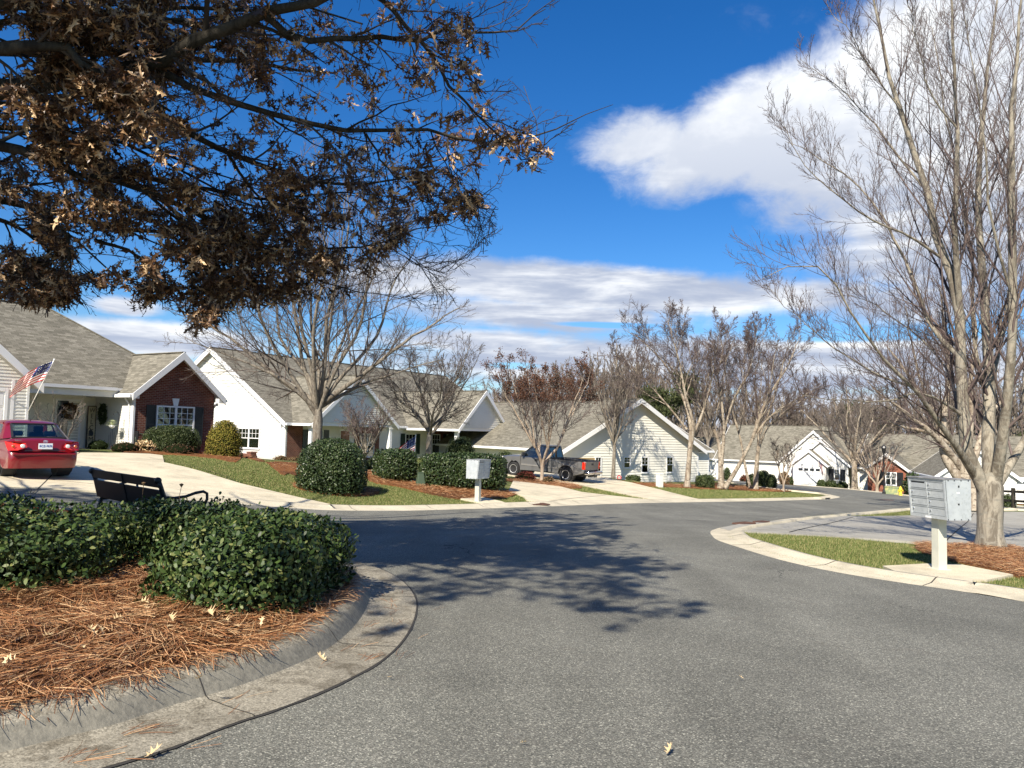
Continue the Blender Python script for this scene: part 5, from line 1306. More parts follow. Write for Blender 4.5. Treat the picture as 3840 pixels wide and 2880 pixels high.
# drains
def drain(px, py, w, d, rz, label):
    p_ = at(px, py); t = thing('storm_drain', label, 'drain', (p_.x, p_.y, H(p_.x, p_.y)+.045), rz)
    m_ = MB(); m_.box(-w/2, w/2, -d/2, -d/2+.04, 0, .035); m_.box(-w/2, w/2, d/2-.04, d/2, 0, .035); m_.box(-w/2, -w/2+.04, -d/2+.04, d/2-.04, 0, .035); m_.box(w/2-.04, w/2, -d/2+.04, d/2-.04, 0, .035); m_.build('frame', M['rust'], t)
    g_ = MB(); n = int(w/.08)
    for i in range(n): x = -w/2+.06+i*(w-.12)/max(1, n-1); g_.box(x-.018, x+.018, -d/2+.04, d/2-.04, .006, .03)
    g_.build('grate', M['rust'], t)
    k = MB(); k.box(-w/2+.03, w/2-.03, -d/2+.03, d/2-.03, .0, .004); k.build('sump', M['black'], t)
drain(2020, 1897, .62, .5, .45, 'rusty storm grate in the kerb right of the far mailbox')
drain(2790, 1972, .55, .32, .7, 'left of two small drain grates at the tip of the right kerb')
drain(2855, 1966, .4, .25, .6, 'right of two small drain grates at the tip of the right kerb')
dk = at(3086, 1873); t = thing('kerb_inlet', 'dark kerb inlet opening at the far lawn corner', 'drain', (dk.x, dk.y, H(dk.x, dk.y)), .7)
m_ = MB(); m_.box(-.55, .55, -.2, .3, .0, .13); m_.build('inlet_stone', M['kerb'], t, bevel=.02); m_ = MB(); m_.box(-.1, .4, -.215, -.19, .02, .11); m_.build('opening', M['black'], t)
mh = at(3325, 1877); t = thing('manhole_cover', 'round dark manhole cover in the side street', 'manhole', (mh.x, mh.y, H(mh.x, mh.y)+.032)); m_ = MB(); m_.lathe([(.40, 0), (.40, .012), (.33, .012), (.33, .016)], 24); m_.build('cover', M['rust'], t)
# rail fence at right
fn = [pxY(3752, 1866, 44), pxY(3800, 1866, 42.6), pxY(3848, 1866, 41.2), pxY(3900, 1866, 39.8)]
fe = thing('rail_fence', 'dark two rail timber fence at the right edge behind the tree', 'fence', (fn[0].x, fn[0].y, H(fn[0].x, fn[0].y)))
o0 = Vector(fe.location)
for p_ in fn:
    m_ = MB(); q_ = Vector((p_.x, p_.y, H(p_.x, p_.y)))-o0; m_.box(q_.x-.08, q_.x+.08, q_.y-.08, q_.y+.08, q_.z-.2, q_.z+1.15); m_.build('post', M['oakbark'], fe, bevel=.015)
for a, b in zip(fn, fn[1:]):
    for hz_ in (.45, .95):
        m_ = MB(); qa = Vector((a.x, a.y, H(a.x, a.y)+hz_))-o0; qb = Vector((b.x, b.y, H(b.x, b.y)+hz_))-o0; m_.bar(qa, qb, .05, .13); m_.build('rail', M['oakbark'], fe)
# flag in the middle yard
fb = pxY(1546, 1720, 34.5); fbz = H(fb.x, fb.y)
flag('flag', 'american flag drooping from a slanted pole above the clipped hedge', (fb.x+.05, fb.y, fbz), (fb.x+.12, fb.y, pxY(1550, 1632, 34.5).z), .95, .62, .5, side=(-.95, -.15, -.30), pole_r=.016, top_gap=.06)

# ------------------------------------------------------------------ porch things of house 1
def wreath(name, label, c, rad, mat_leaf, n, rot, oval=1.0, bow=None):
    t = thing(name, label, 'wreath', c, rot); V = []; F = []
    for i in range(n):
        a = rnd.uniform(0, 2*math.pi); r_ = rad+rnd.gauss(0, rad*.18); p = Vector((r_*math.cos(a), rnd.uniform(-.07, .0), r_*math.sin(a)*oval))
        d = Vector((rnd.gauss(0, 1), rnd.gauss(0, .7), rnd.gauss(0, 1))).normalized(); s = d.cross(Vector((rnd.gauss(0, 1), rnd.gauss(0, 1), rnd.gauss(0, 1)))).normalized()
        l = rnd.uniform(.07, .13); k = len(V); V += [p-s*.025, p+s*.025, p+d*l+s*.012, p+d*l-s*.012]; F.append((k, k+1, k+2, k+3))
    raw('foliage', V, F, mat_leaf, t)
    if bow:
        m_ = MB(); m_.lathe([(.02, -.03), (.08, 0), (.02, .03)], 10, (0, -.1, -.02)); m_.build('bow', bow, t)
wreath('wreath', 'brown wreath with a pale bow on the open front door', L2W(h1, (-1.2, 2.72, 1.62)), .24, M['brownleaf'], 900, ang, bow=M['fwhite'])
wreath('wreath', 'dark leafy wreath on the sunlit white porch wall', L2W(h1, (-.08, 2.1, 1.55)), .2, M['hollyleaf'], 900, ang-R(90), oval=1.6)
def crook(label, loc, h, basket):
    t = thing('shepherd_hook', label, 'garden hook', loc, ang)
    m_ = MB(); m_.tube([(0, 0, -.1), (0, 0, h-.15), (-.03, 0, h-.05), (-.1, 0, h), (-.2, 0, h-.02), (-.25, 0, h-.1), (-.22, 0, h-.16)], .012, 6); m_.build('rod', M['black'], t)
c_ = L2W(h1, (-.30, .55, 0)); crook('black shepherd hook against the sunlit porch wall', c_, 1.65, True)
hb_ = thing('hanging_plant', 'pale green plant in a basket hanging from the shepherd hook', 'plant', c_+Vector((-.20, -.14, 1.05)))
m_ = MB(); m_.lathe([(.03, -.12), (.10, -.08), (.13, .02)], 14); m_.build('basket', M['trim'], hb_, True)
V = []; F = []
for i in range(260):
    d = Vector((rnd.gauss(0, 1), rnd.gauss(0, 1), abs(rnd.gauss(0, .8)))).normalized(); p = d*rnd.uniform(.05, .24); s = d.cross(Vector((0, 0, 1))).normalized()*.016; k = len(V); V += [p-s, p+s, p+d*.09+Vector((0, 0, -.03))]; F.append((k, k+1, k+2))
raw('leaves', V, F, mat('pale_leaf', rough=.6, fn=per_island((.30, .36, .14), (.62, .66, .42))), hb_)
hr = thing('hose_reel', 'dark coiled hose reel at the foot of the brick corner', 'hose reel', L2W(h1, (.25, -.25, -.05)), ang)
m_ = MB(); m_.box(-.2, .2, -.12, .12, -.1, .12); m_.box(-.24, -.2, -.14, .14, -.1, .9); m_.box(.2, .24, -.14, .14, -.1, .9); m_.build('stand', M['black'], hr)
m_ = MB()
m_.tube([(rr*math.cos(a*.4), .02*math.sin(a*2), .55+rr*math.sin(a*.4)) for a in range(120) for rr in (.17+.1*(a % 31)/31,)], .016, 5); m_.build('coil', M['darkgreen'], hr, True)
pc_ = thing('trellis', 'thin wire garden trellis beside the sunlit porch wall', 'trellis', L2W(h1, (-.15, 1.2, 0)), ang-R(90))
for k in range(5):
    m_ = MB(); a_ = -.28+k*.14; m_.tube([(a_, 0, -.1), (a_*.9, 0, .9-abs(a_)*.9)], .006, 5); m_.build('wire', M['black'], pc_)
ln2 = thing('lantern', 'small dark lantern stand by the welcome board', 'lantern', L2W(h1, (-.62, 2.3, .02)), ang)
m_ = MB(); m_.tube([(0, 0, 0), (0, 0, .8), (.06, 0, .9), (.14, 0, .86)], .012, 6); m_.build('stand', M['black'], ln2); m_ = MB(); m_.box(.08, .2, -.06, .06, .55, .75); m_.build('lantern_case', M['glass'], ln2); m_ = MB(); m_.lathe([(.09, .75), (.02, .84)], 8, (.14, 0, 0)); m_.build('lantern_roof', M['black'], ln2)

# ------------------------------------------------------------------ planted island in the foreground
gj = [A_(*p, .03) for p in [(405,2880),(651,2806),(868,2720),(1085,2647),(1302,2553),(1447,2467),(1526,2380),(1558,2300),(1555,2242),(1512,2185),(1439,2141),(1338,2108)]]
isl = gj+[(-2.9, 11.6), (-4.6, 13.0), (-7.5, 14.0), (-11, 13.2), (-14, 10), (-14.2, 6), (-12, 2.6), (-9, 1.4), (-6, 1.3), (-4.3, 1.75), (-3.3, 2.3), (-2.62, 2.85), (-2.16, 3.3)]
isl = smooth_poly(isl, 5)
GP = [(0, .040), (.03, .044), (.22, .038), (.42, .041), (.455, .056), (.50, .115), (.535, .155), (.58, .178), (.66, .184), (.74, .184), (.76, .12)]
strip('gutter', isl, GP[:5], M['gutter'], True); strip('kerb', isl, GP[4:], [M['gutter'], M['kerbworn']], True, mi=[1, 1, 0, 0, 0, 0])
V = []; F = []
ww = [.012+.012*rnd.random() for _ in isl]
o_in = offset_line(isl, .006, True); o_out = [tuple(np.array(p)-(np.array(q_)-np.array(p))/.006*w) for p, q_, w in zip(isl, o_in, ww)]
for p, q_ in zip(isl, o_out):
    for (x, y), d in ((p, .0385), (q_, .0365)): V.append((x, y, H(x, y)+d))
n = len(isl); F = [(i*2, ((i+1) % n)*2, ((i+1) % n)*2+1, i*2+1) for i in range(n)]
sm_ = raw('kerb_seam', V, F, M['joint']); sm_['kind'] = 'structure'
for i in (12, 27, 40, 50):     # joints across the kerb
    a = np.array(isl[i]); t = np.array(isl[i+1])-np.array(isl[i-1]); t /= np.linalg.norm(t); nn = np.array([-t[1], t[0]]); V = []
    for d_, h_ in GP[:10]:
        for s in (-1, 1): p_ = a+nn*d_+t*s*.004; V.append((p_[0], p_[1], H(*p_)+h_+.003))
    sm_ = raw('kerb_seam', V, [(k*2, k*2+1, k*2+3, k*2+2) for k in range(9)], M['joint']); sm_['kind'] = 'structure'
bedp = offset_line(isl, .73, True)
def bump_(x, y): return .03*np.sin(x*2.3+y*1.1)+.025*np.sin(x*4.1-y*3.3+1)+.018*np.sin(x*9+y*7)+.012*np.sin(x*14-y*17)
cen = np.array(bedp)
def rise(x, y):
    x = np.asarray(x); y = np.asarray(y); d = np.full(x.shape, 99.0)
    for i in range(0, len(bedp), 1): d = np.minimum(d, np.hypot(x-bedp[i][0], y-bedp[i][1]))
    k = np.clip(d/.55, 0, 1); return .03+.06*k+bump_(x, y)*k*.9
sheet('straw_bed', bedp, .125, M['strawdark'], .16, rise=rise, skirt=.1)
near = [p for p in offset_line(isl, .66, True)]
clipP = [(-7.2, 3.0), (-1.0, 3.0), (-.6, 9), (-1.6, 10.5), (-9, 10.2)]
vis = [p for p in near]
def inside2(x, y): return inpoly(x, y, clipP)
def needles(n, L, w, dz, seed):
    xs = NR.uniform(-7.0, -.8, n*3); ys = NR.uniform(3.0, 9.6, n*3)
    k = inpoly(xs, ys, near) & inside2(xs, ys) & (ys < 8.6+NR.uniform(-1, 1, n*3)); return xs[k][:n], ys[k][:n]
def needle_mesh(name, x, y, L, w, dz, lift=.0, ang_=None, sprd=.2, over=.55):
    n = len(x); z = HH(x, y)+dz+np.where(inpoly(x, y, bedp), rise(x, y), .06)
    a = (np.sin(x*1.9+y*.8)*1.3+np.cos(y*2.6-x*1.2)*1.2+NR.normal(0, .55, n)+np.pi*NR.integers(0, 2, n)) if ang_ is None else ang_
    Ls = L*NR.uniform(.5, 1.2, n); el = NR.normal(.09, .17, n)+lift; bend = NR.normal(0, .35, n)
    k = 4; pts = np.empty((n, k, 3)); pts[:, 0] = np.stack([x, y, z+NR.uniform(0, .035, n)], 1)
    for i in range(1, k):
        aa = a+bend*i/k; ee = el-.22*i/k
        st = np.stack([np.cos(aa)*np.cos(ee), np.sin(aa)*np.cos(ee), np.sin(ee)], 1)*(Ls/(k-1))[:, None]; pts[:, i] = pts[:, i-1]+st
    # the ends that run past the bed rest on the kerb and droop over it
    end = pts[:, 1:].reshape(-1, 3); g_ = HH(end[:, 0], end[:, 1]); inn = inpoly(end[:, 0], end[:, 1], bedp)
    fl = np.where(inn, g_+.13+.02, g_+.19); onk = inpoly(end[:, 0], end[:, 1], offset_line(isl, .56, True)); fl = np.where(~inn & ~onk, g_+.05, fl)
    end[:, 2] = np.maximum(end[:, 2], fl) if not over else np.where(~inn & ~onk, np.maximum(end[:, 2]-.03, g_+.045), np.maximum(end[:, 2], fl)); pts[:, 1:] = end.reshape(n, k-1, 3)
    return pts, w*NR.uniform(.7, 1.3, n)
def ribbons(name, pts, w, material):
    n, k, _ = pts.shape; t = np.gradient(pts, axis=1); t /= np.linalg.norm(t, axis=2, keepdims=True)+1e-9
    s = np.cross(t, np.array([0, 0, 1.0])); s /= np.linalg.norm(s, axis=2, keepdims=True)+1e-9
    r_ = NR.uniform(-.8, .8, (n, 1, 1)); s = s*np.cos(r_)+np.cross(s, t)*np.sin(r_); s = s*(w[:, None, None]/2)
    V = np.stack([pts-s, pts+s], 2).reshape(n, k*2, 3); i = np.arange(n)[:, None]*k*2
    F = np.concatenate([i+[2*j, 2*j+1, 2*j+3, 2*j+2] for j in range(k-1)], 1).reshape(-1, 4)
    return raw(name, V.reshape(-1, 3), F, material, uv=False)
x, y = needles(58000, .2, .003, 0, 1); p_, w_ = needle_mesh('n', x, y, .19, .0036, .13); o = ribbons('pine_straw', p_, w_, M['needle']); o['kind'] = 'stuff'
# bundles that spill over the kerb
ei = [i for i, p in enumerate(near) if p[1] < 8.5 and p[0] > -6.6 and p[1] > 2.8 and p[0] < -.5]
x = []; y = []; an = []
for _ in range(150):
    i = rnd.choice(ei); a = np.array(near[i]); b = np.array(near[(i+1) % len(near)]); c_ = a+(b-a)*rnd.random(); t = (b-a)/np.linalg.norm(b-a); outw = np.array([t[1], -t[0]])
    m_ = rnd.choice((1, 3, 4, 6, 22 if rnd.random() < .25 else 8)); base_a = math.atan2(outw[1], outw[0])+rnd.gauss(0, .55)
    for _k in range(m_): x.append(c_[0]-outw[0]*.06+rnd.gauss(0, .03)); y.append(c_[1]-outw[1]*.06+rnd.gauss(0, .03)); an.append(base_a+rnd.gauss(0, .3))
p_, w_ = needle_mesh('n', np.array(x), np.array(y), .22, .0032, .13, .06, np.array(an)); o = ribbons('pine_straw', p_, w_, M['needle']); o['kind'] = 'stuff'
x = []; y = []; an = []      # strays in the gutter and on the road
for _ in range(46):
    i = rnd.choice(ei); a = np.array(isl[i]); t = np.array(isl[(i+1) % len(isl)])-a; t /= np.linalg.norm(t); nn = np.array([-t[1], t[0]]); c_ = a+nn*rnd.choice((.12, .22, .3, .35, .2, -.1))
    b_a = math.atan2(t[1], t[0])+rnd.gauss(0, .6)
    for _k in range(rnd.choice((1, 2, 2, 3, 5, 9))): x.append(c_[0]+rnd.gauss(0, .05)); y.append(c_[1]+rnd.gauss(0, .04)); an.append(b_a+rnd.gauss(0, .3))
x = np.array(x); y = np.array(y); n = len(x); z = HH(x, y)+.042; k = 4; pts = np.empty((n, k, 3)); pts[:, 0] = np.stack([x, y, z], 1); aa = np.array(an); bb = NR.normal(0, .5, n)
for i in range(1, k): d = aa+bb*i/k; pts[:, i] = pts[:, i-1]+np.stack([np.cos(d), np.sin(d), np.full(n, .01)], 1)*.055
o = ribbons('pine_straw', pts, np.full(n, .003), M['needle']); o['kind'] = 'stuff'

# ------------------------------------------------------------------ leaves
def leaf_mesh(name, pos, nrm, size, tmpl, material, parent=None, curl=.35, tang=None, wid=1.0):
    """pos (n,3), nrm (n,3) leaf normals; tmpl (k,2) outline along +u"""
    n = len(pos); k = len(tmpl); nrm = nrm/(np.linalg.norm(nrm, axis=1, keepdims=True)+1e-9)
    if tang is None: tang = NR.normal(0, 1, (n, 3))
    u = tang-nrm*(tang*nrm).sum(1, keepdims=True); u /= np.linalg.norm(u, axis=1, keepdims=True)+1e-9; v = np.cross(nrm, u)
    sz = (size*NR.uniform(.65, 1.25, n))[:, None, None]; T = np.asarray(tmpl, float)
    cu = (curl*NR.uniform(-1, 1, n))[:, None, None]; cw = (curl*NR.uniform(.2, 1.2, n))[:, None, None]
    a = T[None, :, 0:1]; b = T[None, :, 1:2]*wid
    V = pos[:, None]+sz*(u[:, None]*a+v[:, None]*b+nrm[:, None]*(cw*np.abs(b)*1.0+cu*a*a))
    return raw(name, V.reshape(-1, 3), np.arange(n*k).reshape(n, k), material, parent, uv=False)
OVAL = [(0, 0), (.3, .2), (.6, .26), (.88, .16), (1, 0), (.88, -.16), (.6, -.26), (.3, -.2)]
OAK = [(0, .02), (.22, .05), (.20, .26), (.36, .08), (.42, .12), (.50, .40), (.58, .13), (.70, .10), (.82, .27), (.82, .07), (1.0, .0),
       (.82, -.07), (.84, -.25), (.70, -.10), (.58, -.13), (.47, -.42), (.42, -.12), (.36, -.08), (.18, -.28), (.22, -.05), (0, -.02)]
SMALL = [(0, 0), (.5, .28), (1, 0), (.5, -.28)]

def superpt(n, e, lump=.05, seed=0):
    d = NR.normal(0, 1, (n, 3)); d /= np.linalg.norm(d, axis=1, keepdims=True)
    p = np.sign(d)*np.abs(d)**e
    s = 1/np.maximum((np.abs(d)**(2/e)).sum(1)**(e/2), 1e-6)        # point on the superellipsoid along d
    p = d*s[:, None]
    ph = seed*1.7
    l = 1+lump*(np.sin(p[:, 0]*6+ph)*np.cos(p[:, 1]*5+ph*2)+.6*np.sin(p[:, 2]*9+p[:, 0]*4+ph))
    q_ = p*l[:, None]; g = np.sign(p)*np.abs(p)**(2/e-1); g /= np.linalg.norm(g, axis=1, keepdims=True)+1e-9
    return q_, g
def shrub(name, label, cat, c, r, n, leaf, material, e=1.0, tmpl=OVAL, lump=.05, rz=0.0, group=None, depth=.12, wild=.55, out=.0, curl=.35, zcut=-.9, egg=0.0, stray=0):
    """c = centre (world), r = radii; leaf shell over a solid near-black core painted as inner shade"""
    t = thing(name, label, cat, c, rz, group); sd = rnd.random()*10; r = np.array(r)
    q_, g = superpt(n, e, lump, sd); k = q_[:, 2] > zcut; q_ = q_[k]; g = g[k]; n = len(q_)
    if egg: sc_ = 1-egg*np.clip(q_[:, 2], -1, 1); q_[:, 0] *= sc_; q_[:, 1] *= sc_
    dd = 1-np.abs(NR.normal(0, depth, n)); pos = q_*dd[:, None]*r; nr = g/r; nr /= np.linalg.norm(nr, axis=1, keepdims=True)
    if stray:
        ix = NR.integers(0, n, stray); pos[ix] += nr[ix]*NR.uniform(.0, leaf*.8, stray)[:, None]+np.array([0, 0, 1])*NR.uniform(0, leaf*.5, stray)[:, None]
    if name == 'hedge': pos *= (1+.04*np.sin(pos[:, :1]*7+sd)*np.cos(pos[:, 1:2]*6))
    nr = nr+NR.normal(0, wild, (n, 3)); tang = g+NR.normal(0, .7, (n, 3))+np.array([0, 0, .5])
    leaf_mesh('leaves', pos, nr, leaf, tmpl, material, t, curl, tang)
    # solid core, its near-black colour standing for shade between the leaves
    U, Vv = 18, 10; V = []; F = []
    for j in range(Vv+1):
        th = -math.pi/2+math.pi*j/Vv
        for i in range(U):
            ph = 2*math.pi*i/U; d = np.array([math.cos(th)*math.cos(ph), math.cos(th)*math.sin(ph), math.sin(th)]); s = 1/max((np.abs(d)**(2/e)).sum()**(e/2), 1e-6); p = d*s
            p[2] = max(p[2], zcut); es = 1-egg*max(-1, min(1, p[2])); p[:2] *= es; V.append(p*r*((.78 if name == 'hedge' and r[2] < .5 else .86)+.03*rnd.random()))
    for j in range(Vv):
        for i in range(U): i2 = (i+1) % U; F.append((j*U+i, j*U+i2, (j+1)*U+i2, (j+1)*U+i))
    raw('shade_core', V, F, M['dark_core'], t, True)
    return t
def gshrub(px, Yd, ytop, wpx, name, label, cat='shrub', dep=1.0, **kw):
    """shrub standing on the ground in column px at distance Yd, top edge at picture row ytop, wpx wide in the picture"""
    g_ = atY(px, Yd); zt = pxY(px, ytop, Yd).z; h = zt-g_.z; rx = wpx/FPX*Yd/2
    zc = kw.get('zcut', -.9)
    rz_ = h/(1-zc) if zc > -1 else h/2; cz = g_.z-zc*rz_-.04
    n = kw.pop('n'); leaf = kw.pop('leaf'); mt = kw.pop('mt')
    return shrub(name, label, cat, (g_.x, g_.y, cz), (rx, rx*dep, rz_+.02), n, leaf, mt, **kw)

# front hedges
hz_ = H(-2.1, 7.3)+.14
shrub('hedge', 'glossy clipped hedge block nearest the kerb, right half of the front planting', 'hedge', (-2.27, 7.14, hz_+.30), (.70, 1.16, .44), 16500, .052, M['hedgeleaf'], e=.62, lump=.06, rz=-.06, depth=.15, wild=.55, zcut=-.98, stray=700)
shrub('hedge', 'glossy clipped hedge at the left edge in front of the bench', 'hedge', (-5.68, 7.42, H(-5.6, 8)+.39), (2.0, 1.26, .44), 25000, .052, M['hedgeleaf'], e=.58, lump=.07, rz=-.12, depth=.15, wild=.55, zcut=-.98, stray=900)
shrub('hedge', 'recessed shaded hedge stretch linking the two front hedge blocks', 'hedge', (-3.7, 8.75, H(-3.7, 8.5)+.40), (1.0, .62, .41), 9000, .052, M['hedgeleaf'], e=.55, lump=.07, rz=-.3, depth=.15, wild=.55, zcut=-.98, stray=350)
# tall seed stalks above the hedge
for i, (a, b) in enumerate(((533, 1815), (672, 1820))):
    q0 = pxY(a, b+40, 8.9); t = thing('seed_stalk', ['left of two dried seed stalks poking above the hedge', 'right of two dried seed stalks poking above the hedge'][i], 'plant', (q0.x, q0.y, q0.z-.1))
    m_ = MB(); m_.tube([(0, 0, 0), (.005, 0, .12), (.012+.01*i, 0, .22)], .003, 5); m_.build('stem', M['brownleaf'], t); m_ = MB(); m_.lathe([(.004, .20), (.026, .235), (.002, .245)], 7, (.01+.01*i, 0, 0)); m_.build('seed_head', M['brownleaf'], t)

# shrubs by the houses and on the lawns
gshrub(1252, 24.5, 1643, 252, 'round_bush', 'large glossy round holly bush on the front lawn', n=15000, leaf=.062, mt=M['hollyleaf'], e=.8, lump=.02, zcut=-.55, depth=.07)
gshrub(646, 33.2, 1593, 196, 'round_bush', 'wide clipped green bush under the brick gable window', n=9000, leaf=.05, mt=M['boxleaf'], e=.75, tmpl=SMALL, lump=.02, zcut=-.6, depth=.06)
gshrub(843, 33.5, 1575, 124, 'egg_bush', 'egg shaped yellow green bush at the brick corner', n=9000, leaf=.06, mt=M['goldleaf'], e=.85, tmpl=SMALL, lump=.03, zcut=-.6, egg=.18, depth=.07)
gshrub(1413, 35, 1711, 78, 'round_bush', 'small round green bush between the holly and the long hedge', n=2500, leaf=.05, mt=M['boxleaf'], e=.9, tmpl=SMALL, zcut=-.6)
gshrub(1729, 36, 1634, 114, 'round_bush', 'domed green bush rising behind the long hedge', n=6000, leaf=.06, mt=M['boxleaf'], e=.8, tmpl=SMALL, lump=.03, zcut=-.8)
gshrub(1060, 47, 1708, 62, 'low_shrub', 'left of two low brown shrubs before the second house', n=1500, leaf=.07, mt=M['brownleaf'], tmpl=SMALL, zcut=-.2)
gshrub(1110, 46, 1712, 60, 'low_shrub', 'right of two low brown shrubs before the second house', n=1500, leaf=.07, mt=M['brownleaf'], tmpl=SMALL, zcut=-.2)
# long hedge: two blocks
def hedge_at(pa, pb, ya, yb, top, depth_, label, n):
    a, b = at(*pa), at(*pb); a = Vector((a.x, a.y)); b = Vector((b.x, b.y)); L = (b-a).length; t = (b-a).normalized(); nn = Vector((-t.y, t.x)); c = (a+b)/2+nn*depth_/2
    z = H(c.x, c.y); h = pxY((pa[0]+pb[0])/2, top, c.y-.3).z-z
    shrub('hedge', label, 'hedge', (c.x, c.y, z+h*.49), (L/2, depth_/2, h*.52), n, .085, M['hollyleaf'], e=.42, lump=.03, rz=math.atan2(t.y, t.x), depth=.07, wild=.5, zcut=-.97)
hedge_at((1580, 1826), (1906, 1856), 0, 0, 1706, 1.9, 'long clipped hedge behind the far mailbox', 14000)
hedge_at((1448, 1808), (1575, 1815), 0, 0, 1690, 1.8, 'shorter hedge block left of the long hedge, beside the green pedestal', 7000)
gshrub(1895, 46, 1690, 78, 'round_bush', 'clipped bush beside the porch post, left of the pickup truck bonnet', n=2500, leaf=.08, mt=M['boxleaf'], tmpl=SMALL, zcut=-.8)
# reddish low shrub and dry grass in the truck bed
gshrub(1975, 40.5, 1766, 78, 'red_shrub', 'dark red leafed low shrub at the foot of the flowering tree', n=2200, leaf=.07, mt=M['redleaf'], tmpl=SMALL, zcut=-.3, wild=.8, depth=.2)
gshrub(2060, 40.2, 1786, 44, 'dry_shrub', 'twiggy dry shrub between the tree trunk and the truck wheel', n=600, leaf=.09, mt=M['brownleaf'], tmpl=SMALL, zcut=-.3, wild=.8, depth=.25)
gshrub(2377, 53.5, 1783, 50, 'box_shrub', 'small dark square shrub under the gable house windows', n=1800, leaf=.09, mt=M['boxleaf'], e=.5, tmpl=SMALL)
gshrub(2645, 48.5, 1781, 66, 'box_shrub', 'dark clipped shrub between the two birch trunks', n=2600, leaf=.09, mt=M['boxleaf'], e=.6, tmpl=SMALL)
gshrub(2862, 57, 1762, 52, 'round_bush', 'tall dark round bush behind the third birch clump', n=2200, leaf=.1, mt=M['boxleaf'], tmpl=SMALL, zcut=-.8)
gshrub(2893, 55, 1778, 40, 'round_bush', 'dark round bush at the right of the taller one by the side street', n=1600, leaf=.1, mt=M['boxleaf'], tmpl=SMALL, zcut=-.8)
gshrub(2819, 56, 1778, 36, 'round_bush', 'dark round bush behind the trunks of the third birch clump', n=1500, leaf=.1, mt=M['boxleaf'], tmpl=SMALL, zcut=-.8)
gshrub(2942, 80, 1769, 36, 'round_bush', 'brown round bush left of the white garage', n=1200, leaf=.14, mt=M['brownleaf'], tmpl=SMALL, zcut=-.8)
gshrub(2967, 82, 1788, 14, 'round_bush', 'narrow dark bush at the white garage corner', n=500, leaf=.14, mt=M['boxleaf'], tmpl=SMALL, zcut=-.8)
for px_, w_, yt, lab in ((3081, 34, 1799, 'left of three dark round bushes under the white brick gable'), (3116, 38, 1801, 'middle of three dark round bushes under the white brick gable'), (3158, 40, 1806, 'right of three dark round bushes under the white brick gable')):
    gshrub(px_, 85, yt, w_, 'round_bush', lab, n=1100, leaf=.15, mt=M['boxleaf'], tmpl=SMALL, zcut=-.7, group='round bushes under the white brick gable')
gshrub(2727, 96, 1752, 26, 'round_bush', 'dark bush behind the leaning birch trunk', n=700, leaf=.16, mt=M['boxleaf'], tmpl=SMALL, zcut=-.8)
gshrub(2795, 98, 1781, 40, 'red_shrub', 'low reddish shrubs along the distant red brick wall', n=700, leaf=.16, mt=M['redleaf'], tmpl=SMALL, zcut=-.4)
gshrub(3422, 68, 1775, 62, 'broadleaf_shrub', 'loose evergreen shrub right of the red brick gable', n=1300, leaf=.22, mt=M['hollyleaf'], zcut=-.8, wild=.8, depth=.25)
gshrub(3775, 50, 1853, 56, 'round_bush', 'low round bush behind the rail fence', n=1400, leaf=.1, mt=M['boxleaf'], tmpl=SMALL, zcut=-.4)
# porch plants
def pshrub(h, l, rad, ht, name, label, mt, n, leaf=.05, **kw):
    c = L2W(h, (l[0], l[1], 0)); z = H(c.x, c.y); return shrub(name, label, 'plant', (c.x, c.y, z+ht*.35), (rad, rad*.8, ht*.65), n, leaf, mt, tmpl=SMALL, zcut=-.6, depth=.25, wild=.9, **kw)
pshrub(h1, (.25, -2.9), .62, .42, 'dark_groundcover', 'low dark purple ground cover at the driveway edge', M['seed'], 900)
pshrub(h1, (-.2, -1.3), .42, .45, 'grass_clump', 'tan ornamental grass clump beside the porch wall', M['fallen'], 700, leaf=.12)
pshrub(h1, (1.2, -1.6), .35, .25, 'grass_clump', 'small tan grass tuft at the brick wall foot', M['fallen'], 400, leaf=.1)
pshrub(h1, (-1.5, -2.0), .6, .4, 'dark_groundcover', 'dark low plants between the car and the porch', M['seed'], 900)
pshrub(h1, (-.75, 1.2), .45, .42, 'porch_plant', 'dark leafy potted plants below the welcome board', M['hollyleaf'], 700)

# ------------------------------------------------------------------ fallen leaves, each its own thing
lt = None
def fallen(px, py, dz, size, rot, lab, grp, k):
    global lt
    p = at(px, py, dz)
    if lt is None or k >= len(lt):
        pos = np.zeros((1, 3)); nr = np.array([[.2*rnd.gauss(0, 1), .2*rnd.gauss(0, 1), 1.0]])
        o = leaf_mesh('fallen_leaf', pos, nr, .13, OAK, M['fallen'], None, 1.0, np.array([[1.0, 0, 0]])); lt = (lt or [])+[o.data]
    else: o = bpy.data.objects.new('fallen_leaf', lt[k]); COL.objects.link(o)
    o.location = p; o.rotation_euler = (rnd.gauss(0, .12), rnd.gauss(0, .12), rot); s = size/.13; o.scale = (s, s, s)
    put(o, lab, 'leaf', grp)
bedleaf = 'curled tan oak leaf lying on the pine straw below the front hedges'
for i, (a, b) in enumerate(((325, 2350), (370, 2345), (625, 2350), (590, 2355), (800, 2310), (545, 2270), (520, 2255), (560, 2235), (450, 2300), (480, 2290), (610, 2215), (420, 2325), (990, 2310), (320, 2420), (70, 2470), (40, 2455), (900, 2350), (700, 2350), (650, 2330), (505, 2300), (200, 2380), (860, 2330))):
    fallen(a, b, .272, rnd.uniform(.075, .11), rnd.uniform(0, 6.3), bedleaf, 'oak leaves on the pine straw', i % 7)
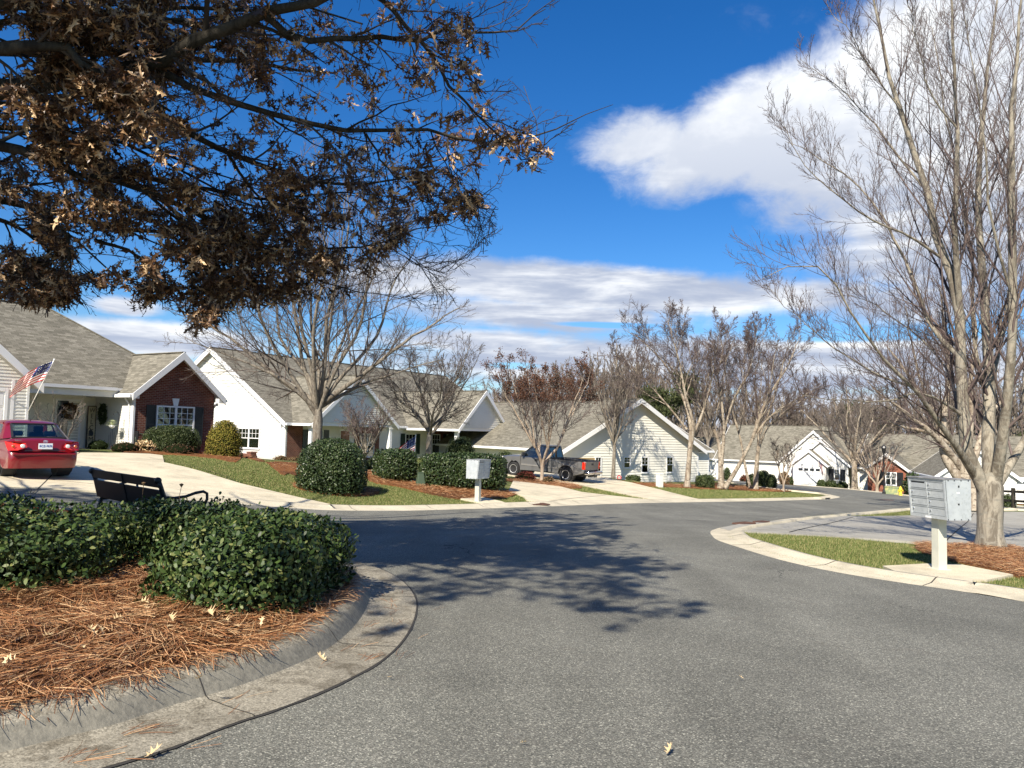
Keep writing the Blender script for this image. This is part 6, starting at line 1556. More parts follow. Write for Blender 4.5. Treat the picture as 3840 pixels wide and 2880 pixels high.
for a, b, lab in ((1225, 2478, 'yellow oak leaf lying in the gutter below the kerb'), (1452, 2537, 'small rust leaf on the asphalt beside the gutter'), (2498, 2828, 'tan oak leaf alone on the asphalt near the bottom edge'), (732, 2545, 'tan leaf caught on top of the kerb among straw'), (1950, 2783, 'small pale leaf scrap on the asphalt at lower centre'), (540, 2840, 'crumpled pale leaf at the gutter edge at lower left'), (2790, 2545, 'thin pale twig like leaf on the open asphalt')):
    fallen(a, b, .20 if a == 732 else .05, .075 if a == 2498 else .035 if a == 2790 else .085 if a not in (1452, 1950) else .045, rnd.uniform(0, 6.3), lab, None, 3)

# ------------------------------------------------------------------ trees
def tubes(P_, R_, sides):
    m_, n, _ = P_.shape; t = np.gradient(P_, axis=1); t /= np.linalg.norm(t, axis=2, keepdims=True)+1e-9
    ref = np.where(np.abs(t[:, :1, 2:3]) > .85, np.array([1.0, 0, 0]), np.array([0, 0, 1.0])); ref = np.broadcast_to(ref, t.shape)
    u = np.cross(t, ref); u /= np.linalg.norm(u, axis=2, keepdims=True)+1e-9; v = np.cross(t, u)
    a = np.arange(sides)*2*np.pi/sides; ring = u[:, :, None]*np.cos(a)[:, None]+v[:, :, None]*np.sin(a)[:, None]
    V = P_[:, :, None]+ring*R_[:, :, None, None]; base = (np.arange(m_)*n*sides)[:, None, None]
    i = np.arange(n-1)[None, :, None]*sides; j = np.arange(sides)[None, None]; j2 = (j+1) % sides
    F = np.stack([base+i+j, base+i+j2, base+i+sides+j2, base+i+sides+j], -1).reshape(-1, 4)
    return V.reshape(-1, 3), F
def merge(parts):
    V = []; F = []; b = 0
    for v, f in parts: V.append(v); F.append(f+b); b += len(v)
    return np.concatenate(V), np.concatenate(F)
def resample(pts, n):
    pts = np.array(pts, float); d = np.r_[0, np.cumsum(np.linalg.norm(np.diff(pts, axis=0), axis=1))]
    s = np.linspace(0, d[-1], n); return np.stack([np.interp(s, d, pts[:, k]) for k in range(pts.shape[1])], 1)
def smooth_line(pts, n):
    if len(pts) > 2: pts = smooth_poly([tuple(p) for p in pts], 4, False)
    return resample(pts, n)
def grow(rg, P_, R_, k, lenf, ang_, up, rmin, n=6, tmin=.25, wob=.18, rf=.55, lmin=0, even=True, curveup=0.0, taper=1.0):
    m_, pn, _ = P_.shape; seg = np.linalg.norm(np.diff(P_, axis=1), axis=2); L = seg.sum(1)
    t = (tmin+(1-tmin)*((np.arange(k)[None]+rg.uniform(0, 1, (m_, k)))/k)).clip(0, .999)
    f = t*(pn-1); i0 = f.astype(int); fr = (f-i0)[..., None]; ar = np.arange(m_)[:, None]
    p0 = P_[ar, i0]*(1-fr)+P_[ar, i0+1]*fr; tan = P_[ar, i0+1]-P_[ar, i0]; tan /= np.linalg.norm(tan, axis=2, keepdims=True)+1e-9
    r0 = R_[ar, i0]*(1-fr[..., 0])+R_[ar, i0+1]*fr[..., 0]
    rn = rg.normal(0, 1, (m_, k, 3)); pr = rn-tan*(rn*tan).sum(2, keepdims=True); pr /= np.linalg.norm(pr, axis=2, keepdims=True)+1e-9
    a = ang_*rg.uniform(.6, 1.35, (m_, k, 1)); d = tan*np.cos(a)+pr*np.sin(a)+np.array([0, 0, up]); d /= np.linalg.norm(d, axis=2, keepdims=True)
    ln = L[:, None]*lenf*(1.2-.75*t)*rg.uniform(.55, 1.3, (m_, k)); ln = np.maximum(ln, lmin)
    C = np.empty((m_, k, n, 3)); C[:, :, 0] = p0; dd = d
    for i in range(1, n):
        dd = dd+rg.normal(0, wob, (m_, k, 3))+np.array([0, 0, curveup]); dd = dd/np.linalg.norm(dd, axis=2, keepdims=True)
        C[:, :, i] = C[:, :, i-1]+dd*(ln/(n-1))[..., None]
    rs = np.maximum(np.minimum(r0*rf, ln*.022+rmin), rmin); RR = np.maximum(rs[..., None]*(1-taper*np.linspace(0, .8, n)), rmin*.7)
    C = C.reshape(-1, n, 3); RR = RR.reshape(-1, n); ok = np.isfinite(C).all((1, 2)); return C[ok], RR[ok]
def limb_arrays(limbs, n=14):
    P_ = np.stack([smooth_line([l_[:3] for l_ in lb], n) for lb in limbs]); R_ = np.stack([smooth_line([(l_[3], 0) for l_ in lb], n)[:, 0] if len(set(l_[3] for l_ in lb)) > 1 else np.full(n, lb[0][3]) for lb in limbs])
    R_ = np.stack([np.interp(np.linspace(0, 1, n), np.linspace(0, 1, len(lb)), [l_[3] for l_ in lb]) for lb in limbs])
    return P_, R_
def tree(name, label, loc, trunk, limbs, levels, barkm, twigm, seed=1, group=None, leaves=None, sides=(14, 8), root=1.35, cat='tree'):
    """trunk: [(x,y,z,r)...] local; limbs: same; levels: list of dicts for grow"""
    rg = np.random.default_rng(seed); t = thing(name, label, cat, loc, 0, group)
    parts = []
    for tr in trunk:
        P_, R_ = limb_arrays([tr], 16); R_ = R_.copy()
        hgt = P_[0, :, 2]-P_[0, 0, 2]; R_[0] *= 1+(root-1)*np.exp(-hgt/max(.12, R_[0, 0]*.9))
        parts.append(tubes(P_, R_, sides[0]))
    v, f = merge(parts)
    # uneven bark: small radial offsets
    nz_ = np.sin(v[:, 0]*23+v[:, 2]*5)*np.cos(v[:, 1]*27-v[:, 2]*4)*.012; c = v[:, :2].mean(0)
    v = v+np.column_stack([nz_, nz_[::-1]*.6, nz_*0])
    raw('trunk', v, f, barkm, t, True, uv=False)
    P_, R_ = limb_arrays(limbs, 14); P_ = P_+rg.normal(0, .012, P_.shape)*np.linspace(0, 1, 14)[None, :, None]*3
    raw('limbs', *tubes(P_, R_, sides[1]), barkm, t, True, uv=False)
    cur = (P_, R_); tw = []; allc = []
    for li, lv in enumerate(levels):
        lv = dict(lv); src = lv.pop('src', None); keep = lv.pop('keep', None)
        base = cur if src is None else allc[src]
        C, RR = grow(rg, *base, **lv)
        if keep is not None: k_ = keep(C+np.array(loc)); C = C[k_]; RR = RR[k_]
        allc.append((C, RR)); cur = (C, RR); tw.append(tubes(C, RR, 5 if li == 0 else (4 if RR.max() > .012 else 3)))
    raw('twigs', *merge(tw), twigm, t, True, uv=False)
    if leaves: leaves(t, allc, rg)
    return t
def wpts(pxs, loc):            # [(px,py,Y,r)] -> local coordinates
    o = []
    for a, b, Yd, r in pxs: p = pxY(a, b, Yd)-Vector(loc); o.append((p.x, p.y, p.z, r))
    return o

# --- the large bare tree at right
bt = pxY(3716, 2062, 15.8); bl = (bt.x, bt.y, H(bt.x, bt.y)-.02)
Tn = wpts([(3716, 2062, 15.8, .245), (3712, 1980, 15.8, .225), (3712, 1900, 15.8, .222), (3712, 1850, 15.8, .235), (3708, 1795, 15.8, .24), (3706, 1770, 15.8, .15)], bl)
LB = [[(3690, 1835, 15.8, .17), (3640, 1745, 15.7, .145), (3617, 1650, 15.7, .135), (3614, 1563, 15.7, .13), (3600, 1340, 15.7, .115), (3603, 1157, 15.8, .10), (3578, 1040, 15.8, .085), (3527, 965, 15.9, .075), (3479, 723, 16, .062), (3373, 405, 16.2, .05), (3306, 145, 16.3, .038), (3250, -150, 16.4, .02)],
 [(3600, 1180, 15.8, .085), (3592, 1050, 15.6, .075), (3580, 868, 15.4, .066), (3588, 650, 15.3, .055), (3590, 482, 15.2, .046), (3566, 0, 15.0, .028), (3560, -300, 15, .01)],
 [(3712, 1830, 15.8, .17), (3705, 1700, 15.9, .14), (3711, 1447, 16.1, .11), (3691, 1109, 16.3, .085), (3662, 675, 16.5, .062), (3700, 289, 16.7, .042), (3740, -150, 16.9, .02)],
 [(3730, 1820, 15.8, .15), (3752, 1700, 15.5, .12), (3770, 1560, 15.3, .105), (3785, 1400, 15.1, .095), (3797, 1109, 14.9, .078), (3788, 579, 14.6, .055), (3826, 96, 14.4, .035), (3840, -250, 14.4, .015)],
 [(3735, 1830, 15.8, .12), (3790, 1740, 16.0, .10), (3850, 1640, 16.2, .085), (3960, 1450, 16.5, .065), (4080, 1200, 16.9, .045), (4200, 800, 17.2, .02)],
 [(3660, 1790, 15.8, .12), (3590, 1680, 15.3, .085), (3520, 1580, 14.9, .07), (3412, 1447, 14.5, .055), (3315, 1350, 14.2, .045), (3180, 1157, 13.9, .034), (3122, 1042, 13.7, .026), (3020, 980, 13.6, .018), (2860, 1050, 13.5, .008)],
 [(3614, 1560, 15.7, .06), (3500, 1490, 15.2, .042), (3420, 1480, 14.9, .033), (3300, 1505, 14.6, .026), (3120, 1500, 14.3, .018), (3010, 1470, 14.1, .010), (2960, 1430, 14, .006)],
 [(3600, 1340, 15.7, .075), (3500, 1240, 16.0, .058), (3460, 1138, 16.2, .05), (3363, 916, 16.5, .04), (3267, 752, 16.8, .03), (3103, 608, 17, .019), (2949, 521, 17.1, .008)],
 [(3527, 965, 15.9, .05), (3400, 880, 15.6, .036), (3300, 840, 15.4, .03), (3150, 740, 15.2, .02), (2980, 570, 15.1, .012), (2930, 420, 15, .006)],
 [(3479, 723, 16, .045), (3380, 600, 16.4, .033), (3270, 450, 16.7, .024), (3150, 330, 17, .016), (3000, 230, 17.2, .007)],
 [(3412, 1447, 14.5, .04), (3280, 1400, 15, .03), (3120, 1300, 15.4, .02), (2980, 1180, 15.8, .012), (2880, 1080, 16, .006)],
 [(3614, 1600, 15.7, .05), (3560, 1400, 16.4, .04), (3470, 1290, 16.9, .03), (3330, 1180, 17.4, .02), (3180, 1090, 17.8, .01)],
 [(3711, 1447, 16.1, .07), (3760, 1250, 16.6, .055), (3800, 950, 17.1, .042), (3780, 600, 17.5, .03), (3830, 200, 18, .015)],
 [(3700, 1500, 16.0, .06), (3650, 1250, 16.6, .05), (3640, 900, 17.2, .04), (3560, 500, 17.7, .028), (3500, 100, 18, .014)],
 [(3373, 405, 16.2, .03), (3280, 280, 16, .022), (3180, 120, 15.8, .014), (3090, 20, 15.7, .007)],
 [(3797, 1109, 14.9, .05), (3720, 850, 14.5, .036), (3690, 520, 14.2, .026), (3640, 180, 14, .016), (3600, -100, 14, .008)],
 [(3590, 482, 15.2, .03), (3480, 330, 15, .022), (3430, 100, 14.8, .013), (3380, -80, 14.7, .007)],
 [(3850, 1640, 16.2, .05), (3840, 1400, 16.8, .04), (3900, 1050, 17.2, .03), (3880, 600, 17.6, .018)]]
LB = [[(a, b, c, r*(.76 if r > .06 and r < .14 else .8 if r >= .14 else .62)) for a, b, c, r in wpts(l_, bl)] for l_ in LB]
tree('bare_tree', 'tall bare maple with a thick forked trunk beside the right mailbox', bl, [Tn], LB,
     [dict(k=30, lenf=.27, ang_=.74, up=.38, rmin=.0055, n=8, tmin=.1, wob=.07, rf=.32, curveup=.07, lmin=.6), dict(k=8, lenf=.44, ang_=.62, up=.16, rmin=.0038, n=6, tmin=.15, wob=.09, curveup=.04),
      dict(k=5, lenf=.52, ang_=.62, up=.16, rmin=.0028, n=4, tmin=.1, wob=.1)], M['maplebark'], M['twigred'], 5, sides=(20, 12))

# --- generic bare trees
def vase(h, fork, r, nl, spread, seed, lean=0.0, curve=.9, top=.0, r_l=.55):
    """trunk up to the fork, then nl limbs arching out and up to height h"""
    g_ = random.Random(seed); tr = [[(0, 0, 0, r), (lean*.3, 0, fork*.5, r*.88), (lean*.8, 0, fork, r*.85), (lean, 0, fork*1.12, r*.5)]]
    lb = []
    for i in range(nl):
        a = 2*math.pi*(i+g_.random()*.7)/nl; s = spread*g_.uniform(.35, 1.0); hh_ = (h-fork)*g_.uniform(.72, 1.0)*(1.05-.35*s/spread)
        x0, y0 = lean*.85, 0; pts = [(x0, y0, fork*g_.uniform(.78, 1.0), r*r_l)]
        for t in (.2, .45, .72, 1.0):
            k = t**curve; pts.append((x0+math.cos(a)*s*k+g_.gauss(0, .06*s), y0+math.sin(a)*s*k+g_.gauss(0, .06*s), fork+hh_*t**(1.0+top), r*r_l*(1-t*.82)))
        lb.append(pts)
    return tr, lb
def stem_multi(h, r, n, spread, seed, fork=.25):
    g_ = random.Random(seed); tr = []; lb = []
    for i in range(n):
        a = 2*math.pi*(i+g_.random()*.6)/n; bx, by = math.cos(a)*r*.7, math.sin(a)*r*.7; hh_ = h*g_.uniform(.8, 1.0)
        f = fork*h*g_.uniform(.8, 1.2); fx, fy = bx+math.cos(a)*spread*.22, by+math.sin(a)*spread*.22
        tr.append([(bx*.6, by*.6, 0, r), (bx, by, f*.5, r*.8), (fx, fy, f, r*.72)])
        for j in range(3):
            a2 = a+g_.uniform(-1.0, 1.0); s = spread*g_.uniform(.5, 1.0)
            lb.append([(fx, fy, f*.95, r*.6), (fx+math.cos(a2)*s*.3, fy+math.sin(a2)*s*.3, f+(hh_-f)*.35, r*.42), (fx+math.cos(a2)*s*.6, fy+math.sin(a2)*s*.6, f+(hh_-f)*.7, r*.25), (fx+math.cos(a2)*s*.8, fy+math.sin(a2)*s*.8, hh_, r*.1)])
    return tr, lb
FINE = lambda rm, k1=9, k2=7, k3=5, up=.17: [dict(k=k1, lenf=.42, ang_=.82, up=up, rmin=rm*1.5, n=6, tmin=.15, wob=.075, rf=.42, curveup=.05, lmin=.3), dict(k=k2, lenf=.46, ang_=.72, up=up*.5, rmin=rm*1.05, n=5, tmin=.12, wob=.12, rf=.5, curveup=.03), dict(k=k3, lenf=.5, ang_=.72, up=up*.3, rmin=rm*.8, n=4, tmin=.12, wob=.09)]

g_ = atY(1190, 30.5); hT = pxY(1190, 560, 30.5).z-g_.z
tr, lb = vase(hT, 2.55, .215, 11, 5.0, 3, curve=.85, top=.12, r_l=.40)
lb += [[(0, 0, 2.6, .12), (-1.8, .4, 3.6, .085), (-3.6, .6, 5.0, .05), (-5.6, .4, 6.2, .02)], [(0, 0, 2.5, .12), (2.0, -.5, 3.9, .08), (3.6, -.6, 5.2, .05), (5.4, -.3, 6.4, .02)], [(0, 0, 2.3, .09), (-1.5, -.8, 3.6, .06), (-3.8, -1.0, 4.5, .03), (-5.0, -1.0, 5.0, .012)], [(0, 0, 2.4, .09), (1.5, .8, 3.4, .06), (3.6, 1.0, 4.2, .03), (4.8, 1.0, 4.6, .012)]]
tree('bare_tree', 'wide bare tree with a stout short trunk behind the holly bush', g_, tr, lb, FINE(.0075, 12, 9, 6), M['bark'], M['twig'], 8)
g_ = atY(1607, 35); hT = pxY(1607, 1215, 35).z-g_.z
tr, lb = vase(hT, 2.2, .15, 9, 3.0, 12, curve=.8, lean=.1, r_l=.42)
tree('bare_tree', 'small spreading bare tree behind the long clipped hedge', g_, tr, lb, FINE(.008, 12, 8, 6), M['bark'], M['twig'], 9)
g_ = atY(1372, 43.5); hT = pxY(1372, 1500, 43.5).z-g_.z
tr, lb = stem_multi(hT, .045, 9, 1.5, 4, .3)
tree('bare_shrub', 'many stemmed bare shrub between the holly and the porch gable', g_, tr, lb, FINE(.009, 6, 5, 3), M['bark'], M['twigred'], 10, cat='shrub')
# crape myrtle with brown seed heads
def seedheads(cnt, spr, ls, upper=.35):
    def f(t, allc, rg):
        C = allc[-1][0]; e = C[:, -1]; z = e[:, 2]; zmin = np.quantile(z, upper); k = np.where(z > zmin)[0]; k = rg.choice(k, min(cnt, len(k)), replace=False)
        pos = np.repeat(e[k], 9, 0)+rg.normal(0, spr, (len(k)*9, 3)); leaf_mesh('seed_heads', pos, rg.normal(0, 1, pos.shape), ls, SMALL, M['seed'], t, .3)
    return f
g_ = atY(2036, 40.8); hT = pxY(2036, 1360, 40.8).z-g_.z
tr, lb = stem_multi(hT, .085, 4, 3.0, 21, .26)
tree('flowering_tree', 'multi stemmed tree with brown seed heads in front of the pickup truck', g_, tr, lb, FINE(.009, 10, 7, 5, .2), M['crepebark'], M['twigred'], 11, leaves=seedheads(1500, .075, .085))
g_ = atY(2302, 53); hT = pxY(2302, 1270, 53).z-g_.z
tr, lb = vase(hT, 2.6, .13, 10, 1.55, 31, curve=.6, r_l=.5)
tr[0] = [(0, 0, 0, .13), (.1, 0, hT*.4, .10), (.12, 0, hT*.75, .06), (.1, 0, hT*.97, .02)]
lb += [[(.1, 0, 2.6+i*.55, .05), (.1+math.cos(i*2.4)*.7, math.sin(i*2.4)*.7, 3.6+i*.55, .03), (.1+math.cos(i*2.4)*1.2, math.sin(i*2.4)*1.2, 4.9+i*.52, .012)] for i in range(9)]
tree('slim_tree', 'slim upright bare tree in front of the cream gable wall', g_, tr, lb, FINE(.012, 7, 5, 4, .45), M['bark'], M['twig'], 12)
# river birches
def birch(px, Yd, stems, label, seed, k=9):
    g_ = atY(px, Yd); loc = (g_.x, g_.y, g_.z-.03); tr = []; lb = []
    for s in stems:
        pts = wpts([(a, b+max(0, 1500-b)*.12, Yd+dy, r) for a, b, dy, r in s], loc); pts = [(x, y, z, r*.82) for x, y, z, r in pts]; nT = max(2, len(pts)//2)
        tr.append(pts[:nT]+[pts[nT]] if nT < len(pts) else pts); lb.append(pts[nT-1:] if nT-1 < len(pts)-1 else pts)
    P_, R_ = limb_arrays(lb, 14); rg = np.random.default_rng(seed); C, RR = grow(rg, P_, R_, 7, .56, .7, .35, .010, n=8, tmin=.0, wob=.06, curveup=.07)
    lb2 = lb+[[tuple(C[i, j])+(RR[i, j],) for j in range(8)] for i in range(len(C))]
    return tree('river_birch', label, loc, tr, lb2, FINE(.0080, 10, 8, 6, .12), M['birchbark'], M['twigred'], seed, sides=(12, 8))
birch(2576, 47, [[(2576, 1829, 0, .22), (2586, 1700, 0, .18), (2592, 1640, 0, .19), (2585, 1560, 0, .12), (2545, 1440, .5, .09), (2480, 1330, 1, .06), (2400, 1240, 1, .03), (2330, 1190, 1, .01)],
                 [(2592, 1660, 0, .13), (2600, 1590, -.3, .11), (2570, 1480, -.5, .09), (2550, 1350, -.8, .06), (2520, 1230, -1, .035), (2500, 1140, -1, .01)],
                 [(2590, 1650, 0, .12), (2630, 1560, 0, .09), (2665, 1440, 0, .06), (2680, 1330, 0, .04), (2700, 1220, 0, .01)],
                 [(2575, 1610, 0, .08), (2520, 1540, 0, .07), (2440, 1440, 0, .045), (2370, 1360, 0, .025), (2290, 1290, 0, .01)]], 'tall river birch with a dark lower trunk, leftmost of the birches', 41)
birch(2715, 49, [[(2705, 1830, 0, .25), (2702, 1730, 0, .19), (2690, 1640, 0, .12), (2650, 1560, 0, .10), (2610, 1480, 0, .07), (2600, 1380, 0, .04), (2580, 1250, 0, .01)],
                 [(2704, 1740, 0, .17), (2715, 1620, 0, .12), (2705, 1500, 0, .10), (2690, 1400, .4, .07), (2710, 1290, .6, .04), (2690, 1180, .6, .01)],
                 [(2718, 1832, -.2, .18), (2765, 1755, -.3, .15), (2820, 1650, -.6, .13), (2850, 1560, -.8, .11), (2890, 1470, -1, .08), (2960, 1340, -1, .05), (3000, 1230, -1, .02)],
                 [(2820, 1650, -.6, .09), (2890, 1560, -.8, .07), (3000, 1490, -1, .04), (3090, 1440, -1, .015)],
                 [(2715, 1620, 0, .09), (2750, 1500, .2, .07), (2800, 1400, .5, .05), (2830, 1280, .6, .03), (2840, 1190, .6, .01)]], 'river birch with one stem leaning hard to the right, middle of the birches', 42)
birch(2825, 51.5, [[(2832, 1836, 0, .22), (2838, 1740, 0, .17), (2846, 1640, 0, .13), (2846, 1540, 0, .09), (2830, 1430, 0, .06), (2850, 1300, 0, .03), (2870, 1190, 0, .01)],
                 [(2815, 1836, 0, .12), (2795, 1750, 0, .10), (2775, 1640, .2, .08), (2740, 1520, .4, .06), (2720, 1400, .5, .04), (2700, 1260, .5, .01)],
                 [(2842, 1690, 0, .12), (2880, 1600, -.2, .09), (2960, 1530, -.4, .05), (3050, 1480, -.6, .02)],
                 [(2846, 1640, 0, .09), (2900, 1500, -.2, .07), (2930, 1380, -.3, .05), (2960, 1230, -.3, .02)],
                 [(2846, 1600, 0, .08), (2800, 1480, .3, .06), (2790, 1350, .5, .04), (2800, 1200, .5, .01)]], 'pale multi stemmed river birch, rightmost of the birches', 43)
# sapling with clipped brown top by the side street, small tree behind
g_ = atY(2939, 51); tr, lb = stem_multi(pxY(2939, 1640, 51).z-g_.z, .05, 3, 1.0, 51, .35)
tree('young_tree', 'young bare tree on the lawn corner by the side street', g_, tr, lb, FINE(.012, 6, 5, 3), M['crepebark'], M['twig'], 51)
# tree right of the white brick house
g_ = atY(3204, 80); hT = pxY(3204, 1400, 80).z-g_.z; tr, lb = vase(hT, 3.2, .32, 9, 5.2, 61, curve=.8)
tree('bare_tree', 'pale trunked bare tree at the right corner of the white brick house', g_, tr, lb, FINE(.014, 10, 8, 5), M['birchbark'], M['twig'], 61)
g_ = atY(3288, 76); hT = pxY(3288, 1660, 76).z-g_.z; tr, lb = stem_multi(hT, .11, 5, 2.2, 62, .35)
tree('flowering_tree', 'vase shaped bare tree in front of the red brick gable', g_, tr, lb, FINE(.016, 6, 5, 3), M['crepebark'], M['twig'], 62)
# second birch behind the big tree
g_ = pxY(3632, 1912, 37); loc = (g_.x, g_.y, H(g_.x, g_.y)-.05)
st = [wpts(s, loc) for s in ([(3640, 1912, 37, .42), (3640, 1840, 37, .36), (3620, 1770, 37, .3), (3590, 1720, 37, .16)], [(3600, 1800, 37, .2), (3548, 1720, 37, .2), (3536, 1640, 37.2, .16), (3540, 1500, 37.5, .12)])]
lb = [wpts(s, loc) for s in ([(3536, 1640, 37, .15), (3500, 1560, 37, .12), (3420, 1430, 37.5, .08), (3330, 1300, 38, .03)], [(3540, 1560, 37, .15), (3560, 1400, 37, .12), (3540, 1240, 37, .08), (3520, 1080, 37, .02)],
     [(3600, 1750, 37, .18), (3530, 1660, 36.6, .14), (3440, 1580, 36.2, .10), (3330, 1500, 36, .06), (3250, 1430, 36, .02)], [(3630, 1780, 37, .2), (3680, 1640, 37.4, .15), (3720, 1480, 38, .11), (3740, 1300, 38, .07), (3760, 1120, 38, .02)],
     [(3620, 1770, 37, .18), (3640, 1600, 37, .13), (3640, 1420, 37, .10), (3660, 1250, 37, .06), (3640, 1050, 37, .02)], [(3560, 1660, 37, .12), (3480, 1620, 37, .08), (3380, 1600, 37, .05), (3280, 1560, 37, .02)], [(3590, 1700, 37, .1), (3480, 1500, 37.5, .08), (3420, 1300, 38, .05), (3400, 1150, 38, .02)], [(3700, 1560, 37.6, .1), (3790, 1460, 38, .07), (3860, 1300, 38, .04), (3900, 1180, 38, .02)])]
tree('river_birch', 'low forking peeling birch behind the right mailbox and big trunk', loc, st, lb, FINE(.009, 12, 8, 6, .2), M['birchbark'], M['twigred'], 63, sides=(14, 8))
# bare plant at the porch, twigs reddish by the drive
c_ = pxY(222, 1650, 27.8); g_ = Vector((c_.x, c_.y, H(c_.x, c_.y))); tr, lb = stem_multi(1.95, .035, 3, 1.0, 71, .3)
tree('bare_shrub', 'small bare branching shrub in front of the porch door', g_, tr, lb, FINE(.0045, 5, 4, 2), M['bark'], M['twig'], 71, cat='shrub')

# ------------------------------------------------------------------ the oak that still holds its leaves (trunk out of frame at left)
ol = (-9.4, 7.2, H(-9.4, 7.2)+.1); oz = ol[2]
OL = [[(-150, 350, 6.6, .16), (0, 335, 6.5, .14), (300, 300, 6.3, .12), (520, 240, 6.2, .10), (650, 190, 6.1, .085), (760, 130, 6.0, .075), (1000, 60, 5.8, .055), (1300, -60, 5.6, .035), (1600, -260, 5.4, .015)],
 [(560, 240, 6.2, .06), (700, 320, 6.3, .048), (820, 365, 6.4, .042), (960, 410, 6.6, .038), (1100, 450, 6.8, .033), (1371, 500, 7, .026), (1492, 480, 7.1, .022), (1679, 518, 7.2, .018), (1908, 536, 7.4, .013), (2125, 482, 7.5, .008), (2300, 386, 7.6, .004)],
 [(1000, 60, 5.8, .05), (1100, 138, 5.9, .038), (1300, 150, 6.0, .033), (1522, 145, 6.1, .026), (1763, 120, 6.2, .018), (1944, 102, 6.3, .011), (2064, 30, 6.3, .005)],
 [(1250, -120, 5.4, .04), (1437, 0, 5.5, .032), (1522, 102, 5.6, .027), (1660, 259, 5.8, .022), (1703, 343, 5.9, .018), (1847, 488, 6.0, .012), (1908, 536, 6.1, .01), (2034, 609, 6.2, .006)],
 [(300, 330, 6.6, .07), (450, 400, 6.8, .06), (570, 437, 6.9, .05), (696, 494, 7.1, .042), (855, 570, 7.3, .034), (1013, 633, 7.5, .027), (1200, 690, 7.7, .02), (1400, 690, 7.8, .014), (1612, 621, 7.9, .009), (1763, 530, 8, .004)],
 [(-250, 640, 7.0, .12), (0, 705, 7.0, .075), (114, 791, 7.0, .06), (253, 874, 7.1, .045), (354, 968, 7.2, .03), (460, 1050, 7.2, .015), (620, 1110, 7.2, .006)],
 [(100, 560, 7.4, .08), (350, 620, 7.6, .06), (560, 720, 7.8, .045), (791, 823, 8.1, .034), (1076, 937, 8.4, .024), (1371, 922, 8.6, .018), (1522, 874, 8.7, .013), (1642, 844, 8.8, .009), (1800, 777, 8.9, .004)],
 [(450, 640, 8.0, .05), (700, 700, 8.2, .038), (1000, 740, 8.4, .028), (1300, 720, 8.5, .018), (1522, 747, 8.5, .012), (1618, 723, 8.5, .009), (1751, 747, 8.6, .004)],
 [(700, 780, 8.2, .035), (900, 900, 8.4, .026), (1080, 1000, 8.6, .018), (1300, 1080, 8.8, .012), (1475, 1100, 8.9, .007), (1650, 1110, 9, .004)],
 [(600, 740, 7.8, .035), (760, 900, 8.0, .026), (880, 1010, 8.1, .018), (980, 1090, 8.2, .01), (1080, 1130, 8.3, .005)],
 [(253, 874, 7.1, .03), (250, 960, 7.1, .02), (200, 1040, 7.1, .01), (150, 1090, 7.1, .005)], [(354, 900, 7.2, .03), (520, 960, 7.3, .02), (650, 1080, 7.4, .012), (740, 1230, 7.4, .005)],
 [(-200, 480, 7.5, .09), (100, 470, 7.8, .07), (380, 520, 8.1, .05), (640, 600, 8.5, .035), (900, 760, 9, .02), (1250, 850, 9.3, .01), (1500, 960, 9.5, .005)],
 [(-100, 100, 7.4, .09), (300, 60, 7.4, .07), (700, 20, 7.2, .045), (1050, 20, 7.0, .025), (1350, 120, 6.8, .012)],
 [(-100, 800, 8.2, .05), (60, 850, 8.4, .035), (170, 930, 8.5, .02), (230, 1050, 8.6, .008)],
 [(850, 570, 7.3, .026), (980, 760, 7.6, .019), (1080, 880, 7.8, .012), (1170, 1010, 8, .006)], [(1371, 500, 7, .018), (1450, 620, 7.1, .012), (1560, 700, 7.2, .008), (1740, 790, 7.2, .004)], [(1200, 690, 7.7, .014), (1350, 790, 7.8, .01), (1500, 930, 8, .007), (1660, 1060, 8, .004)],
 [(1679, 518, 7.2, .012), (1690, 640, 7.2, .009), (1760, 740, 7.2, .006), (1850, 790, 7.2, .003)], [(1430, 900, 8.6, .010), (1560, 990, 8.7, .007), (1690, 1010, 8.8, .004), (1800, 910, 8.9, .003)]]
OL += [[(-250, 180, 5.6, .10), (0, 190, 5.6, .08), (220, 170, 5.7, .06), (430, 330, 5.9, .035), (640, 420, 6.1, .015)], [(-250, 520, 6.0, .10), (60, 560, 6.2, .07), (260, 640, 6.4, .045), (470, 690, 6.6, .025), (700, 800, 6.8, .01)],
 [(-250, 60, 6.2, .09), (60, 20, 6.2, .07), (330, 90, 6.3, .05), (600, 60, 6.4, .03), (860, 150, 6.5, .012)], [(-250, 400, 7.8, .09), (150, 420, 7.9, .06), (420, 480, 8.0, .04), (700, 620, 8.2, .025), (950, 690, 8.4, .01)], [(520, 700, 7.4, .03), (700, 860, 7.5, .024), (820, 1000, 7.6, .016), (930, 1100, 7.6, .008)]]
OLw = [[(a, b, c, r*.62) for a, b, c, r in wpts(l_, ol)] for l_ in OL]
# boughs running back to the trunk
trunk_top = [(0, 0, 0, .30), (.05, 0, 1.5, .26), (.12, .02, 3.0, .24), (.15, .1, 5.0, .19), (.3, .3, 7.5, .11), (.4, .5, 9.6, .03)]
for l_ in OLw:
    x, y, z, r = l_[0]
    if x < 4.2 and r > .045: l_.insert(0, (.12, .03, min(6, max(2.4, z-.9)), r*1.25))
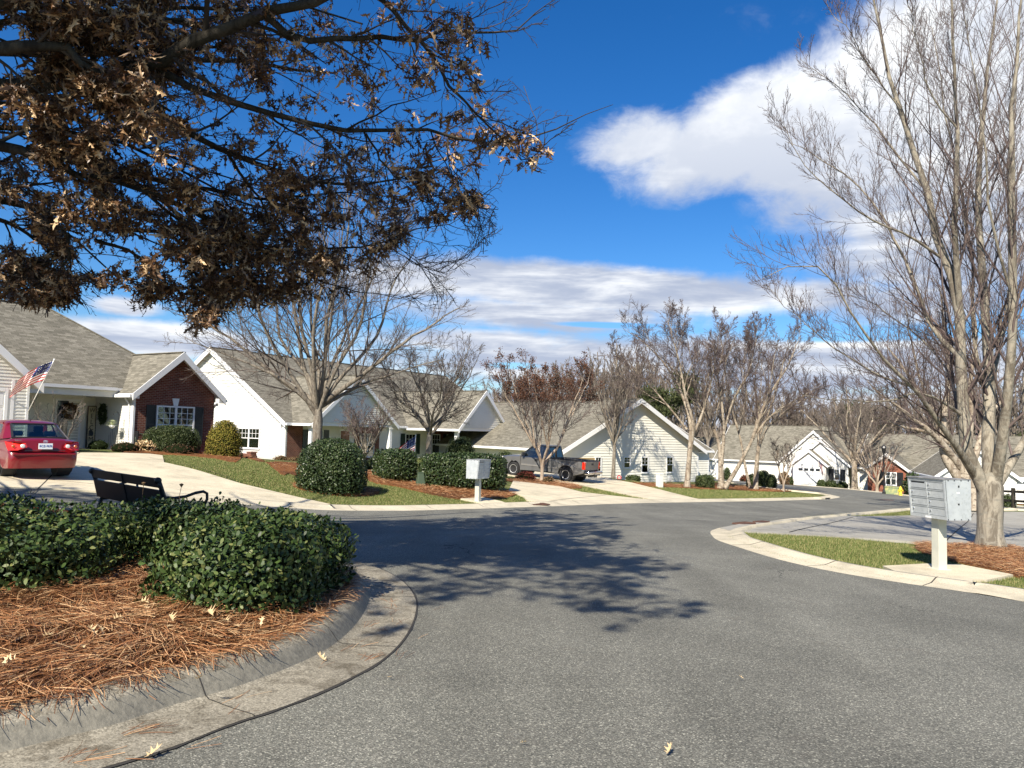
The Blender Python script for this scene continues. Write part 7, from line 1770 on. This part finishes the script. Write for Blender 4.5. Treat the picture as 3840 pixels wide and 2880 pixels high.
# boughs above and around the frame
g_ = random.Random(5)
for i in range(18):
    a = g_.uniform(-1.3, 3.6); s = g_.uniform(4.0, 8.2); z0 = g_.uniform(3.2, 8.0); hz2 = z0+g_.uniform(.5, 2.6)
    ex, ey = math.cos(a)*s, math.sin(a)*s
    OLw.append([(.15, .1, z0, .10), (ex*.35, ey*.35, z0+.8, .07), (ex*.7, ey*.7, hz2, .04), (ex, ey, hz2+.1, .01)])
for i in range(30):      # high boughs that carry the shadow on the road
    ex = g_.uniform(4.6, 7.9); ey = g_.uniform(-2.5, 6.5); z1 = g_.uniform(6.0, 9.2)
    if i < 15: ex = g_.uniform(4.9, 7.7); ey = g_.uniform(-8.2, -1.0); z1 = g_.uniform(6.6, 8.2)
    OLw.append([(.2, .15, 5.2, .12), (ex*.4, ey*.4, z1-.6, .08), (ex*.75, ey*.8, z1, .045), (ex, ey, z1+.1, .012)])
for i in range(9):       # boughs over the back of the hedges
    ex = g_.uniform(1.6, 5.4); ey = g_.uniform(-5.4, -3.0); z1 = g_.uniform(5.4, 7.0)
    OLw.append([(.15, 0, 4.2, .10), (ex*.35, ey*.35, z1-.6, .07), (ex*.7, ey*.7, z1, .04), (ex, ey, z1+.1, .01)])
OUT = [(-200, -100), (1750, -100), (1850, 60), (1800, 200), (1790, 330), (1830, 430), (1990, 500), (2060, 560), (1960, 620), (1850, 590), (1740, 640), (1830, 790), (1700, 800), (1560, 830), (1420, 1000), (1250, 1110), (1060, 1120), (980, 1150), (860, 1130), (760, 1240), (690, 1190), (640, 1100), (520, 1150), (440, 1100), (300, 1060), (240, 1130), (90, 1130), (-200, 1090)]
TWG = [(-200, -100), (2200, -100), (2200, 60), (2000, 330), (2250, 480), (2080, 660), (1900, 640), (1900, 860), (1800, 1010), (1850, 1150), (1300, 1200), (1000, 1180), (760, 1290), (640, 1200), (-200, 1190)]
def proj_arr(Pw):
    d = Pw-np.array(EYE); f = d@np.array(FW); f_ = np.where(f < .05, 1, f); x = 1920+FPX*(d@np.array(RT))/f_; y = 1440-FPX*(d@np.array(UP))/f_; return x, y, f
def keep_twig(C):
    e = C[:, -1]; x, y, f = proj_arr(e); infr = (f > .05) & (x > -250) & (x < 4100) & (y > -120) & (y < 3100)
    return (~infr | inpoly(x, y, TWG)) & ~((e[:, 1] < 1.6) & (e[:, 0] < -4.6)) & ~((e[:, 1] > 7.5) & (e[:, 2] > 5.4) & (e[:, 0] < -5)) & (e[:, 1] > -1.4) & ~((e[:, 1] < 3) & (e[:, 2] < 5.2)) & ((e[:, 0] < -1.7) | (e[:, 2] < 5.2)) & ~((f > .05) & (x > 1300) & (y > -700) & (y < -120) & (x > 1900))
OAKB = [(0, .02), (.25, .06), (.32, .24), (.42, .10), (.60, .36), (.66, .12), (.86, .20), (1.0, .0), (.80, -.10), (.70, -.30), (.55, -.10), (.45, -.12), (.30, -.34), (.25, -.06), (0, -.02)]
def oakleaves(t, allc, rg):
    seeds = []
    C3 = allc[2][0]; seeds.append(C3[:, -1]); seeds.append(C3[:, 2])
    C2 = allc[1][0]; seeds.append(C2[:, 3]); seeds.append(C2[:, -1])
    e = np.concatenate(seeds); w = e+np.array(ol); x, y, f = proj_arr(w)
    infr = (f > .05) & (x > -150) & (x < 4000) & (y > -100) & (y < 3000); k = ~infr | inpoly(x, y, OUT)
    pr = np.ones(len(e)); pr[infr & (x < 700) & (y < 680)] = 1.7; pr[infr & (x > 450) & (x < 1100) & (y > 600)] = .95; pr[infr & (x > 1000)] = .55; pr[infr & (x > 1250)] = .34; pr[infr & (x > 1500)] = .22
    for cx, cy, rx, ry, p_ in ((800, 350, 190, 120, .12), (1200, 330, 150, 120, .4), (70, 770, 70, 45, .05), (480, 930, 55, 70, .05), (310, 960, 45, 60, .1), (560, 880, 70, 60, .35), (180, 200, 60, 40, .5), (1500, 250, 150, 60, .35), (760, 530, 120, 40, .45), (1080, 560, 130, 60, .35), (250, 680, 120, 50, .4), (640, 1010, 60, 60, .3), (420, 250, 90, 30, .4)):
        ins = infr & (((x-cx)/rx)**2+((y-cy)/ry)**2 < 1); pr[ins] = np.minimum(pr[ins], p_)
    pr[~infr] *= .8
    k &= rg.uniform(0, 1, len(e)) < pr*np.where(infr, .43, 1.6)
    e = e[k]; m_ = 7; n = len(e)*m_; print('oak clusters', len(e))
    base = np.repeat(e, m_, 0); off = rg.normal(0, 1, (n, 3)); off /= np.linalg.norm(off, axis=1, keepdims=True); off[:, 2] = off[:, 2]*.7-.25
    pos = base+off*rg.uniform(.0, .05, (n, 1)); nr = rg.normal(0, 1, (n, 3)); tang = off+np.array([0, 0, -.55])+rg.normal(0, .35, (n, 3))
    s3 = rg.integers(0, 3, n)
    for k3, (tp, sz_, cu_, wd_) in enumerate(((OAK, .088, .9, .95), (OAKB, .080, 1.6, .8), (OAK, .096, 1.4, .55))):
        m3 = s3 == k3; leaf_mesh('leaves', pos[m3], nr[m3], sz_, tp, M['oakleaf'], t, cu_, tang[m3], wid=wd_)
tree('oak_tree', 'oak with brown winter leaves hanging over the hedge at upper left', ol, [trunk_top], OLw,
     [dict(k=15, lenf=.26, ang_=.8, up=-.02, rmin=.005, n=7, tmin=.2, wob=.13, rf=.5, lmin=.5, keep=keep_twig), dict(k=6, lenf=.5, ang_=.75, up=0, rmin=.003, n=5, tmin=.15, wob=.2, keep=keep_twig),
      dict(k=3, lenf=.5, ang_=.8, up=0, rmin=.0024, n=4, tmin=.2, wob=.25, keep=keep_twig)], M['oakbark'], M['oaktwig'] if 'oaktwig' in M else M['oakbark'], 77, leaves=oakleaves, sides=(16, 9))

# ------------------------------------------------------------------ the woods behind
def far_proto(kind, seed, label):
    g_ = random.Random(seed)
    if kind == 'bare':
        tr, lb = vase(16, 5.5, .26, 8, 4.2, seed, curve=.8, r_l=.45); tr[0] += [(0, 0, 9, .13), (.2, 0, 13, .05)]
        return tree('bare_tree', label, (0, 0, 0), tr, lb, [dict(k=8, lenf=.36, ang_=.6, up=.4, rmin=.05, n=5, tmin=.2, wob=.1, curveup=.08), dict(k=7, lenf=.45, ang_=.6, up=.25, rmin=.03, n=4, tmin=.15, wob=.14), dict(k=4, lenf=.5, ang_=.6, up=.2, rmin=.021, n=3, tmin=.2, wob=.15)], M['fartrunk'], M['fartwig'], seed, 'bare trees of the woods behind the houses', sides=(7, 5))
    tr = [[(0, 0, 0, .28), (.2, 0, 8, .2), (.1, 0, 15, .08)]]
    t = thing('pine_tree', label, 'tree'); raw('trunk', *tubes(*limb_arrays(tr, 10), 8), M['fartrunk'], t, True, uv=False)
    pos = []; rg = np.random.default_rng(seed)
    for i in range(15):
        z = g_.uniform(11.2, 15.8); a = g_.uniform(0, 6.28); r = g_.uniform(0, 3.6)*(1-(z-11)/9); c = np.array([math.cos(a)*r, math.sin(a)*r, z]); pos.append(c+rg.normal(0, 1, (210, 3))*np.array([.85, .85, .4]))
    pos = np.concatenate(pos); leaf_mesh('foliage', pos, rg.normal(0, 1, pos.shape), .5, SMALL, M['pine'], t, .2, rg.normal(0, 1, pos.shape)+np.array([0, 0, 1])); return t
LBL = 'bare brown tree of the woods behind the houses'
protos = [far_proto('bare', 100+i, LBL) for i in range(4)]
used = set()
def plant(p, x, y, h, wd=1.0, label=None, group=None, name=None):
    z = H(min(max(x, -240), 300), min(y, 300)); s = h/16.5
    if id(p) in used: o = dup(p)
    else: o = p; used.add(id(p))
    o.location = (x, y, z-.2); o.rotation_euler = (0, 0, rnd.uniform(0, 6.28)); o.scale = (s*wd, s*wd, s)
    if label: o['label'] = label
    if group: o['group'] = group
    return o
def woods_at(px, ytop, Yd, w=1.0):
    b = pxY(px, 1620, Yd); z = H(b.x, min(b.y, 300)); h = pxY(px, ytop, Yd).z-z+.2
    plant(rnd.choice(protos), b.x, b.y, h, w)
# skyline crowns, left to right (picture column, top row, distance)
sk = [(1800, 1420, 150), (1845, 1405, 160), (1890, 1390, 150), (1935, 1340, 130), (1985, 1335, 125), (2030, 1318, 128), (2085, 1340, 135), (2130, 1330, 125), (2175, 1300, 120), (2220, 1296, 122), (2265, 1290, 118), (2320, 1268, 115), (2370, 1275, 125), (2420, 1290, 128), (2480, 1300, 130), (2540, 1330, 120), (2600, 1350, 125), (2660, 1360, 120),
      (2720, 1365, 125), (2780, 1380, 130), (2840, 1400, 120), (2900, 1420, 125), (2960, 1440, 130), (3020, 1450, 130), (3090, 1450, 125), (3150, 1455, 120), (3220, 1420, 118), (3290, 1430, 125), (3360, 1400, 120), (3420, 1380, 115), (3480, 1400, 120), (3540, 1380, 110), (3610, 1360, 115), (3680, 1350, 110), (3740, 1340, 105), (3800, 1330, 100), (3870, 1330, 100), (3950, 1340, 100)]
for px_, yt, Yd in sk: woods_at(px_+rnd.uniform(-12, 12), yt+rnd.uniform(-14, 14), Yd, rnd.uniform(.8, 1.1))
for px_ in range(1760, 4000, 62): woods_at(px_+rnd.uniform(-20, 20), 1500+rnd.uniform(-50, 50), rnd.uniform(140, 185), rnd.uniform(.9, 1.3))
for px_ in range(-300, 1750, 150): woods_at(px_, 1480+rnd.uniform(-30, 30)-(60 if px_ < 900 else 0), rnd.uniform(120, 170), 1)
for px_, yt, Yd in ((1360, 1380, 110), (1450, 1400, 115), (1520, 1410, 112)): woods_at(px_, yt, Yd)
# a grove directly behind the brick gable and right of it
pine = far_proto('pine', 200, 'dark pine showing between the birches above the cream gable')
PL = [(2560, 1372, 105, 'dark pine showing between the birches above the cream gable'), (2420, 1430, 112, 'pine behind the slim upright tree, left of the birch pine'), (2480, 1440, 118, 'pine between the slim tree and the tallest birch pine'), (3180, 1492, 150, 'left of the pines on the wooded slope above the lamp post'), (3250, 1500, 155, 'middle pine on the wooded slope above the lamp post'), (3340, 1515, 150, 'right of the pines on the wooded slope above the lamp post'),
      (2970, 1580, 165, 'low pine above the white garage roof'), (1640, 1405, 110, 'dark pine crown behind the small spreading tree'), (3860, 1600, 90, 'pine at the right edge behind the white gable house')]
for px_, yt, Yd, lb_ in PL:
    b = pxY(px_, 1620, Yd); z = H(b.x, b.y); plant(pine, b.x, b.y, pxY(px_, yt, Yd).z-z+.2, .75, lb_, 'pines among the bare woods')
# far wood: nobody could count it
rg = np.random.default_rng(9)
def thicket(n, az0, az1, d0, d1, top, seed, hh, w):
    a = rg.uniform(az0, az1, n); d = rg.uniform(d0, d1, n); x = np.sin(a)*d; y = np.cos(a)*d; zb = HH(x, y)
    lift = rg.uniform(0, 1, n)**.8*top; z = zb+lift*(.75+.25*np.sin(a*31)*np.cos(a*17)); L = hh*rg.uniform(.5, 1.3, n)
    dirv = np.stack([rg.normal(0, .32, n), rg.normal(0, .32, n), np.ones(n)], 1); dirv /= np.linalg.norm(dirv, axis=1, keepdims=True)
    s = np.stack([np.cos(a), -np.sin(a), np.zeros(n)], 1)*(w*rg.uniform(.5, 1.4, n))[:, None]/2; b = np.stack([x, y, z], 1)
    V = np.stack([b-s, b+s, b+dirv*L[:, None]+s*.2, b+dirv*L[:, None]-s*.2], 1).reshape(-1, 3); return V, np.arange(4*n).reshape(-1, 4)
parts = [thicket(46000, R(-4), R(52), 165, 240, 7.0, 1, 3.2, .17), thicket(16000, R(-4), R(52), 240, 330, 12.0, 1, 4.5, .3), thicket(9000, R(-60), R(-4), 140, 230, 4, 2, 3, .2)]
o = raw('woods', *merge(parts), M['fartwig'], uv=False); o['kind'] = 'stuff'; put(o, 'brown mass of distant bare winter woods', 'woods')
